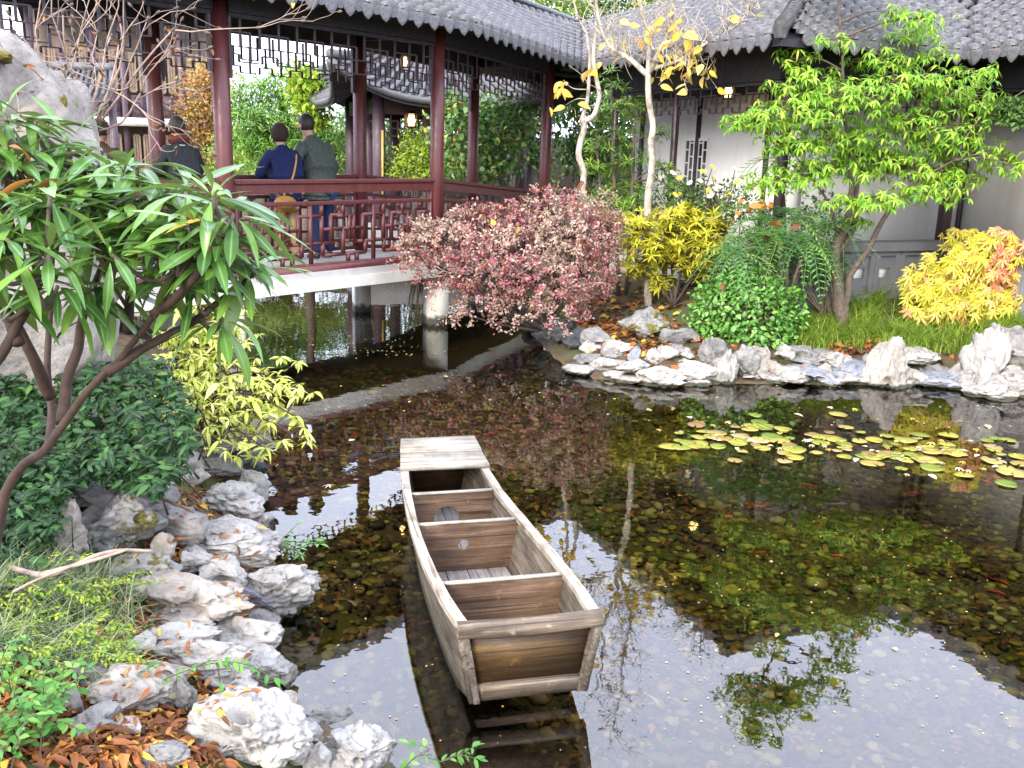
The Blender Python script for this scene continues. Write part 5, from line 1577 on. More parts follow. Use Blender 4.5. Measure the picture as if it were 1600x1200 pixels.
    for sd_ in (-1, 1):
        hp = N((sd_ * 0.085, 0, 0.82), (0.115, 0.12), pel, False); mt = N((sd_ * 0.095, 0.01, 0.66), (0.084, 0.088), hp, False); kn = N((sd_ * 0.10, 0.015, 0.50), (0.072, 0.075), mt, False)
        cf = N((sd_ * 0.107, 0.0, 0.28), (0.065, 0.07), kn, False); an = N((sd_ * 0.11, -0.015, 0.07), (0.058, 0.062), cf, False)
    V, F = skin_mesh('trousers', nodes, edges, pel, 2)
    V = V + np.stack([fbm(V * 13, 4, 2) * 0.005, fbm(V * 13, 6, 2) * 0.006, V[:, 2] * 0], 1)
    add('trousers', (Wd_(V), F), trousers, t, True)
    for sd_ in (-1, 1):
        nodes, edges = [], []
        a = N((sd_ * 0.11, -0.045, 0.05), (0.042, 0.048), None, False); b_ = N((sd_ * 0.118, 0.06, 0.042), (0.046, 0.036), a, False); c_ = N((sd_ * 0.125, 0.15, 0.03), (0.04, 0.026), b_, False)
        V, F = skin_mesh('shoe', nodes, edges, 0, 1)
        V[:, 2] = np.maximum(V[:, 2], 0.004)
        add('shoe', (Wd_(V), F), M['shoe'], t, True)
    # hair: a shell over the crown and back of the head
    V, F = ico(4); V = V.copy(); keep = (V[:, 2] > -0.15) | (V[:, 1] < 0.1)
    lowc = np.where(V[:, 1] < 0.15, -0.62, 0.12)
    zz = np.maximum(V[:, 2], lowc)
    V = np.stack([V[:, 0], V[:, 1], zz], 1)
    V = V * (1 + 0.05 * fbm(V * 7, 3, 3))[:, None]
    hv = V * np.array([0.094, 0.112, 0.125]) * s + hc + np.array([0, -0.012, 0.022])
    add('hair', (Wd_(hv), F), hair, t, True)
    for ex in extras: ex(t, Wd_, hip_lean, s, hc)
    return t
def ex_scarf(t, W_, hl, s, hc):
    c = np.array(hl((0, 0.015, 1.50)))
    for k, (dz, r_) in enumerate(((-0.01, 0.088), (0.03, 0.082))):
        a = np.linspace(0, 2 * math.pi, 20)
        P = np.stack([c[0] + r_ * np.cos(a), c[1] + r_ * 0.95 * np.sin(a), c[2] + dz + 0.012 * np.sin(3 * a)], 1)
        V, F = tube(P, 0.03, 8, False); add('scarf', (W_(V), F), cloth('rust_scarf', (0.16, 0.045, 0.03)) if k else cloth('dark_scarf', (0.05, 0.02, 0.022)), t, True)
    a = np.linspace(math.pi * 1.05, math.pi * 1.95, 12)
    V, F = tube(np.stack([c[0] + 0.11 * np.cos(a), c[1] + 0.115 * np.sin(a), c[2] - 0.045 + 0 * a], 1), 0.007, 6)
    add('collar_cord', (W_(V), F), M['plaster'], t, True)
def ex_beanie(t, W_, hl, s, hc):
    V, F = ico(3); V = V.copy(); V[:, 2] = np.maximum(V[:, 2], -0.75)
    V = V * np.array([0.11, 0.125, 0.14]) * s * (1 + 0.04 * fbm(V * 5, 3, 2))[:, None] + hc + np.array([0, -0.012, 0.02])
    add('knit_cap', (W_(V), F), cloth('dark_knit', (0.035, 0.022, 0.02)), t, True)
def ex_bag(t, W_, hl, s, hc):
    pts = [(0.16, -0.02, 1.46), (0.13, -0.12, 1.36), (0.04, -0.155, 1.14), (-0.06, -0.16, 0.98), (-0.13, -0.15, 0.87)]
    V, F = tube(spline([hl(p) for p in pts], 5), 0.013, 6); add('bag_strap', (W_(V), F), simple('tan_leather', (0.42, 0.2, 0.05), 0.5, 0.2, 14), t, True)
    V, F = rock(3, 0.15, 0.05, 0.085, 3, 0, 0.03, 0); V = V + np.array(hl((-0.12, -0.17, 0.78)))
    add('shoulder_bag', (W_(V), F), simple('mustard_bag', (0.36, 0.17, 0.03), 0.6, 0.2, 14), t, True)
    # mustard layer hanging below the jacket
    V, F = lathe([(0.172, 0.66), (0.176, 0.78), (0.17, 0.93)], 20); V = V * np.array([1, 0.78, 1]) * s
    add('skirt_hem', (W_(V), F), cloth('mustard_cloth', (0.3, 0.19, 0.035)), t, True)
def on_bridge(px, frac):
    """on the first bay, frac of the way across from the pond side; px gives the photo column"""
    A, Bp = colline[0] if px < 345 else colline[1], colline[1] if px < 345 else colline[2]
    u = unit2(Bp - A); nn = left2(u)
    ss = np.linspace(-1, 5, 600); best = min(ss, key=lambda q: abs(((A + u * q + nn * Wd * frac)[0] / (A + u * q + nn * Wd * frac)[1]) - (ray(px, 240)[0] / ray(px, 240)[1])))
    p = A + u * best + nn * Wd * frac
    return (p[0], p[1], 0.862)
u1_ = unit2(colline[2] - colline[1]); face = math.atan2(left2(u1_)[1], left2(u1_)[0]) - math.pi / 2
person('person in dark grey jacket and rust scarf seen from behind on the bridge', on_bridge(285, 0.66), face - 0.25, 1.62, 0.18, cloth('charcoal_jacket', (0.028, 0.032, 0.036)), cloth('black_trousers', (0.02, 0.02, 0.024)), M['hair_brown'], extras=(ex_scarf,), headdrop=0.02, wide=0.8)
person('person in navy jacket and knit cap with a mustard shoulder bag leaning on the railing', on_bridge(445, 0.66), face - 0.1, 1.58, 0.14, cloth('navy_jacket', (0.011, 0.016, 0.06)), cloth('khaki_trousers', (0.36, 0.24, 0.12)), M['hair_dark'], extras=(ex_beanie, ex_bag))
person('person in grey green jacket and blue jeans bending over the railing', on_bridge(503, 0.60), face + 0.15, 1.74, 0.3, cloth('green_grey_jacket', (0.06, 0.075, 0.062)), cloth('dark_jeans', (0.02, 0.03, 0.085)), M['hair_dark'], extras=(), headdrop=0.03, jlen=0.03)
person('person with dark hair partly hidden by the tall rock on the bridge', on_bridge(152, 0.9), face - 1.0, 1.56, 0.1, cloth('brown_coat', (0.05, 0.03, 0.022)), cloth('dark_trousers', (0.02, 0.02, 0.024)), M['hair_dark'], 'skin_tan')
# ------------------------------------------------------------------ plants
def pads_tree(name, label, cat, base, trunks, pads, T, mat, n_total, bark, up=0.5, droop=-0.5, whorl=6, n_parts=0, leaf_s=(0.8, 1.2), twig_r=0.006, flat=True, group=None, mass='foliage', spread=1.0, trunk_name='trunk', branch_from=None):
    """trunks: list of (points, radii); pads: (centre xyz, rx, ry, rz); leaves stand in whorls on twigs through every pad"""
    t = thing(name, label, cat, base, group)
    for pts, rad in trunks:
        sp = spline(pts, 5)
        rr = np.interp(np.linspace(0, 1, len(sp)), np.linspace(0, 1, len(rad)), rad)
        wob = np.stack([vnoise(sp * 6, 3), vnoise(sp * 6, 4), 0 * sp[:, 0]], 1) * rr[:, None] * 0.5
        add(trunk_name, tube(sp + wob, rr, 9), bark, t, True)
    allp = np.concatenate([spline(p, 5)[2:] for p, _ in trunks])
    tot = sum(p[1] * p[2] for p in pads)
    Ps, Ds, Ns = [], [], []
    br = []
    for (c, rx, ry, rz) in pads:
        c = np.asarray(c, float)
        nw = max(2, int(n_total / whorl * rx * ry / tot))
        d = rand_dirs(nw) * (RNG.random(nw) ** 0.45)[:, None]
        w = c + d * np.array([rx, ry, rz])
        # a limb to the pad, twigs on to the whorls
        q = allp[np.argmin(np.sum((allp - c) ** 2, 1) + 2.5 * np.maximum(0, allp[:, 2] - c[2] + 0.1) ** 2)]
        mid = (q + c) / 2 + np.array([0, 0, 0.06])
        lm = spline([q, mid, c], 4)
        br.append(tube(lm, np.linspace(twig_r * 2.6, twig_r, len(lm)), 5))
        for i in range(0, nw, 2):
            e = w[i]; br.append(tube([c, (c + e) / 2 + RNG.normal(0, 0.02, 3), e], [twig_r * 0.8, twig_r * 0.5, twig_r * 0.25], 3))
        for i in range(nw):
            a0 = RNG.uniform(0, 6.28)
            out = nrm(np.append((w[i] - c)[:2], 0) + 1e-6)
            ax_ = nrm(np.array([0, 0, 1.0]) + out * 0.5 + RNG.normal(0, 0.25, 3))
            s1 = nrm(np.cross(ax_, [1.0, 0.3, 0])); s2 = np.cross(ax_, s1)
            k = whorl
            for j in range(k):
                a = a0 + 2 * math.pi * j / k + RNG.normal(0, 0.15)
                dd = (s1 * math.cos(a) + s2 * math.sin(a)) * spread + ax_ * (up + RNG.normal(0, 0.2)) + np.array([0, 0, droop])
                Ps.append(w[i]); Ds.append(nrm(dd)); Ns.append(ax_ + np.array([0, 0, 0.4]))
    Ps, Ds, Ns = np.array(Ps), np.array(Ds), np.array(Ns)
    add('branches', join(br), bark, t, True)['kind'] = 'stuff'
    Mx = frames(Ds, Ns + RNG.normal(0, 0.15, Ns.shape))
    S = RNG.uniform(leaf_s[0], leaf_s[1], len(Ps))
    leaves(t, T, Mx, Ps, S, mat, n_parts, 'leaf', mass)
    return t
def pad_px(px, py, D, rx, ry, rdepth=None, rz=None):
    c = at_d(px, py, D); s = math.hypot(D, c[2] - CAM_H) / FPX
    return (c, rx * s, (rdepth if rdepth is not None else rx * s * 0.9), (rz if rz is not None else ry * s))
def ground_under(px, D):
    p = at_d(px, 500, D); return np.array([p[0], p[1], max(gh(p[0], p[1]), 0)])

# ---- the lime green tree on the far bank
def lime_tree():
    D = 11.0
    b = gpt(1314, 520)
    D = b[1]
    P = lambda px, py, dd=0.0: at_d(px, py, D + dd)
    b0 = b - (0, 0, 0.15)
    trunks = [([b0, P(1312, 480), P(1305, 430), P(1308, 385), P(1322, 350), P(1330, 300), P(1328, 230), P(1320, 180), P(1315, 60), P(1305, -60), P(1310, -150)], [.075, .07, .062, .055, .04, .032, .026, .02, .014, .01, .006]),
              ([P(1307, 400), P(1326, 372, .05), P(1338, 335, .1), P(1340, 280, .15), P(1375, 215, .2), P(1400, 150, .2)], [.04, .036, .03, .025, .018, .008]),
              ([b0 + (0.04, 0.02, 0), P(1322, 475, -.03), P(1330, 430, -.06), P(1362, 380, -.1), P(1385, 335, -.12), P(1425, 290, -.1), P(1490, 250, -.05)], [.045, .042, .036, .032, .026, .016, .008]),
              ([P(1308, 385), P(1300, 330, .1), P(1270, 280, .2), P(1240, 240, .2)], [.02, .016, .012, .006])]
    pd = [(1268, 132, 78, 34), (1335, 150, 105, 34), (1180, 188, 62, 20), (1150, 195, 28, 14), (1255, 178, 100, 30), (1310, 215, 95, 30), (1425, 128, 85, 30), (1390, 92, 75, 24), (1420, 55, 55, 20), (1448, 28, 52, 20), (1300, 62, 34, 16),
          (1500, 150, 78, 28), (1545, 168, 45, 20), (1435, 195, 108, 30), (1520, 238, 72, 34), (1568, 250, 42, 24), (1400, 258, 105, 28), (1285, 268, 80, 28), (1215, 282, 60, 22), (1345, 312, 70, 20), (1450, 300, 62, 22),
          (1245, 92, 38, 22), (1470, 85, 30, 16), (1530, 112, 42, 22), (1355, 240, 85, 25), (1470, 225, 70, 22), (1340, -60, 80, 30), (1290, -95, 80, 34), (1310, -150, 60, 34), (1415, -50, 60, 30), (1360, -110, 60, 30), (1330, 345, 40, 14), (1480, 275, 60, 18), (1240, 225, 60, 20), (1590, 262, 34, 18), (1395, 20, 28, 20)]
    pads = [pad_px(x, y, D + RNG.uniform(-0.45, 0.45), rx * RNG.uniform(.85, 1.1), ry * .85) for x, y, rx, ry in pd]
    T = leaf_t(0.094, 0.027, 0.25, 0.45, 3, 0.42)
    pads_tree('lime_tree', 'lime green tree with drooping narrow leaves on the far bank', 'tree', b, trunks, pads, T, L['lime'], 14000, M['bark_brown'], up=0.25, droop=-0.35, whorl=6, n_parts=300, leaf_s=(0.7, 1.15))
lime_tree()

# ---- two pale barked trees with big golden leaves
def golden_leaf_tree(label, trunks, twigs, leafspots, base, group=None):
    t = thing('pale_bark_tree', label, 'tree', base, group)
    for pts, rad in trunks:
        sp = spline(pts, 5); rr = np.interp(np.linspace(0, 1, len(sp)), np.linspace(0, 1, len(rad)), rad)
        wob = np.stack([vnoise(sp * 5, 13), vnoise(sp * 5, 14), 0 * sp[:, 0]], 1) * rr[:, None] * 0.6
        add('trunk' if rad[0] > 0.03 else 'branch', tube(sp + wob, rr, 9), M['bark_pale'], t, True)
    add('twigs', join([tube(spline(p, 4), np.linspace(r_, r_ * 0.3, len(spline(p, 4))), 5) for p, r_ in twigs]), M['bark_pale'], t, True)['kind'] = 'stuff'
    T = leaf_t(0.165, 0.09, 0.12, 0.35, 5, 0.42, 0.03)
    P = np.array([q for q in leafspots]); n = len(P)
    d = rand_dirs(n, -0.95, 0.0); nn = rand_dirs(n, 0.0, 0.9) + np.array([0, -0.6, 0.2])
    leaves(t, T, frames(d, nn), P, RNG.uniform(0.7, 1.1, n), L['gold_leaf'], n, 'leaf')
    return t
def gold_trees():
    D = 11.9
    P = lambda px, py, dd=0.0: at_d(px, py, D + dd)
    b = ground_under(1012, D)
    trunks = [([b - (0, 0, .1), P(1012, 330), P(1017, 260), P(1019, 200), P(1014, 150), P(1012, 112)], [.054, .046, .043, .039, .037, .035]),
              ([P(1012, 118), P(985, 92, .1), P(955, 75, .2), P(938, 40, .2), P(925, -40, .2), P(915, -120, .2)], [.035, .03, .024, .018, .012, .006]),
              ([P(1013, 115), P(1035, 70, -.1), P(1050, 20, -.15), P(1045, -60, -.2), P(1050, -150, -.2), P(1048, -230, -.2)], [.035, .028, .022, .016, .01, .004]),
              ([P(1012, 118), P(1015, 60, .1), P(1000, 0, .15), P(1005, -90, .15), P(995, -180, .2)], [.03, .024, .018, .012, .005]),
              ([P(1016, 108), P(1060, 95, -.1), P(1100, 70, -.2), P(1150, 40, -.2), P(1190, -10, -.2)], [.025, .02, .015, .01, .004])]
    twigs, spots = [], []
    rs = np.random.default_rng(4)
    for pts, rad in trunks[1:]:
        sp = spline(pts, 6)
        for i in range(4, len(sp), 1):
            for q in range(2):
                d = nrm(rs.normal(size=3) * np.array([1, .8, .5]) + np.array([0, 0, 0.7])); ln = rs.uniform(0.2, 0.55)
                e = sp[i] + d * ln; m_ = sp[i] + d * ln * 0.5 + rs.normal(0, 0.03, 3)
                twigs.append(([sp[i], m_, e], 0.007))
                for w in range(2):
                    d2 = nrm(d + rs.normal(0, 0.6, 3)); twigs.append(([m_, m_ + d2 * 0.16, m_ + d2 * 0.3 + (0, 0, 0.03)], 0.004))
    for (x, y, sx, sy, k) in ((1068, 85, 32, 30, 26), (1045, 40, 30, 25, 12), (1085, 110, 25, 18, 12), (1105, 105, 22, 8, 5), (1030, 110, 20, 25, 6), (990, 75, 20, 30, 5), (1150, 35, 15, 12, 3), (1075, 60, 20, 20, 8), (960, 60, 20, 25, 3), (1180, 20, 15, 15, 3), (1020, -60, 60, 50, 10)):
        for _ in range(k): spots.append(P(x + rs.normal(0, sx * .55), y + rs.normal(0, sy * .55), rs.uniform(-.35, .2)))
    for s_ in spots[:]:
        twigs.append(([s_, s_ + rs.normal(0, 0.05, 3) + (0, 0.04, 0.08), s_ + rs.normal(0, 0.06, 3) + (-0.04, 0.1, 0.2)], 0.005))
    golden_leaf_tree('straight pale barked tree with clusters of big golden leaves', trunks, twigs, spots, b, 'pale barked trees on the far bank')
    D = 12.4
    b = ground_under(912, D)
    trunks = [([b - (0, 0, .1), P(912, 290), P(905, 240), P(910, 205), P(908, 185)], [.05, .042, .04, .04, .042]),
              ([P(908, 190), P(928, 180), P(935, 150), P(928, 90), P(932, 30), P(930, -60), P(938, -140)], [.04, .036, .03, .024, .02, .012, .005]),
              ([P(907, 188), P(917, 160, .1), P(921, 115, .1), P(918, 60, .15), P(905, 30, .2), P(890, -20, .2)], [.03, .024, .02, .018, .012, .006])]
    twigs, spots = [], []
    for pts, rad in trunks[1:]:
        sp = spline(pts, 6)
        for i in range(10, len(sp), 3):
            d = nrm(rs.normal(size=3) * np.array([1, .8, .4]) + np.array([0, 0, 0.6])); ln = rs.uniform(0.2, 0.5)
            twigs.append(([sp[i], sp[i] + d * ln * .5 + rs.normal(0, .03, 3), sp[i] + d * ln], 0.007))
    for (x, y, sx, sy, k) in ((877, 128, 14, 10, 7), (925, 112, 12, 14, 4), (885, 162, 16, 6, 3), (948, 70, 25, 25, 6), (905, 162, 6, 6, 1), (985, 75, 10, 12, 2)):
        for _ in range(k): spots.append(P(x + rs.normal(0, sx * .6), y + rs.normal(0, sy * .6), rs.uniform(-.2, .2)))
    twigs += [([P(918, 140), P(895, 138), P(880, 125)], .008), ([P(917, 155), P(900, 155), P(878, 168)], .008), ([P(930, 60), P(945, 70), P(960, 62)], .007)]
    golden_leaf_tree('slender forked pale barked tree with few golden leaves by the bridge', trunks, twigs, spots, b, 'pale barked trees on the far bank')
gold_trees()

# ---- shrubs of many small leaves
def mound(name, label, base, lobes, T, mat, n, stems, bark, n_parts=0, leaf_s=(0.7, 1.2), upw=0.6, shell=0.55, cat='shrub', extra=None, mass='foliage'):
    t = thing(name, label, cat, base)
    vol = np.array([a[1] * a[2] * a[3] for a in lobes]) ** 0.75; vol /= vol.sum()
    Ps, Ds = [], []
    for (c, rx, ry, rz), f in zip(lobes, vol):
        k = int(n * f); d = rand_dirs(k, -0.75, 1.0)
        r_ = (shell + (1 - shell) * RNG.random(k)) * (1 + 0.2 * fbm(d * 2.6 + c[0], 8, 3)) * np.where(RNG.random(k) < .07, RNG.uniform(1.03, 1.25, k), 1.0)
        Ps.append(np.asarray(c) + d * r_[:, None] * np.array([rx, ry, rz])); Ds.append(d)
    Ps, Ds = np.concatenate(Ps), np.concatenate(Ds)
    dd = Ds * 0.8 + rand_dirs(len(Ps)) * 0.9 + np.array([0, 0, 0.15]); nn = Ds + np.array([0, 0, upw]) + rand_dirs(len(Ps)) * 0.5
    br = []
    for (c, rx, ry, rz) in lobes:
        c = np.asarray(c, float)
        for k in range(stems):
            e = c + rand_dirs(1, -0.2, 0.9)[0] * np.array([rx, ry, rz]) * 0.75
            s0 = np.array(base) + RNG.normal(0, 0.06, 3) * (1, 1, 0) - (0, 0, 0.05)
            br.append(tube(spline([s0, (s0 + e) / 2 + RNG.normal(0, 0.06, 3) + (0, 0, 0.08), e], 4), np.linspace(0.016, 0.004, 9), 5))
    add('stems', join(br), bark, t, True)['kind'] = 'stuff'
    leaves(t, T, frames(dd, nn), Ps, RNG.uniform(leaf_s[0], leaf_s[1], len(Ps)), mat, n_parts, 'leaf', mass)
    if extra: extra(t, Ps, Ds)
    return t
def px_lobes(lst, D, dscale=0.8): return [pad_px(x, y, D + dd, rx, ry, rx * D / FPX * dscale) for x, y, rx, ry, dd in lst]
def catch_leaves(k, T, mat):
    def f(t, Ps, Ds):
        up = np.where((Ds[:, 2] > 0.1) & (Ds[:, 1] < 0.5))[0]
        i = RNG.choice(up, k); n = len(i)
        P = Ps[i] + np.array([0, -0.02, 0.03])
        leaves(t, T, frames(rand_dirs(n, -0.5, 0.2), rand_dirs(n, 0.3, 1)), P, RNG.uniform(0.7, 1.2, n), mat, n, 'caught_leaf')
    return f
LIT = leaf_t(0.1, 0.06, 0.3, 0.5, 3, 0.45)
# pink and cream shrub: short leafy sprays, each with its own tint
def sprayed(name, label, base, lobes, T, mat, n_spray, per, ln, bark, extra=None, leaf_s=(0.6, 1.3)):
    t = thing(name, label, 'shrub', base)
    vol = np.array([a[1] * a[3] for a in lobes]); vol /= vol.sum()
    Ps, Ds, Ns, Rr, br, Pe, De = [], [], [], [], [], [], []
    for (c, rx, ry, rz), f in zip(lobes, vol):
        c = np.asarray(c, float)
        s0 = np.array(base) - (0, 0, .1); br.append(tube(spline([s0, (s0 + c) / 2 + RNG.normal(0, .06, 3), c], 4), np.linspace(.022, .008, 9), 5))
        for k in range(int(n_spray * f)):
            d = rand_dirs(1, -0.7, 1.0)[0]
            r_ = RNG.uniform(.35, 1.0) ** .6
            p0 = c + d * r_ * np.array([rx, ry, rz])
            out = nrm(d + rand_dirs(1)[0] * .7 + np.array([0, -.1, .25])); l_ = ln * RNG.uniform(.5, 1.5)
            p1 = p0 + out * l_ - np.array([0, 0, .25 * l_])
            if k % 6 == 0: br.append(tube([c, p0, p1], [.006, .004, .002], 3))
            q = RNG.random(per)[:, None]
            Ps.append(p0 + (p1 - p0) * q + RNG.normal(0, ln * .13, (per, 3))); Ds.append(np.tile(out, (per, 1)) * .6 + rand_dirs(per)); Ns.append(np.tile(d + np.array([0, 0, .6]), (per, 1)) + rand_dirs(per) * .6)
            tint = (0.5 + 0.5 * vnoise((p0 * 2.2)[None], 77)[0]) * 0.9
            rr_ = np.clip(tint * .85 + RNG.normal(0, .14, per), 0, .86); rr_[RNG.random(per) < (.16 if RNG.random() < .35 else .04)] = .94; Rr.append(rr_); Pe.append(p1); De.append(d)
    add('stems', join(br), bark, t, True)['kind'] = 'stuff'
    Ps, Ds, Ns, Rr = map(np.concatenate, (Ps, Ds, Ns, Rr))
    leaves(t, T, frames(Ds, Ns), Ps, RNG.uniform(*leaf_s, len(Ps)), mat, 0, 'leaf', 'foliage', Rr)
    if extra: extra(t, np.array(Pe), np.array(De))
b = np.array([*at_d(860, 470, 11.0)[:2], 0.3])
sprayed('variegated_shrub', 'spreading pink and cream variegated shrub leaning over the water', b,
      px_lobes([(690, 375, 52, 34, .2), (735, 352, 40, 28, .3), (770, 372, 60, 42, .25), (865, 335, 70, 32, .4), (890, 372, 66, 44, .25), (820, 390, 60, 40, 0), (905, 432, 58, 48, .1), (840, 440, 66, 44, -.1), (765, 430, 66, 42, -.1), (700, 430, 50, 30, 0), (655, 362, 26, 18, .2), (845, 488, 84, 18, -.15), (745, 478, 40, 20, -.1), (940, 375, 28, 40, .3), (645, 400, 28, 20, .1), (800, 335, 30, 14, .4), (935, 320, 24, 20, .4), (720, 488, 16, 10, -.1), (630, 385, 14, 9, .1), (880, 310, 30, 14, .4)], 11.0),
      quad_leaf(0.044, 0.022), L['lorop'], 1500, 20, 0.14, M['bark_dark'], catch_leaves(34, LIT, L['litter']))
# yellow shrub: whorls of narrow leaves
b = gpt(1052, 478)
D_ = b[1] + 0.15
pads_tree('yellow_shrub', 'bright yellow shrub with narrow leaves between the pink and the ferny shrub', 'shrub', b,
          [([b, at_d(1040, 430, D_), at_d(1010, 380, D_)], [.02, .015, .008]), ([b, at_d(1065, 420, D_), at_d(1090, 370, D_)], [.02, .015, .008]), ([b, at_d(1050, 420, D_ + .1), at_d(1055, 350, D_ + .1)], [.02, .015, .008]), ([b, at_d(1020, 430, D_ - .1), at_d(985, 400, D_ - .1)], [.018, .012, .006]), ([b, at_d(1085, 430, D_), at_d(1120, 385, D_)], [.018, .012, .006])],
          [pad_px(x, y, D_ + RNG.uniform(-.2, .2), rx, ry) for x, y, rx, ry in ((1000, 352, 36, 26), (1045, 348, 46, 26), (1095, 350, 42, 26), (1010, 385, 46, 24), (1060, 378, 52, 26), (1110, 380, 36, 24), (1000, 415, 36, 20), (1055, 405, 46, 18), (1105, 405, 30, 16), (1075, 335, 30, 14), (1120, 350, 24, 20), (985, 345, 20, 20), (1030, 440, 30, 16), (1090, 430, 25, 14))],
          leaf_t(0.115, 0.027, 0.25, 0.25, 3, 0.45), L['yellow'], 5200, M['bark_dark'], up=0.35, droop=-0.05, whorl=7, n_parts=220, leaf_s=(0.7, 1.15), trunk_name='stem')
# round green bush
b = gpt(1168, 548)
D_ = b[1] + 0.35
mound('round_bush', 'rounded fresh green bush overhanging the white stones', np.array([*at_d(1168, 540, D_)[:2], 0.15]),
      px_lobes([(1168, 485, 78, 62, .0), (1120, 490, 46, 48, .05), (1215, 490, 46, 50, .05), (1165, 450, 58, 30, .1), (1195, 525, 50, 26, -.1), (1125, 520, 36, 24, -.05)], D_, 0.8),
      leaf_t(0.062, 0.04, 0.2, 0.2, 3, 0.42), L['bush'], 3400, 5, M['bark_brown'], 300, (0.7, 1.25), 0.9, 0.72, 'bush', catch_leaves(6, LIT, L['litter']))

# ---- pinnate fronds (template along y, drooping tip)
def frond_mesh(n=12, l=0.6, ll=0.13, lw=0.026, droop=0.95):
    V, F = [], []
    T, Ft = leaf_t(1, 1, 0.15, 0.15, 2, 0.4)
    for i in range(n):
        t = (i + 1) / n; y = l * t * (1 - 0.2 * droop * t); z = -droop * l * t * t + 0.12 * l * t
        size = ll * (math.sin(math.pi * (0.12 + 0.86 * t)) * 0.85 + 0.15)
        for s in (-1, 1):
            a = math.radians(68 - 25 * t) * s
            c_, s_ = math.cos(a), math.sin(a)
            o = len(V)
            for v in T:
                x, yy, zz = v[0] * lw, v[1] * size, v[2] * size * 0.4
                V.append((s_ * yy + c_ * x, y + c_ * yy - s_ * x, z + zz - 0.12 * abs(s_ * yy)))
            F += [tuple(k + o for k in f) for f in Ft]
    stem = spline([(0, 0, 0), (0, l * .5 * (1 - .1 * droop), -droop * l * .25 + .06 * l), (0, l * (1 - .2 * droop), -droop * l + .12 * l)], 4)
    tv, tf = tube(stem, np.linspace(0.006, 0.002, len(stem)), 3, False)
    o = len(V); V += [tuple(v) for v in tv]; F += [tuple(k + o for k in f) for f in tf]
    return np.array(V), F
FR_V, FR_F = frond_mesh()
FR_ME = make_mesh('frond', FR_V, FR_F, L['fern'], True)
def ferny():
    D = 10.55
    b = np.array([*at_d(1235, 450, D)[:2], 0]); b[2] = gh(b[0], b[1])
    t = thing('ferny_shrub', 'ferny leaved shrub with arching green fronds behind the round bush', 'shrub', b)
    heads = [(1215, 372, 0), (1165, 370, .1), (1262, 378, -.05), (1290, 350, .1), (1195, 340, .2), (1240, 340, .15), (1150, 395, 0)]
    st = []
    for hx, hy, dd in heads:
        h = at_d(hx, hy, D + dd)
        st.append(tube(spline([b - (0, 0, .1), (b + h) / 2 + RNG.normal(0, .04, 3), h], 4), np.linspace(0.03, 0.015, 9), 6))
        n = 16
        for k in range(n):
            a = 2 * math.pi * k / n + RNG.normal(0, 0.15)
            el = RNG.uniform(-0.45, 0.7)
            s = RNG.uniform(0.75, 1.1)
            m4 = Matrix.Translation(Vector(h)) @ Matrix.Rotation(a, 4, 'Z') @ Matrix.Rotation(el, 4, 'X') @ Matrix.Rotation(RNG.normal(0, .2), 4, 'Y') @ Matrix.Scale(s, 4)
            inst('frond', FR_ME, t, m4)
    add('stems', join(st), M['bark_brown'], t, True)['kind'] = 'stuff'
    P = np.array([at_d(x, y, D - 0.25) for x, y in ((1215, 350), (1222, 352), (1240, 347), (1185, 322), (1170, 323), (1205, 370), (1250, 352))])
    n = len(P); leaves(t, LIT, frames(rand_dirs(n, -0.3, 0.3), rand_dirs(n, 0.3, 1)), P, RNG.uniform(1.1, 1.7, n), L['litter'], n, 'caught_leaf')
ferny()
def tree_fronds():
    """two long yellowing fronds hanging beside the lime tree"""
    D = 11.6
    p = at_d(1215, 245, D); b = ground_under(1222, D)
    t = thing('tall_frond_plant', 'tall stemmed plant with yellowing fronds behind the lime tree', 'plant', b)
    add('stem', tube(spline([b - (0, 0, .1), at_d(1225, 330, D), p], 5), np.linspace(0.03, 0.018, 11), 7), M['bark_brown'], t, True)
    me = make_mesh('frond', FR_V, FR_F, L['podo'], True)
    for a, e in ((2.4, -.3), (3.2, -.5), (1.6, .1), (4.0, -.2), (0.7, .1), (5.2, .1), (2.9, .3), (1.9, -.7)):
        inst('frond', me, t, Matrix.Translation(Vector(p)) @ Matrix.Rotation(a, 4, 'Z') @ Matrix.Rotation(e, 4, 'X') @ Matrix.Scale(1.1, 4))
tree_fronds()

# ---- yellow and pink maple
def palmate(l=0.11, lobes=5):
    V, F = [(0, 0, 0)], []
    angs = np.radians(np.linspace(-95, 95, lobes)); ln = 1 - 0.45 * np.abs(np.linspace(-1, 1, lobes)) ** 1.3
    for a, k in zip(angs, ln):
        d = np.array([math.sin(a), math.cos(a)]); q = np.array([d[1], -d[0]])
        o = len(V)
        for f, w, z in ((0.3, 0.075, 0.0), (0.6, 0.1, -0.05)):
            for s in (-1, 0, 1): c = d * f * k + q * w * s; V.append((c[0] * l, c[1] * l + 0.02, (z + 0.03 * abs(s)) * l))
        c = d * k; V.append((c[0] * l, c[1] * l + 0.02, -0.2 * l))
        F += [(0, o, o + 1), (0, o + 1, o + 2), (o, o + 3, o + 4), (o, o + 4, o + 1), (o + 1, o + 4, o + 5), (o + 1, o + 5, o + 2), (o + 3, o + 6, o + 4), (o + 4, o + 6, o + 5)]
    return np.array(V), np.array(F)
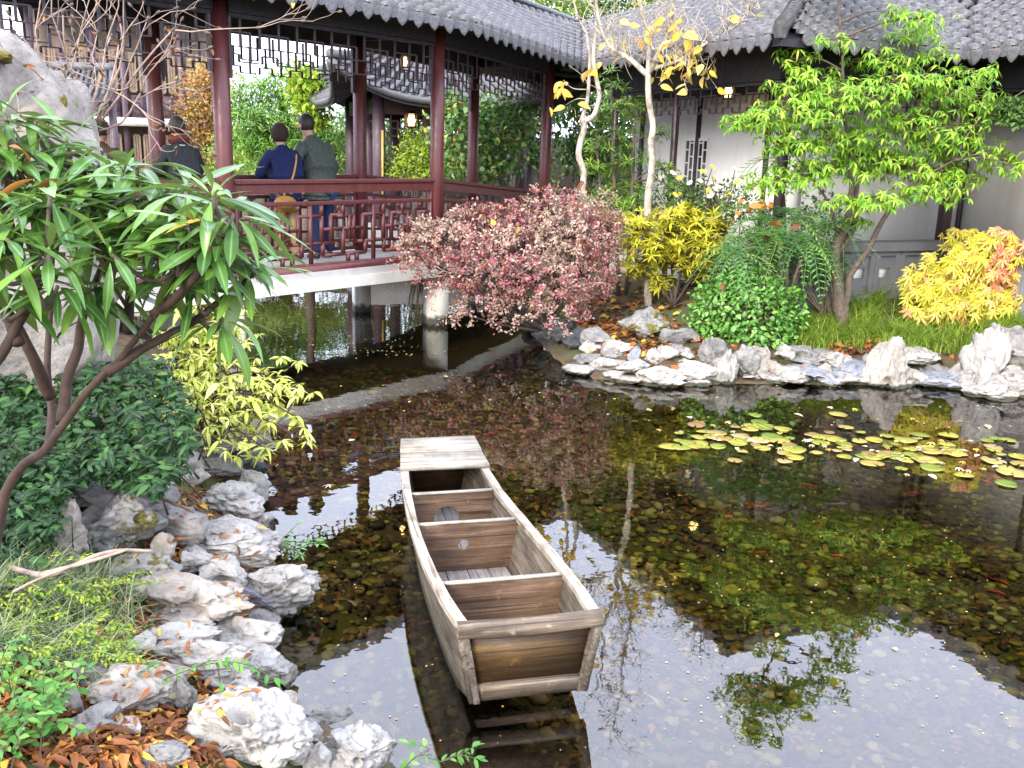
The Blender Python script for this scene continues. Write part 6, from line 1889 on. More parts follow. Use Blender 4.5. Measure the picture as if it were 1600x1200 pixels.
def maple():
    b = gpt(1500, 520); D = b[1] + 0.3
    b = np.array([*at_d(1500, 520, D)[:2], 0]); b[2] = gh(b[0], b[1])
    t = thing('yellow_maple', 'low weeping maple with yellow leaves turning pink at the top right', 'tree', b)
    P3 = lambda px, py, dd=0: at_d(px, py, D + dd)
    lob = [(1470, 430, 60, 40), (1530, 400, 60, 36), (1500, 375, 40, 22), (1560, 440, 60, 40), (1450, 470, 45, 30), (1510, 470, 70, 36), (1585, 480, 45, 34), (1600, 410, 40, 36), (1435, 440, 28, 22), (1480, 500, 60, 16), (1620, 450, 50, 40), (1550, 365, 40, 14), (1600, 385, 40, 16)]
    br = [tube(spline([b - (0, 0, .1), b + (0.02, 0, .4), P3(1520, 420)], 5), np.linspace(.05, .03, 11), 8)]
    Ps, Ds, Ns = [], [], []
    for x, y, rx, ry in lob:
        c, ax_, ay, az = pad_px(x, y, D + RNG.uniform(-.25, .25), rx, ry)
        br.append(tube(spline([P3(1520, 430), (P3(1520, 420) + c) / 2 + (0, 0, .1), c], 4), np.linspace(.018, .006, 9), 5))
        n = int(rx * ry / 15)
        d = rand_dirs(n); d[:, 1] = -np.abs(d[:, 1]) * 0.6 + 0.3 * d[:, 1]
        Ps.append(c + d * (RNG.random(n) ** 0.4)[:, None] * np.array([ax_, ay, az]))
    Ps = np.concatenate(Ps); n = len(Ps)
    Ds = rand_dirs(n) * np.array([0.7, 0.5, 0.3]) + np.array([0, -0.25, -0.75]); Ns = rand_dirs(n) * 0.4 + np.array([0, -0.8, 0.6])
    add('branches', join(br), M['bark_dark'], t, True)['kind'] = 'stuff'
    sx = (Ps[:, 0] / Ps[:, 1]); hx = Ps[:, 2]
    pink = (sx > (1540 - 800) / FPX) & (hx > at_d(1570, 450, D)[2]) & (RNG.random(n) < 0.65) | (RNG.random(n) < 0.07)
    S = RNG.uniform(0.75, 1.3, n); Fm = frames(Ds, Ns)
    leaves(t, palmate(), Fm[~pink], Ps[~pink], S[~pink], L['maple'], 220, 'leaf')
    leaves(t, palmate(), Fm[pink], Ps[pink], S[pink], L['maple_pink'], 70, 'pink_leaf', 'pink_foliage')
maple()

# ---- narrow leaved upright shrub behind the pale trees, flowers by the wall
def podocarpus():
    D = 12.9
    b = ground_under(965, D)
    tr = [([b, at_d(958, 250, D), at_d(955, 150, D)], [.03, .022, .008]), ([b + (.1, 0, 0), at_d(990, 250, D), at_d(985, 160, D + .1)], [.025, .018, .008]), ([b - (.15, 0, 0), at_d(935, 260, D), at_d(930, 190, D)], [.025, .016, .008])]
    pads = [pad_px(x, y, D + RNG.uniform(-.25, .3), rx, ry) for x, y, rx, ry in ((955, 130, 26, 24), (975, 160, 30, 24), (940, 185, 30, 24), (985, 200, 28, 24), (950, 225, 34, 24), (985, 250, 32, 24), (930, 262, 28, 20), (960, 285, 38, 24), (1000, 300, 30, 22), (935, 310, 28, 18), (1030, 210, 22, 16), (1035, 265, 28, 14), (1005, 165, 18, 18), (975, 320, 40, 16), (925, 230, 20, 14), (1050, 290, 26, 12))]
    pads_tree('narrow_leaf_shrub', 'tall feathery green shrub behind the pale barked trees', 'shrub', b, tr, pads, leaf_t(0.13, 0.022, 0.2, 0.3, 2, 0.4), L['podo'], 2900, M['bark_brown'], up=0.6, droop=-0.1, whorl=9, leaf_s=(0.7, 1.1), trunk_name='stem')
podocarpus()
def mums():
    D = 12.1
    rs = np.random.default_rng(8)
    for i, (px, py, w, h, lb, cols) in enumerate(((1100, 290, 62, 30, 'clump of white and yellow daisy flowers by the white wall', (('white_petal', (0.75, 0.7, 0.55)), ('yellow_petal', (0.75, 0.6, 0.05)))),
                                     (1180, 325, 40, 14, 'clump of orange daisy flowers among the fronds', (('orange_petal', (0.7, 0.25, 0.03)),)))):
        b = ground_under(px, D)
        t = thing('flower_clump', lb, 'flowers', b)
        st, hv = [], []
        T = leaf_t(0.07, 0.035, 0.2, 0.3, 2, 0.45); Ps = []
        for k in range(22 if i == 0 else 14):
            h_ = at_d(px + rs.normal(0, w * .45), py + rs.normal(0, h * .5), D + rs.uniform(-.3, .3))
            s0 = b + rs.normal(0, .2, 3) * (1, .6, 0)
            pts = spline([s0, (s0 + h_) / 2 + rs.normal(0, .03, 3), h_], 4)
            st.append(tube(pts, 0.006, 4))
            for p in pts[1:-1]: 
                for _ in range(5): Ps.append(p + rs.normal(0, .06, 3))
            mt = cols[k % len(cols)]
            if mt[0] not in M: M[mt[0]] = simple(mt[0], mt[1], 0.6, 0.2, 30, 0)
            V, F = [], []
            for a in range(12):
                an = a * math.pi / 6; d = np.array([math.cos(an), math.sin(an)]); q = np.array([-d[1], d[0]]) * 0.009
                o = len(V); V += [(0, 0, 0), (d[0] * .03 + q[0], d[1] * .03 + q[1], .008), (d[0] * .045, d[1] * .045, 0.0), (d[0] * .03 - q[0], d[1] * .03 - q[1], .008)]; F.append((o, o + 1, o + 2, o + 3))
            Rm = np.array(Vector((rs.normal(0, .4), -0.6, 0.8)).to_track_quat('Z', 'Y').to_matrix())
            add('flower', (np.array(V) @ Rm.T + h_, F), M[mt[0]], t)
        add('stems', join(st), M['bark_brown'], t)['kind'] = 'stuff'
        n = len(Ps); leaves(t, T, frames(rand_dirs(n, -.5, .5), rand_dirs(n, .2, 1)), np.array(Ps), None, L['tree_dark'], 0, 'leaf')
mums()
# dark bushes filling the back of the bank
for (px, py, D, lob, lb, mt) in ((1075, 330, 12.3, [(1040, 305, 50, 34, 0), (1090, 320, 46, 30, .1), (1140, 318, 46, 34, .1)], 'dark green shrub at the foot of the white wall behind the yellow shrub', 'tree_dark'),
                                 (1300, 400, 10.95, [(1285, 350, 40, 50, .05), (1300, 410, 30, 40, 0), (1255, 420, 50, 36, 0), (1200, 410, 50, 36, 0)], 'dark green shrub against the balustrade behind the ferny shrub', 'tree_dark'),
                                 (1590, 180, 10.6, [(1597, 180, 36, 24, 0), (1575, 168, 20, 14, 0)], 'dark leafy branch tips hanging under the right eave', 'tree_dark')):
    b = ground_under(px, D) if px < 1500 else at_d(1625, 140, D)
    mound('dark_shrub', lb, b, px_lobes(lob, D), leaf_t(0.06, 0.03, 0.2, 0.2, 2, 0.45), L[mt], 1500, 4, M['bark_brown'])
# camellia-like shrub and yellow shrub seen between the bridge columns
b = ground_under(775, 17.6)
mound('round_leaf_shrub', 'round leaved green shrub seen between the bridge columns', b, px_lobes([(720, 210, 60, 60, 0), (780, 230, 50, 60, .3), (740, 265, 70, 40, .2), (815, 200, 40, 50, 1.0), (705, 170, 30, 30, 0), (770, 175, 40, 30, .4)], 17.6), leaf_t(0.11, 0.07, 0.15, 0.2, 3, 0.45), L['camellia'], 3200, 4, M['bark_brown'], 0, (0.7, 1.2), 0.5, 0.4)
b = ground_under(655, 18.5)
mound('yellow_bush', 'yellow green bush behind the middle bridge column', b, px_lobes([(650, 235, 36, 34, 0), (635, 265, 40, 26, .2), (672, 255, 26, 36, .1), (690, 275, 40, 22, 0)], 18.5), leaf_t(0.09, 0.035, 0.2, 0.2, 2, 0.45), L['sprig'], 1900, 4, M['bark_brown'], 0, (0.7, 1.2), 0.5, 0.4)
# ------------------------------------------------------------------ the rhododendron in front of the tall rock
def rhododendron():
    P = at_d
    b = P(-60, 800, 3.3); b = np.array([b[0], b[1], gh(b[0], b[1])])
    t = thing('rhododendron', 'large rhododendron bush with long glossy leaves beside the tall rock', 'shrub', b)
    rt = b - (0, 0, 0.2)
    limbs = [([rt, P(10, 770, 3.25), P(70, 700, 3.2), P(130, 620, 3.15), P(200, 545, 3.1), P(255, 470, 3.05), P(285, 400, 3.0)], [.021, .018, .016, .0135, .011, .009, .006], 'trunk'),
             ([P(75, 695, 3.2), P(80, 640, 3.3), P(75, 560, 3.35), P(78, 470, 3.4), P(85, 380, 3.4)], [.017, .014, .012, .01, .007], 'limb'),
             ([P(80, 620, 3.28), P(55, 560, 3.2), P(20, 500, 3.15), P(-20, 430, 3.1)], [.024, .02, .016, .01], 'limb'),
             ([P(165, 580, 3.1), P(230, 540, 3.15), P(300, 505, 3.2), P(345, 470, 3.2), P(400, 425, 3.2)], [.02, .016, .014, .011, .007], 'limb'),
             ([P(240, 490, 3.05), P(290, 450, 2.95), P(325, 400, 2.9), P(333, 325, 2.9)], [.016, .014, .011, .007], 'limb'),
             ([rt, P(-30, 640, 3.0), P(0, 560, 2.95), P(45, 480, 2.95), P(75, 410, 2.9)], [.028, .023, .018, .013, .008], 'limb'),
             ([P(95, 660, 3.2), P(115, 560, 3.3), P(140, 470, 3.3), P(160, 410, 3.1)], [.022, .018, .014, .008], 'limb'),
             ([P(85, 400, 3.4), P(100, 320, 3.4), P(105, 240, 3.4)], [.014, .011, .007], 'limb'),
             ([P(200, 520, 3.1), P(205, 430, 3.3), P(200, 360, 3.3), P(192, 290, 3.3)], [.018, .014, .011, .007], 'limb'),
             ([P(30, 540, 2.95), P(-10, 420, 3.1), P(10, 300, 3.2), P(18, 220, 3.2)], [.02, .016, .012, .007], 'limb')]
    pool = []
    for pts, rad, nm in limbs:
        sp = spline(pts, 6); rr = np.interp(np.linspace(0, 1, len(sp)), np.linspace(0, 1, len(rad)), rad)
        wob = np.stack([vnoise(sp * 9, 23), vnoise(sp * 9, 24), vnoise(sp * 9, 25)], 1) * rr[:, None] * 0.5
        add(nm, tube(sp + wob, rr, 10), M['bark_red'], t, True); pool.append(sp)
    pool = np.concatenate(pool)
    rs = np.random.default_rng(12)
    W = [(105, 222, 3.4, 1), (192, 277, 3.3, 1), (90, 283, 3.35, 0), (78, 307, 2.95, 1), (333, 308, 2.9, 1), (173, 397, 2.85, 1), (77, 397, 2.8, 1), (287, 327, 3.1, 0), (388, 424, 3.2, 1), (303, 453, 3.15, 0), (90, 447, 2.9, 0), (140, 455, 3.1, 0),
         (20, 258, 3.2, 1), (7, 180, 3.3, 1), (43, 185, 3.4, 0), (327, 378, 2.95, 0), (200, 347, 3.1, 0), (247, 327, 3.2, 0), (120, 300, 3.2, 0), (10, 373, 2.8, 0), (12, 330, 3.0, 0), (150, 360, 3.1, 0), (213, 377, 3.05, 0), (250, 290, 3.3, 0), (45, 240, 3.3, 0),
          (280, 380, 3.0, 0), (40, 300, 3.1, 0), (160, 300, 3.35, 0), (130, 260, 3.4, 0), (-20, 230, 3.2, 0), (-30, 300, 3.0, 0), (-25, 380, 2.9, 0), (180, 450, 3.2, 0), (270, 300, 3.2, 0), (350, 370, 3.05, 0), (310, 350, 2.95, 0), (-10, 450, 2.9, 0), (225, 305, 3.3, 0),
         (75, 260, 3.4, 0), (55, 205, 3.45, 0), (-5, 210, 3.3, 0), (145, 315, 3.2, 0), (205, 315, 3.2, 0), (175, 330, 3.3, 0), (100, 320, 3.1, 0), (290, 300, 3.1, 0), (30, 340, 3.0, 0), (240, 360, 3.15, 0), (345, 500, 3.2, 0), (165, 240, 3.4, 0), (150, 275, 3.3, 0), (215, 262, 3.3, 0), (368, 398, 3.1, 0), (365, 335, 3.0, 0), (300, 400, 3.0, 0), (260, 430, 3.1, 0)]
    Ps, Ds, Ns, Ss = [], [], [], []
    tw, buds = [], []
    for x, y, D, hero in W:
        c = P(x, y, D)
        q = pool[np.argmin(np.sum((pool - c) ** 2, 1) + 1.5 * np.maximum(0, pool[:, 2] - c[2] + 0.08) ** 2)]
        mid = (q + c) / 2 + np.array([0, 0, -0.05]) + rs.normal(0, .02, 3)
        sp = spline([q, mid, c], 4); tw.append(tube(sp, np.linspace(.009, .006, len(sp)), 6))
        V, F = ico(1)
        if hero: buds.append((V * np.array([.006, .006, .014]) + c + (0, 0, .01), F))
        k = rs.integers(12, 17); a0 = rs.uniform(0, 6.28)
        tilt = rs.normal(0, 0.22, 2)
        for j in range(k):
            a = a0 + j * 2.39996
            el = math.radians(rs.uniform(-24, 16)) if j > 3 or not hero else math.radians(rs.uniform(15, 62))
            if j > k - 3: el = math.radians(rs.uniform(-70, -35))
            d = np.array([math.cos(a) * math.cos(el) , math.sin(a) * math.cos(el), math.sin(el) + tilt[0] * math.cos(a) + tilt[1] * math.sin(a)])
            Ps.append(c + d * 0.012); Ds.append(d); Ns.append(np.array([0, 0, 1.0]) + d * 0.4 * (1 if el < 0 else -1) + rs.normal(0, .16, 3)); Ss.append(rs.uniform(0.68, 1.12) * (0.8 if (hero and j <= 3) else 1))
    add('twigs', join(tw), M['bark_brown'], t, True)['kind'] = 'stuff'
    ob_ = add('buds', joinq([(v, f) for v, f in buds]), L['rhodo'], t, True); ob_['kind'] = 'stuff'
    T = leaf_t(0.212, 0.043, 0.25, 0.24, 6, 0.54, 0.022)
    # a pale midrib strip raised on the leaf
    leaves(t, T, frames(np.array(Ds), np.array(Ns)), np.array(Ps), np.array(Ss), L['rhodo'], 300, 'leaf')
    # a few yellowed and brown ones
    pp = [(8, 228, 3.0), (60, 278, 2.9), (110, 285, 2.95), (265, 326, 2.95), (140, 497, 3.0), (345, 342, 2.95)]
    P_ = np.array([P(*q) for q in pp]); n = len(P_)
    leaves(t, T, frames(rand_dirs(n, -.4, .1), rand_dirs(n, .4, 1)), P_, np.full(n, .75), L['litter'], n, 'faded_leaf')
rhododendron()

# ---- bare twiggy shrub above the rock
def bare_shrub():
    rs = np.random.default_rng(31)
    D = 5.9
    b = at_d(150, 620, D); b[2] = gh(b[0], b[1])
    t = thing('bare_shrub', 'leafless twiggy shrub with small brown buds behind the tall rock', 'shrub', b)
    P = lambda x, y, dd=0: at_d(x, y, D + dd)
    out, tips = [], []
    def grow(p, d, ln, r_, depth):
        pts = [p]; q = p.copy(); dd = d.copy()
        k = 5
        for i in range(k):
            dd = nrm(dd + rs.normal(0, .16, 3) + np.array([0, 0, .03])); q = q + dd * ln / k; pts.append(q.copy())
        out.append(tube(pts, np.linspace(r_, r_ * .6, len(pts)), 5))
        if depth == 0: tips.append((q, dd)); return
        nkid = 2 if depth > 1 else 3
        for i in range(nkid):
            a = pts[rs.integers(2, len(pts))]
            grow(np.array(a), nrm(dd + rs.normal(0, .65, 3) * np.array([1, .7, .8])), ln * rs.uniform(.55, .8), r_ * .58, depth - 1)
        tips.append((q, dd))
    hub = P(148, 205)
    add('stem', tube(spline([b - (0, 0, .1), P(160, 400), hub], 5), np.linspace(.04, .022, 11), 7), M['twig'], t, True)
    for x, y, dd in ((230, 60, -.2), (275, -10, -.3), (200, -20, .1), (120, -40, -.2), (60, -10, -.5), (20, 20, -.6), (260, 130, .1), (100, 10, .2), (150, 60, -.4), (40, -60, -.3)):
        e = P(x, y, dd); grow(hub, nrm(e - hub), np.linalg.norm(e - hub) * .8, .008, 3)
    add('branches', join(out), M['twig'], t, True)['kind'] = 'stuff'
    V, F = ico(1)
    P_ = np.array([q for q, _ in tips]); n = len(P_)
    Mx = frames(np.array([d for _, d in tips]), rand_dirs(n)) * np.array([.009, .022, .009])
    vv, ff, rr = scatter((V, F), Mx, P_)
    o = add('buds', (vv, ff), M['bark_brown'], t, True, rr); o['kind'] = 'stuff'
    idx = rs.choice(n, 60, replace=n < 60)
    leaves(t, leaf_t(.05, .022, .4, .4, 3), frames(rand_dirs(60, -1, 0), rand_dirs(60)), P_[idx], None, L['litter'], 40, 'dry_leaf')
bare_shrub()

# ---- pale yellow green shrub drooping over the water
def azalea():
    rs = np.random.default_rng(41)
    D = 6.2
    b = gpt(262, 690); b0 = np.array([*at_d(262, 640, D)[:2], 0]); b0[2] = max(gh(b0[0], b0[1]), 0.05)
    t = thing('drooping_shrub', 'loose pale yellow green shrub arching over the water left of the boat', 'shrub', b0)
    P = lambda x, y, dd=0: at_d(x, y, D + dd)
    out, tp = [], []
    # ends of the arching branches in the photo
    ends = [(480, 690, -.6), (462, 650, -.4), (415, 700, -.7), (380, 690, -.7), (430, 620, -.2), (468, 600, -.1), (440, 590, 0), (400, 560, .2), (385, 530, .3), (350, 520, .4), (330, 560, .2), (300, 520, .4), (310, 610, 0), (350, 640, -.3), (390, 640, -.3), (360, 600, 0), (290, 570, .2), (270, 540, .4), (420, 660, -.5), (340, 490, .5), (300, 460, .6), (370, 480, .5), (320, 650, -.3), (280, 620, 0)]
    for x, y, dd in ends:
        e = P(x, y, dd); s0 = b0 + rs.normal(0, .05, 3) * (1, 1, 0)
        mid = s0 * .45 + e * .55 + np.array([0, 0, .10 + .12 * rs.random()])
        sp = spline([s0, mid, e], 7); out.append(tube(sp, np.linspace(.011, .004, len(sp)), 5))
        for k in range(5, len(sp), 2):
            for q in range(3):
                d = nrm(rs.normal(size=3) + np.array([.2, -.2, .3])); ln = rs.uniform(.05, .22)
                f = sp[k] + d * ln; out.append(tube([sp[k], f], [.004, .002], 4)); tp.append(f)
        tp.append(e)
    add('branches', join(out), M['bark_red'], t, True)['kind'] = 'stuff'
    Ps, Ds, Ns = [], [], []
    for c in tp:
        k = 7; a0 = rs.uniform(0, 6.28)
        for j in range(k):
            a = a0 + j * 2 * math.pi / k + rs.normal(0, .2); el = math.radians(rs.uniform(-40, 25))
            d = np.array([math.cos(a) * math.cos(el), math.sin(a) * math.cos(el), math.sin(el)])
            Ps.append(c); Ds.append(d); Ns.append(np.array([0, 0, 1]) + rs.normal(0, .25, 3))
    S = RNG.uniform(.5, 1.15, len(Ps)); S[RNG.random(len(Ps)) < .06] *= 1.7
    leaves(t, leaf_t(.085, .024, .2, .4, 4, .5), frames(np.array(Ds), np.array(Ns)), np.array(Ps), S, L['azalea'], 280, 'leaf')
azalea()

# ---- dark glossy ground cover shrub under the rock
def cover():
    b = at_d(120, 700, 4.1); b[2] = gh(b[0], b[1])
    t = thing('glossy_shrub', 'low dark green glossy leaved shrub at the foot of the tall rock', 'shrub', b)
    poly = [(-60, 560), (60, 590), (150, 570), (205, 555), (262, 560), (290, 620), (300, 680), (290, 730), (250, 770), (200, 765), (150, 745), (105, 765), (95, 820), (70, 850), (40, 880), (-60, 890)]
    n = 5200
    x = RNG.uniform(-60, 300, n * 2); y = RNG.uniform(555, 890, n * 2)
    ok = in_poly(x, y, poly); x, y = x[ok][:n], y[ok][:n]
    D = np.interp(y, [555, 700, 890], [5.0, 4.2, 3.45]) + 0.12 * vnoise(np.stack([x / 30, y / 22, 0 * x], 1), 5) + RNG.random(len(x)) ** 1.6 * 0.4
    Ps = np.array([at_d(a, c, d) for a, c, d in zip(x, y, D)])
    n = len(Ps)
    dirs = rand_dirs(n, -.5, .5) + np.array([0, -.35, -.1]); nn = rand_dirs(n) * .55 + np.array([0, -.45, .85])
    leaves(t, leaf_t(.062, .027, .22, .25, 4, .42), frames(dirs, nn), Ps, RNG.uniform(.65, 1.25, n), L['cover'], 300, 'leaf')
    st = []
    for k in range(40):
        i = RNG.integers(n); e = Ps[i] + (0, .15, -.02); g = e + np.array([RNG.normal(0, .06), .12, -.22])
        st.append(tube([g, (g + e) / 2 + RNG.normal(0, .03, 3), e], [.007, .005, .003], 4))
    add('stems', join(st), M['bark_dark'], t, True)['kind'] = 'stuff'
cover()

# ---- grasses
def blades(name, label, roots, L0, w, mat, lean=0.8, kind='stuff', parent=None, spread=1.0):
    n = len(roots); k = 5
    a = RNG.uniform(0, 2 * math.pi, n); ln = L0 * RNG.uniform(.6, 1.25, n); le = lean * RNG.uniform(.5, 1.3, n)
    d = np.stack([np.cos(a), np.sin(a)], 1)
    V = np.zeros((n, k * 2, 3))
    for i in range(k):
        t = i / (k - 1); ww = w * (1 - t) ** .7 * .5 + .0004
        th = le * t * 1.15
        h = ln * t * np.cos(th * .75); r_ = ln * t * np.sin(th * .9)
        c = np.stack([roots[:, 0] + d[:, 0] * r_, roots[:, 1] + d[:, 1] * r_, roots[:, 2] + h], 1)
        s = np.stack([-d[:, 1], d[:, 0], 0 * a], 1) * ww
        V[:, 2 * i] = c - s; V[:, 2 * i + 1] = c + s
    base = np.array([(2 * i, 2 * i + 1, 2 * i + 3, 2 * i + 2) for i in range(k - 1)])
    F = (base[None] + (np.arange(n) * 2 * k)[:, None, None]).reshape(-1, 4)
    o = add(name, (V.reshape(-1, 3), F), mat, parent, False, np.repeat(RNG.random(n), 2 * k))
    o['kind'] = kind
    if label: o['label'] = label
    return o
def tuft_roots(cs, per, r_):
    out = []
    for c in cs:
        q = c[:2] + RNG.normal(0, r_, (per, 2)); out.append(np.stack([q[:, 0], q[:, 1], ground_h(q[:, 0], q[:, 1])], 1))
    return np.concatenate(out)
cs = [gpt(x, y) for x, y in [(RNG.uniform(1255, 1430), RNG.uniform(468, 548)) for _ in range(60)] + [(RNG.uniform(1400, 1610), RNG.uniform(495, 556)) for _ in range(60)] + [(RNG.uniform(1240, 1330), RNG.uniform(480, 545)) for _ in range(14)]]
blades('bank_grass', 'arching green grass tufts under the lime green tree', tuft_roots(cs, 52, .05), .31, .008, L['grass'], 1.45)
cs = [gpt(x, y) for x, y in [(RNG.uniform(-40, 210), RNG.uniform(905, 1085)) for _ in range(40)] + [(RNG.uniform(-30, 110), RNG.uniform(880, 960)) for _ in range(16)]]
blades('left_bank_grass', 'thin arching variegated grass on the near left bank', tuft_roots(cs, 40, .045), .2, .0045, L['grass_grey'], 1.3)

# small sprig plants trailing over the left bank: stems with pairs of leaflets
def sprig_plant(name, label, stems, T, mat, every=0.03, cat='plant', r_=0.0025, n_parts=0, side=1.0, mass='leaf_sprays', bark='bark_brown'):
    t = thing(name, label, cat, stems[0][0])
    out, Ps, Ds, Ns = [], [], [], []
    for pts in stems:
        sp = spline(pts, 8); out.append(tube(sp, np.linspace(r_, r_ * .4, len(sp)), 4))
        seg = np.linalg.norm(np.diff(sp, axis=0), axis=1); s = np.concatenate([[0], np.cumsum(seg)])
        for q in np.arange(every * 2, s[-1], every):
            p = np.array([np.interp(q, s, sp[:, c]) for c in range(3)])
            i = min(len(sp) - 2, int(np.searchsorted(s, q))); d = nrm(sp[i + 1] - sp[i])
            sd = nrm(np.cross(d, [0, 0, 1.0]))
            for k in (-1, 1):
                Ps.append(p); Ds.append(nrm(sd * k * side + d * .7 + RNG.normal(0, .3, 3))); Ns.append(np.array([0, -.25, 1.0]) + RNG.normal(0, .3, 3))
        Ps.append(sp[-1]); Ds.append(nrm(sp[-1] - sp[-2])); Ns.append(np.array([0, 0, 1.0]))
    add('stems', join(out), M[bark], t, True)['kind'] = 'stuff'
    leaves(t, T, frames(np.array(Ds), np.array(Ns)), np.array(Ps), RNG.uniform(.7, 1.25, len(Ps)), mat, n_parts, 'leaf', mass)
    return t
rs_ = np.random.default_rng(77)
st = []
for k in range(95):
    x, y = rs_.uniform(-30, 215), rs_.uniform(925, 1075)
    g = gpt(x, y); d = np.append(rs_.normal(0, 1, 2), 0); d = nrm(d + np.array([.5, -.2, 0])); ln = rs_.uniform(.12, .3)
    st.append([g, g + d * ln * .5 + (0, 0, rs_.uniform(.05, .12)), g + d * ln + (0, 0, rs_.uniform(.02, .12))])
sprig_plant('trailing_sprigs', 'yellow green trailing sprigs spreading over the left bank', st, leaf_t(.024, .011, .2, .2, 2), L['sprig'], .016)
st = []
for k in range(34):
    x, y = rs_.uniform(-20, 95), rs_.uniform(1095, 1220)
    g = gpt(x, y); d = nrm(np.append(rs_.normal(0, 1, 2), 0)); ln = rs_.uniform(.08, .2)
    st.append([g, g + d * ln * .4 + (0, 0, rs_.uniform(.08, .16)), g + d * ln + (0, 0, rs_.uniform(.08, .18))])
sprig_plant('leafy_seedling', 'bright green leafy seedlings in the bottom left corner', st, leaf_t(.034, .017, .2, .2, 3), L['nandina'], .026, n_parts=120)
def near_arc(label, pix, D, twigs=()):
    pts = [at_d(x, y, D + dd) for x, y, dd in pix]
    g = pts[0]
    stems = [pts]
    for tw in twigs: stems.append([at_d(x, y, D + dd) for x, y, dd in tw])
    t = sprig_plant('leafy_spray', label, stems, leaf_t(.036, .015, .2, .2, 3), L['nandina'], .03, n_parts=200, r_=.003)
near_arc('long green spray arching across the white rocks', [(60, 1300, .05), (160, 1160, 0), (230, 1080, 0), (300, 1045, 0), (370, 1035, 0), (430, 1060, 0)], 2.9,
         [[(225, 1085, 0), (215, 1055, 0), (240, 1040, 0)], [(300, 1045, 0), (335, 1032, 0), (390, 1045, 0)], [(340, 1040, 0), (345, 1075, 0), (350, 1090, 0)], [(160, 1160, 0), (190, 1110, 0), (250, 1105, 0)]])
near_arc('short green spray at the bottom edge beside the water', [(560, 1290, .1), (620, 1215, 0), (655, 1180, 0), (690, 1190, 0), (745, 1165, 0)], 2.85, [[(655, 1180, 0), (670, 1170, 0), (640, 1160, 0)], [(690, 1190, 0), (715, 1180, 0), (745, 1185, 0)]])
st = [[gpt(20, 900), at_d(60, 895, 3.2), at_d(120, 888, 3.2), at_d(180, 868, 3.25), at_d(235, 862, 3.3)]]
t = thing('fallen_branch', 'bent bare branch lying across the mossy rocks', 'branch', gpt(20, 900))
g0 = gpt(-20, 880)
sp = spline([g0, at_d(60, 898, 3.3), at_d(110, 886, 3.3), at_d(150, 868, 3.3), at_d(190, 860, 3.35), at_d(238, 861, 3.4)], 6)
add('limb', tube(sp, np.linspace(.012, .006, len(sp)), 7), M['twig'], t, True)
sp = spline([at_d(60, 898, 3.3), at_d(130, 880, 3.27), at_d(180, 865, 3.32), at_d(200, 858, 3.34)], 6)
add('side_twig', tube(sp, np.linspace(.009, .005, len(sp)), 6), M['twig'], t, True)
sp = spline([at_d(20, 925, 3.15), at_d(60, 905, 3.2), at_d(115, 884, 3.27)], 6)
add('side_twig', tube(sp, np.linspace(.006, .004, len(sp)), 6), M['twig'], t, True)
t = thing('dead_stick', 'thin dark stick resting on the rocks above the leaf heap', 'stick', gpt(220, 770))
sp = spline([at_d(215, 768, 4.5), at_d(255, 780, 4.4), at_d(302, 800, 4.3)], 5); add('limb', tube(sp, np.linspace(.011, .006, len(sp)), 6), M['bark_brown'], t, True)
t = thing('red_stem', 'curved reddish stem lying over the white rocks', 'stick', gpt(350, 1035))
sp = spline([gpt(352, 1038) + (0, 0, .05), at_d(345, 1000, 3.75), at_d(330, 985, 3.8), gpt(300, 960) + (0, 0, .1)], 5); add('limb', tube(sp, np.linspace(.008, .005, len(sp)), 6), M['bark_red'], t, True)

# ---- fallen leaves
def litter(name, label, spots, T, n_each, spreadpx, mat, smin=.7, smax=1.3):
    P = []
    for x, y, sx, sy, k in spots:
        for _ in range(k): P.append((x + RNG.uniform(-1, 1) * sx, y + RNG.uniform(-1, 1) * sy))
    P3 = np.array([gpt(x, y) for x, y in P]); P3[:, 2] += RNG.random(len(P3)) * .03 + .004
    n = len(P3)
    d = rand_dirs(n, -.2, .25); nn = rand_dirs(n) * .6 + np.array([0, 0, 1.0])
    V, F, r_ = scatter(T, frames(d, nn), P3, RNG.uniform(smin, smax, n))
    tag(add(name, (V, F), mat, None, True, r_), label, None, None, 'stuff')
litter('left_leaf_litter', 'orange brown fallen leaves lying on the near left bank', [(120, 1130, 160, 75, 900), (250, 1150, 100, 55, 460), (190, 1040, 110, 60, 260), (240, 960, 90, 50, 130), (295, 830, 50, 60, 120), (270, 880, 50, 50, 120), (330, 760, 60, 40, 60), (300, 1080, 60, 30, 90), (340, 940, 60, 50, 60), (310, 705, 60, 30, 40), (440, 1160, 40, 40, 14), (120, 950, 120, 50, 120)],
       leaf_t(.066, .017, .8, .4, 3, .5), 0, 0, L['litter'])
litter('left_leaf_scraps', 'small curled brown leaf scraps between the left bank rocks', [(150, 1110, 170, 100, 500), (290, 860, 70, 90, 160), (260, 1000, 120, 110, 260), (330, 760, 60, 60, 80), (380, 900, 60, 60, 50)], leaf_t(.05, .03, .9, .6, 2, .5), 0, 0, L['litter'])
litter('far_leaf_litter', 'orange fallen leaves behind the far shore stones', [(985, 530, 70, 26, 300), (975, 475, 80, 40, 260), (1060, 545, 50, 12, 80), (1310, 510, 60, 35, 120), (1350, 545, 90, 18, 70), (930, 510, 60, 30, 80), (1050, 480, 70, 20, 60), (1270, 560, 70, 18, 34), (1450, 545, 150, 26, 110), (1080, 560, 90, 22, 40)],
       leaf_t(.10, .07, .3, .4, 3, .45), 0, 0, L['litter'])

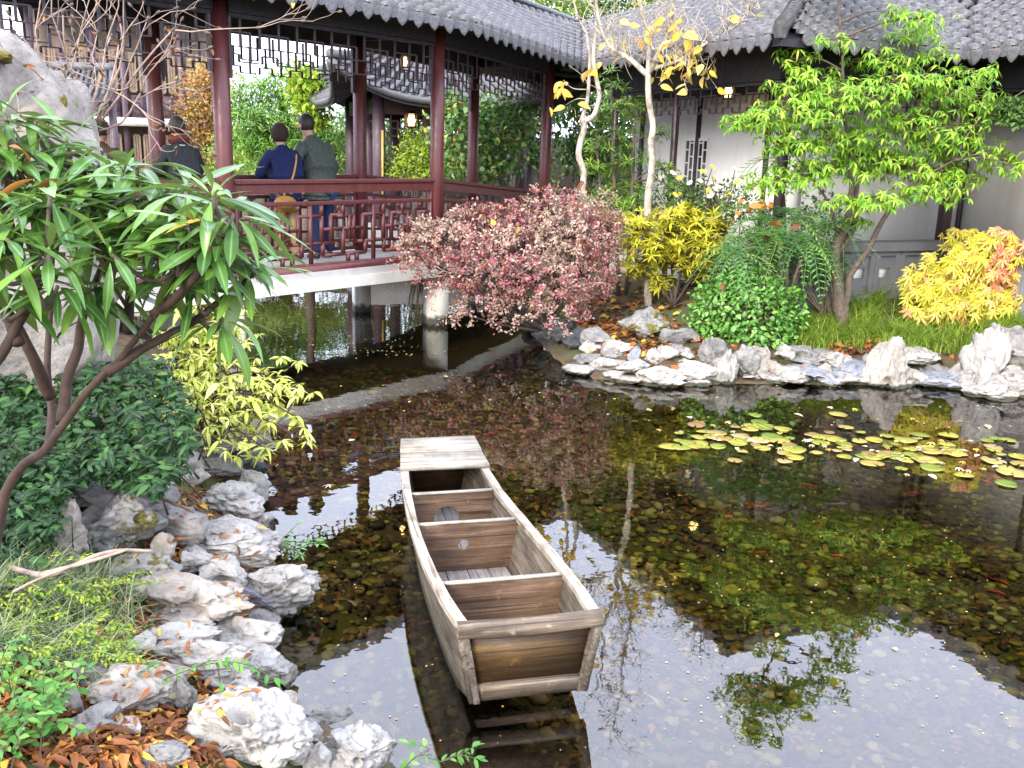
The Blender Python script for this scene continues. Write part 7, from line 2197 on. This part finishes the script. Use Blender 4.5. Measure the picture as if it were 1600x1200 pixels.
# leaves caught on top of the bank rocks
bpy.context.view_layer.update()
dg_ = bpy.context.evaluated_depsgraph_get()
Pr, Nr = [], []
for poly_, cnt in (([(170, 880), (330, 740), (400, 780), (450, 900), (420, 1040), (380, 1120), (150, 1140)], 520), ([(900, 540), (1590, 540), (1600, 600), (900, 590)], 160)):
    pa = np.array(poly_)
    for _ in range(cnt):
        x, y = RNG.uniform(pa[:, 0].min(), pa[:, 0].max()), RNG.uniform(pa[:, 1].min(), pa[:, 1].max())
        if not in_poly(np.array([x]), np.array([y]), poly_)[0]: continue
        hit, loc, nor, idx, ob, _m = scene.ray_cast(dg_, Vector((0, 0, CAM_H)), Vector(nrm(ray(x, y))))
        if hit and ob.name.split('.')[0] in ('bank_rock', 'bank_stone', 'shore_rock', 'shore_stone') and nor.z > .72 and vnoise(np.array([[x / 40, y / 40, 0]]), 9)[0] > -.25:
            Pr.append(np.array(loc) + (0, 0, .006)); Nr.append(np.array(nor))
Pr, Nr = np.array(Pr), np.array(Nr); n = len(Pr)
V, F, r_ = scatter(leaf_t(.055, .016, .6, .3, 3, .5), frames(np.cross(Nr, rand_dirs(n)), Nr), Pr, RNG.uniform(.5, 1.2, n))
tag(add('rock_leaf_litter', (V, F), L['litter'], None, True, r_), 'brown and orange leaves lying on top of the bank rocks', None, None, 'stuff')

# ---- water plants, floating leaves, fish
def pad_mesh(seed):
    rs = np.random.default_rng(seed); n = 18
    a = np.linspace(.16, 2 * math.pi - .16, n); r_ = 1 + .05 * np.sin(a * 3 + seed) + rs.normal(0, .02, n)
    z = .03 * np.sin(a * 2 + seed) + .025 * rs.random(n)
    V = [(0, 0, 0)] + [(math.cos(q) * k * .55, math.sin(q) * k * .55, .0) for q, k in zip(a, r_)] + [(math.cos(q) * k, math.sin(q) * k, zz) for q, k, zz in zip(a, r_, z)]
    F = [(0, 1 + i, 2 + i) for i in range(n - 1)] + [(1 + i, 1 + n + i, 2 + n + i, 2 + i) for i in range(n - 1)]
    V = np.array(V); lo = V - (0, 0, .02); k = len(V)
    F2 = F + [tuple(i + k for i in reversed(f)) for f in F] + [(1 + n + i, k + 1 + n + i, k + 2 + n + i, 2 + n + i) for i in range(n - 1)]
    return make_mesh('lily_pad', np.concatenate([V, lo]), F2, L['pad'], True)
PADS = [pad_mesh(i) for i in range(5)]
def flat(name, me, px, py, s, label, cat, group, z=.009):
    p = at_z(px, py, 0); o = bpy.data.objects.new(name, me); COL.objects.link(o)
    o.location = (p[0], p[1], z + RNG.random() * .006); o.rotation_euler = (RNG.normal(0, .03), RNG.normal(0, .03), RNG.uniform(0, 6.28)); o.scale = (s, s, s)
    return tag(o, label, cat, group)
big = [(1186, 661, .1, 'yellow lily pad at the back left of the lily patch'), (1206, 684, .12, 'pair forming green and yellow lily pad in the left lily patch'), (1216, 690, .12, 'greenest lily pad in the left of the lily patch'), (1191, 702, .09, 'oval green lily pad left of the big yellow pad'), (1240, 704, .13, 'big bright yellow lily pad at the front left of the patch'),
       (1226, 723, .08, 'small green lily pad floating alone in front of the patch'), (1148, 721, .075, 'pale yellow lily pad floating at the far left front'), (1090, 694, .11, 'brownish yellow lily pad at the left end of the patch'), (1306, 688, .11, 'yellow pad with an upturned rim mid patch'), (1280, 684, .09, 'small yellow pad left of the upturned pad'),
       (1362, 726, .12, 'brown spotted lily pad at the front middle'), (1350, 714, .09, 'narrow green yellow pad at the front middle'), (1456, 732, .12, 'green rimmed lily pad at the front right'), (1450, 720, .11, 'yellow pad just behind the green rimmed pad'), (1456, 707, .11, 'broad yellow pad at the back right'), (1436, 681, .11, 'greenish pad at the back right of the patch'),
       (1552, 700, .10, 'lone green pad near the right edge'), (1582, 740, .16, 'largest yellow lily pad at the right edge of the photo'), (1592, 715, .1, 'orange edged pad at the right edge behind the largest'), (1100, 676, .09, 'pale green pad at the back left'), (1110, 684, .08, 'small green pad next to the pale green one'), (1092, 662, .07, 'little green pad furthest back on the left'), (1180, 650, .08, 'green pad at the very back of the lily patch'), (1060, 690, .06, 'tiny yellow pad at the left tip of the patch')]
for i, (x, y, s, lb) in enumerate(big):
    flat('lily_pad', PADS[i % 5], x, y, s * .76, lb, 'lily pad', 'lily pads on the pond')
rs_ = np.random.default_rng(19)
for k in range(95):
    u_ = rs_.random()
    x = 1040 + 560 * u_; y = np.interp(x, [1080, 1250, 1400, 1600], [682, 690, 704, 722]) + rs_.normal(0, 17)
    flat('lily_pad', PADS[k % 5], x, y, rs_.uniform(.035, .085), 'small yellow or green lily pad crowded in the middle of the lily patch', 'lily pad', 'small lily pads crowded in the patch')
FL = [make_mesh('floating_leaf', *leaf_t(.09, .05, .25, .1, 3, .45), L['pale_leaf'], True), make_mesh('floating_leaf', *palmate(.06), L['pale_leaf'], True)]
spots = [(688, 992), (1026, 674), (1120, 690), (1140, 660), (1160, 668), (1010, 640), (1300, 640), (1330, 640), (1240, 648), (1418, 742), (1450, 743), (1208, 880), (1216, 992), (1395, 1016), (700, 590), (520, 760), (545, 690), (1050, 640), (1080, 655), (1500, 660), (1540, 665), (1420, 655), (960, 625), (1390, 700), (1410, 715), (1475, 690), (1500, 705), (1340, 690), (1355, 700), (1300, 705), (1260, 690), (1520, 690), (1165, 690), (1150, 676), (1135, 660), (412, 870), (1322, 700), (1440, 700), (1384, 716), (1560, 720), (1530, 712), (1478, 712), (1400, 690)] + [(float(x), float(np.interp(x, [1060, 1250, 1400, 1600], [682, 692, 706, 722]) + d_)) for x, d_ in zip(np.random.default_rng(3).uniform(1060, 1600, 70), np.random.default_rng(4).normal(0, 11, 70))]
for k, (x, y) in enumerate(spots):
    flat('floating_leaf', FL[k % 2], x, y, RNG.uniform(.6, 1.1) * (.5 if y > 760 else 1), 'small pale or orange fallen leaf floating on the pond', 'leaf', 'fallen leaves floating on the water', .006)
# leaf debris specks in the shade of the bridge
n = 1000
xs = np.concatenate([RNG.uniform(380, 700, n // 2), RNG.uniform(450, 1600, n // 2)]); ys = np.concatenate([445 + 115 * RNG.random(n // 2), 600 + 580 * RNG.random(n // 2) ** 1.3])
Pd = np.array([at_z(x, y, .004) for x, y in zip(xs, ys)])
ok = seg_sd(Pd[:, 0], Pd[:, 1], POND) < -.02; Pd = Pd[ok]; n = len(Pd)
V, F, r_ = scatter(quad_leaf(.035, .022, 0.02), frames(rand_dirs(n, -.02, .02), np.tile([[0, 0, 1.0]], (n, 1))), Pd, RNG.uniform(.3, 1.1, n) * np.where(Pd[:, 1] < 8, .4, 1))
tag(add('floating_specks', (V, F), L['pale_leaf'], None, False, r_), 'tiny leaf specks floating on the pond', None, None, 'stuff')

M['koi'] = simple('orange_koi_skin', (0.75, 0.09, 0.015), 0.35, 0.25, 30, 0)
M['koi_w'] = simple('white_koi_skin', (0.75, 0.55, 0.45), 0.35, 0.3, 18, 0)
def koi_body(l):
    V, F = [], []
    prof = [(0, .012, .014), (.06, .05, .06), (.2, .085, .1), (.4, .09, .1), (.6, .06, .075), (.78, .026, .036), (.86, .018, .03)]
    n = 8
    for y, w, h in prof:
        bend = .06 * math.sin(y * 4)
        for j in range(n): a = 2 * math.pi * j / n; V.append(((w * math.cos(a) + bend) * l, y * l, h * math.sin(a) * l))
    for i in range(len(prof) - 1):
        for j in range(n): F.append((i * n + j, i * n + (j + 1) % n, (i + 1) * n + (j + 1) % n, (i + 1) * n + j))
    F += [tuple(range(n - 1, -1, -1)), tuple(range((len(prof) - 1) * n, len(prof) * n))]
    return make_mesh('koi_body', np.array(V), F, M['koi'], True), make_mesh('koi_body', np.array(V), F, M['koi_w'], True)
KB = koi_body(.11)
def fin(pts, mt): 
    V = [(x * .11, y * .11, .003 * .11) for x, y in pts] + [(x * .11, y * .11, -.02 * .11) for x, y in pts]; k = len(pts)
    return make_mesh('fin', np.array(V), [tuple(range(k)), tuple(range(2 * k - 1, k - 1, -1))] + [(j, k + j, k + (j + 1) % k, (j + 1) % k) for j in range(k)], mt)
KT = [fin([(-.03, .84), (-.075, 1.06), (0.0, .98), (.05, 1.08), (.02, .84)], M[m_]) for m_ in ('koi', 'koi_w')]
KF = [fin([(.07, .2), (.17, .3), (.15, .36), (.08, .3)], M[m_]) for m_ in ('koi', 'koi_w')]
KG = [fin([(-.07, .2), (-.15, .32), (-.13, .37), (-.07, .3)], M[m_]) for m_ in ('koi', 'koi_w')]
koi = [(1196, 794, 0, 1.3, 'orange koi near the middle of the right pond'), (1198, 863, 0, 1.9, 'orange koi right of the reflected lantern, lower of two'), (1324, 788, 1, 1.5, 'pale pink koi below the lily patch'), (1440, 772, 0, 1.4, 'red koi below the right lily pads'), (1386, 681, 0, 1.5, 'orange koi behind the lily patch under the tree reflection'),
       (1576, 914, 0, .6, 'upper of two red koi at the right edge'), (1572, 930, 0, .9, 'lower of two red koi at the right edge'), (1274, 760, 0, 1.3, 'dim red koi under the lily patch'), (523, 705, 1, 1.5, 'white patched koi left of the boat deck'), (508, 706, 0, 1.6, 'red koi beside the white patched koi'), (554, 680, 0, .4, 'small red koi left of the boat deck, farthest one'),
       (566, 722, 0, .3, 'little red koi just left of the boat corner'), (621, 766, 0, 1.4, 'red koi touching the left side of the boat'), (798, 608, 0, 1.5, 'red koi right of the bridge beam reflection, nearer one'), (794, 588, 0, 1.2, 'red koi right of the bridge beam reflection, farther one'), (806, 660, 0, 1.5, 'red koi behind the boat to the right'), (777, 678, 0, 1.7, 'red koi just behind the boat deck'),
       (614, 597, 0, 1.3, 'red koi swimming at the edge of the beam reflection'), (705, 686, 0, 1.5, 'red koi behind the far end of the boat'), (507, 567, 0, 1.5, 'long orange koi in the dark shade under the bridge'), (587, 572, 0, 1.4, 'dim red koi under the bridge left of the pier reflection'), (461, 473, 0, 1.4, 'orange koi far under the bridge'), (885, 655, 0, 1.4, 'red koi in open water right of the boat deck'),
       (1030, 1105, 1, .4, 'pink koi under the branch reflection near the bottom'), (978, 1098, 1, .9, 'pale pink koi beside the boat end under the reflection'), (1322, 872, 0, 1.2, 'dim orange koi in the green reflection'), (720, 547, 1, 1.5, 'long pale koi in the dark water by the bridge pier'), (470, 500, 1, 1.5, 'white koi in the green water under the bridge')]
for k, (x, y, w, a, lb) in enumerate(koi):
    p = at_z(x, y, -.05)
    t = thing('koi', lb, 'fish', p, 'koi swimming in the pond')
    s = RNG.uniform(.85, 1.25)
    for me, nm in ((KB[w], 'koi_body'), (KT[w], 'tail_fin'), (KF[w], 'side_fin'), (KG[w], 'side_fin')):
        o = inst(nm, me, t, Matrix.Translation(Vector(p)) @ Matrix.Rotation(a + RNG.normal(0, .2), 4, 'Z') @ Matrix.Scale(s, 4)) if False else None
        o = bpy.data.objects.new(nm, me); COL.objects.link(o); o.parent = t
    t.rotation_euler = (0, 0, a); t.scale = (s, s, s)
# submerged twigs by the left rocks with small leaves
st = [[gpt(400, 850) + (0, 0, .02), at_d(440, 845, 5.15), at_d(500, 850, 5.05)], [gpt(395, 845) + (0, 0, .02), at_d(450, 850, 5.1), at_d(470, 868, 4.95)], [gpt(400, 850) + (0, 0, .02), at_d(430, 850, 5.1), at_d(462, 822, 5.2)], [gpt(400, 850) + (0, 0, .02), at_d(460, 858, 5.0), at_d(505, 835, 5.1)]]
sprig_plant('water_twig', 'dark leafy twig lying on the water beside the white rocks', st, leaf_t(.05, .018, .2, .2, 3), L['bush'], .05, r_=.004, bark='bark_dark')
# ------------------------------------------------------------------ trees beyond the buildings
def back_tree(name, label, px, D, crown, mat, n=3600, T=None, bark='bark_brown', cat='tree', group=None, clump=0.5, base_z=None):
    b = at_d(px, 400, D); b = np.array([b[0], b[1], max(gh(b[0], b[1]), .3)])
    t = thing(name, label, cat, b, group)
    T = T or leaf_t(.15, .07, .15, .2, 2, .45)
    cs = [pad_px(x, y, D + dd, rx, ry, rx * D / FPX * .9) for x, y, rx, ry, dd in crown]
    topc = max(cs, key=lambda q: q[0][2])[0]
    add('trunk', tube(spline([b - (0, 0, .2), (b * .5 + np.array([topc[0], topc[1], b[2] + (topc[2] - b[2])]) * .5) + (0.1, 0, 0), topc], 5), np.linspace(.16, .03, 11), 8), M[bark], t, True)
    br, Ps, Ds = [], [], []
    vol = np.array([c[1] * c[3] for c in cs]); vol = vol / vol.sum()
    for (c, rx, ry, rz), f in zip(cs, vol):
        q = np.array([b[0] * .5 + topc[0] * .5, b[1] * .5 + topc[1] * .5, max(b[2] + .5, c[2] - .8)])
        br.append(tube(spline([q, (q + c) / 2 + (0, 0, .1), c], 3), np.linspace(.05, .015, 7), 5))
        k = max(3, int(n * f / 34))
        d = rand_dirs(k) * (.45 + .6 * RNG.random(k) ** .5)[:, None]
        cc = c + d * np.array([rx, ry, rz])
        for q_ in cc:
            m_ = 34; dd = rand_dirs(m_) * (RNG.random(m_) ** .5)[:, None] * clump * np.array([1, 1, .6])
            Ps.append(q_ + dd); Ds.append(dd)
    add('branches', join(br), M[bark], t, True)['kind'] = 'stuff'
    Ps, Ds = np.concatenate(Ps), np.concatenate(Ds); k = len(Ps)
    leaves(t, T, frames(Ds + rand_dirs(k) * .5 - (0, 0, .15), rand_dirs(k) * .7 + (0, -.2, .9)), Ps, RNG.uniform(.7, 1.3, k), mat, 0, 'leaf', 'crown')
    return t
NEED = leaf_t(.17, .03, .2, .1, 2, .4)
back_tree('pine_tree', 'bushy green pine seen under the bridge roof behind the couple', 440, 23, [(400, 150, 38, 28, 0), (440, 135, 40, 25, .3), (420, 185, 50, 26, 0), (385, 205, 36, 24, .2), (460, 175, 40, 30, .4), (440, 215, 50, 24, .1), (400, 235, 44, 24, -.2), (480, 225, 44, 26, .3), (515, 200, 36, 30, .8), (450, 250, 60, 22, 0), (525, 245, 40, 26, .8), (380, 165, 26, 26, .3), (400, 265, 40, 16, -.3)], L['pine'], 16000, NEED, clump=.34)
back_tree('autumn_tree', 'rust and green autumn tree behind the left bridge column', 322, 25, [(318, 150, 34, 32, 0), (330, 190, 36, 30, .2), (315, 225, 36, 26, 0), (335, 120, 30, 24, .3), (345, 235, 30, 26, .3), (305, 185, 24, 26, .2), (340, 265, 30, 20, .1)], L['tree_orange'], 6500, leaf_t(.10, .06, .2, .2, 2))
back_tree('yellow_green_tree', 'yellow green branch tips beside the pavilion roof corner', 478, 21, [(478, 140, 20, 22, 0), (485, 170, 18, 18, 0), (470, 115, 16, 18, 0), (492, 185, 14, 10, 0)], L['sprig'], 2000, leaf_t(.14, .06, .15, .3, 2), clump=.3)
back_tree('low_shrub_tree', 'low green tree at the far bank behind the couple', 400, 21.5, [(360, 265, 30, 22, 0), (420, 275, 50, 18, 0), (500, 270, 40, 18, .3), (340, 255, 24, 22, 0)], L['tree_mid'], 3600, leaf_t(.09, .05, .2, .2, 2), clump=.3)
G3 = 'trees behind the gallery roofs'
for (px, D, cr, mt, lb) in (
    (800, 27, [(770, 10, 70, 34, 0), (840, 14, 70, 30, .4), (800, -25, 80, 30, 0), (720, -10, 60, 30, 0)], 'tree_mid', 'light green tree above the ridge of the bridge roof'),
    (930, 29, [(900, 12, 60, 36, 0), (960, 20, 60, 36, .4), (930, -20, 70, 30, 0), (1000, 30, 40, 26, 0)], 'tree_dark', 'dark green tree above the roof valley behind the forked tree'),
    (1080, 28, [(1060, 10, 60, 36, 0), (1120, 0, 60, 34, .4), (1090, -30, 70, 30, 0), (1175, -10, 50, 24, 0)], 'tree_mid', 'pale green tree above the roof left of the hip'),
    (1350, 30, [(1320, -30, 80, 26, 0), (1400, -22, 90, 24, .4)], 'tree_orange', 'autumn coloured tree above the right gallery ridge'),
    (1540, 29, [(1500, -16, 80, 24, 0), (1580, -6, 80, 24, .4), (1650, -10, 60, 30, 0)], 'tree_mid', 'green tree above the far right ridge'),
    (820, 24, [(800, 190, 50, 60, 0), (850, 220, 40, 50, .4), (760, 180, 50, 60, 0), (830, 150, 60, 40, .5)], 'tree_dark', 'dark evergreen tree behind the round leaved shrub'),
    (580, 27, [(570, 220, 60, 50, 0), (620, 230, 60, 60, .4), (660, 210, 60, 60, .2), (700, 230, 50, 50, 0)], 'tree_dark', 'dark evergreen trees behind the pavilion'),
    (960, 21, [(930, 200, 40, 50, 0), (990, 190, 40, 50, .3), (950, 140, 50, 40, .2), (1010, 150, 40, 40, .4), (900, 180, 36, 50, .4), (960, 250, 60, 40, .2)], 'tree_dark', 'dark tree filling the gap between the bridge and the white wall'),
    (220, 36, [(190, 60, 60, 30, 0), (260, 66, 60, 30, 0), (130, 60, 60, 30, 0)], 'tree_dark', 'dark tree behind the timber hall')):
    back_tree('garden_tree', lb.replace('trees behind', 'tree behind'), px, D, cr, L[mt], 5200, group=G3)
# hedges closing the garden so that the horizon is leafy, out to the sides too
for (x0, x1, y0, h, lb) in ((-30, -9, 33, 2.8, 'long dark hedge far behind the timber hall'), (-9, 6, 32, 2.8, 'long dark hedge behind the pavilion and pine'), (6, 30, 27, 3.6, 'long dark hedge behind the wall gallery')):
    n = int((x1 - x0) * h * 60)
    P = np.stack([RNG.uniform(x0, x1, n), y0 + RNG.normal(0, .45, n), .4 + (h - .4) * RNG.random(n)], 1)
    P[:, 2] += .25 * vnoise(P * .8, 4); P[:, 1] -= .3 * vnoise(P * .9, 6)
    t = thing('hedge', lb, 'hedge', ((x0 + x1) / 2, y0, .4))
    leaves(t, leaf_t(.16, .09, .15, .2, 2), frames(rand_dirs(n), rand_dirs(n) * .7 + (0, -.5, .6)), P, None, L['tree_dark'], 0, 'leaf', 'foliage')
    add('core', box(((x0 + x1) / 2, y0 + .3, h / 2), x1 - x0, .8, h - .3), M['bark_dark'], t)
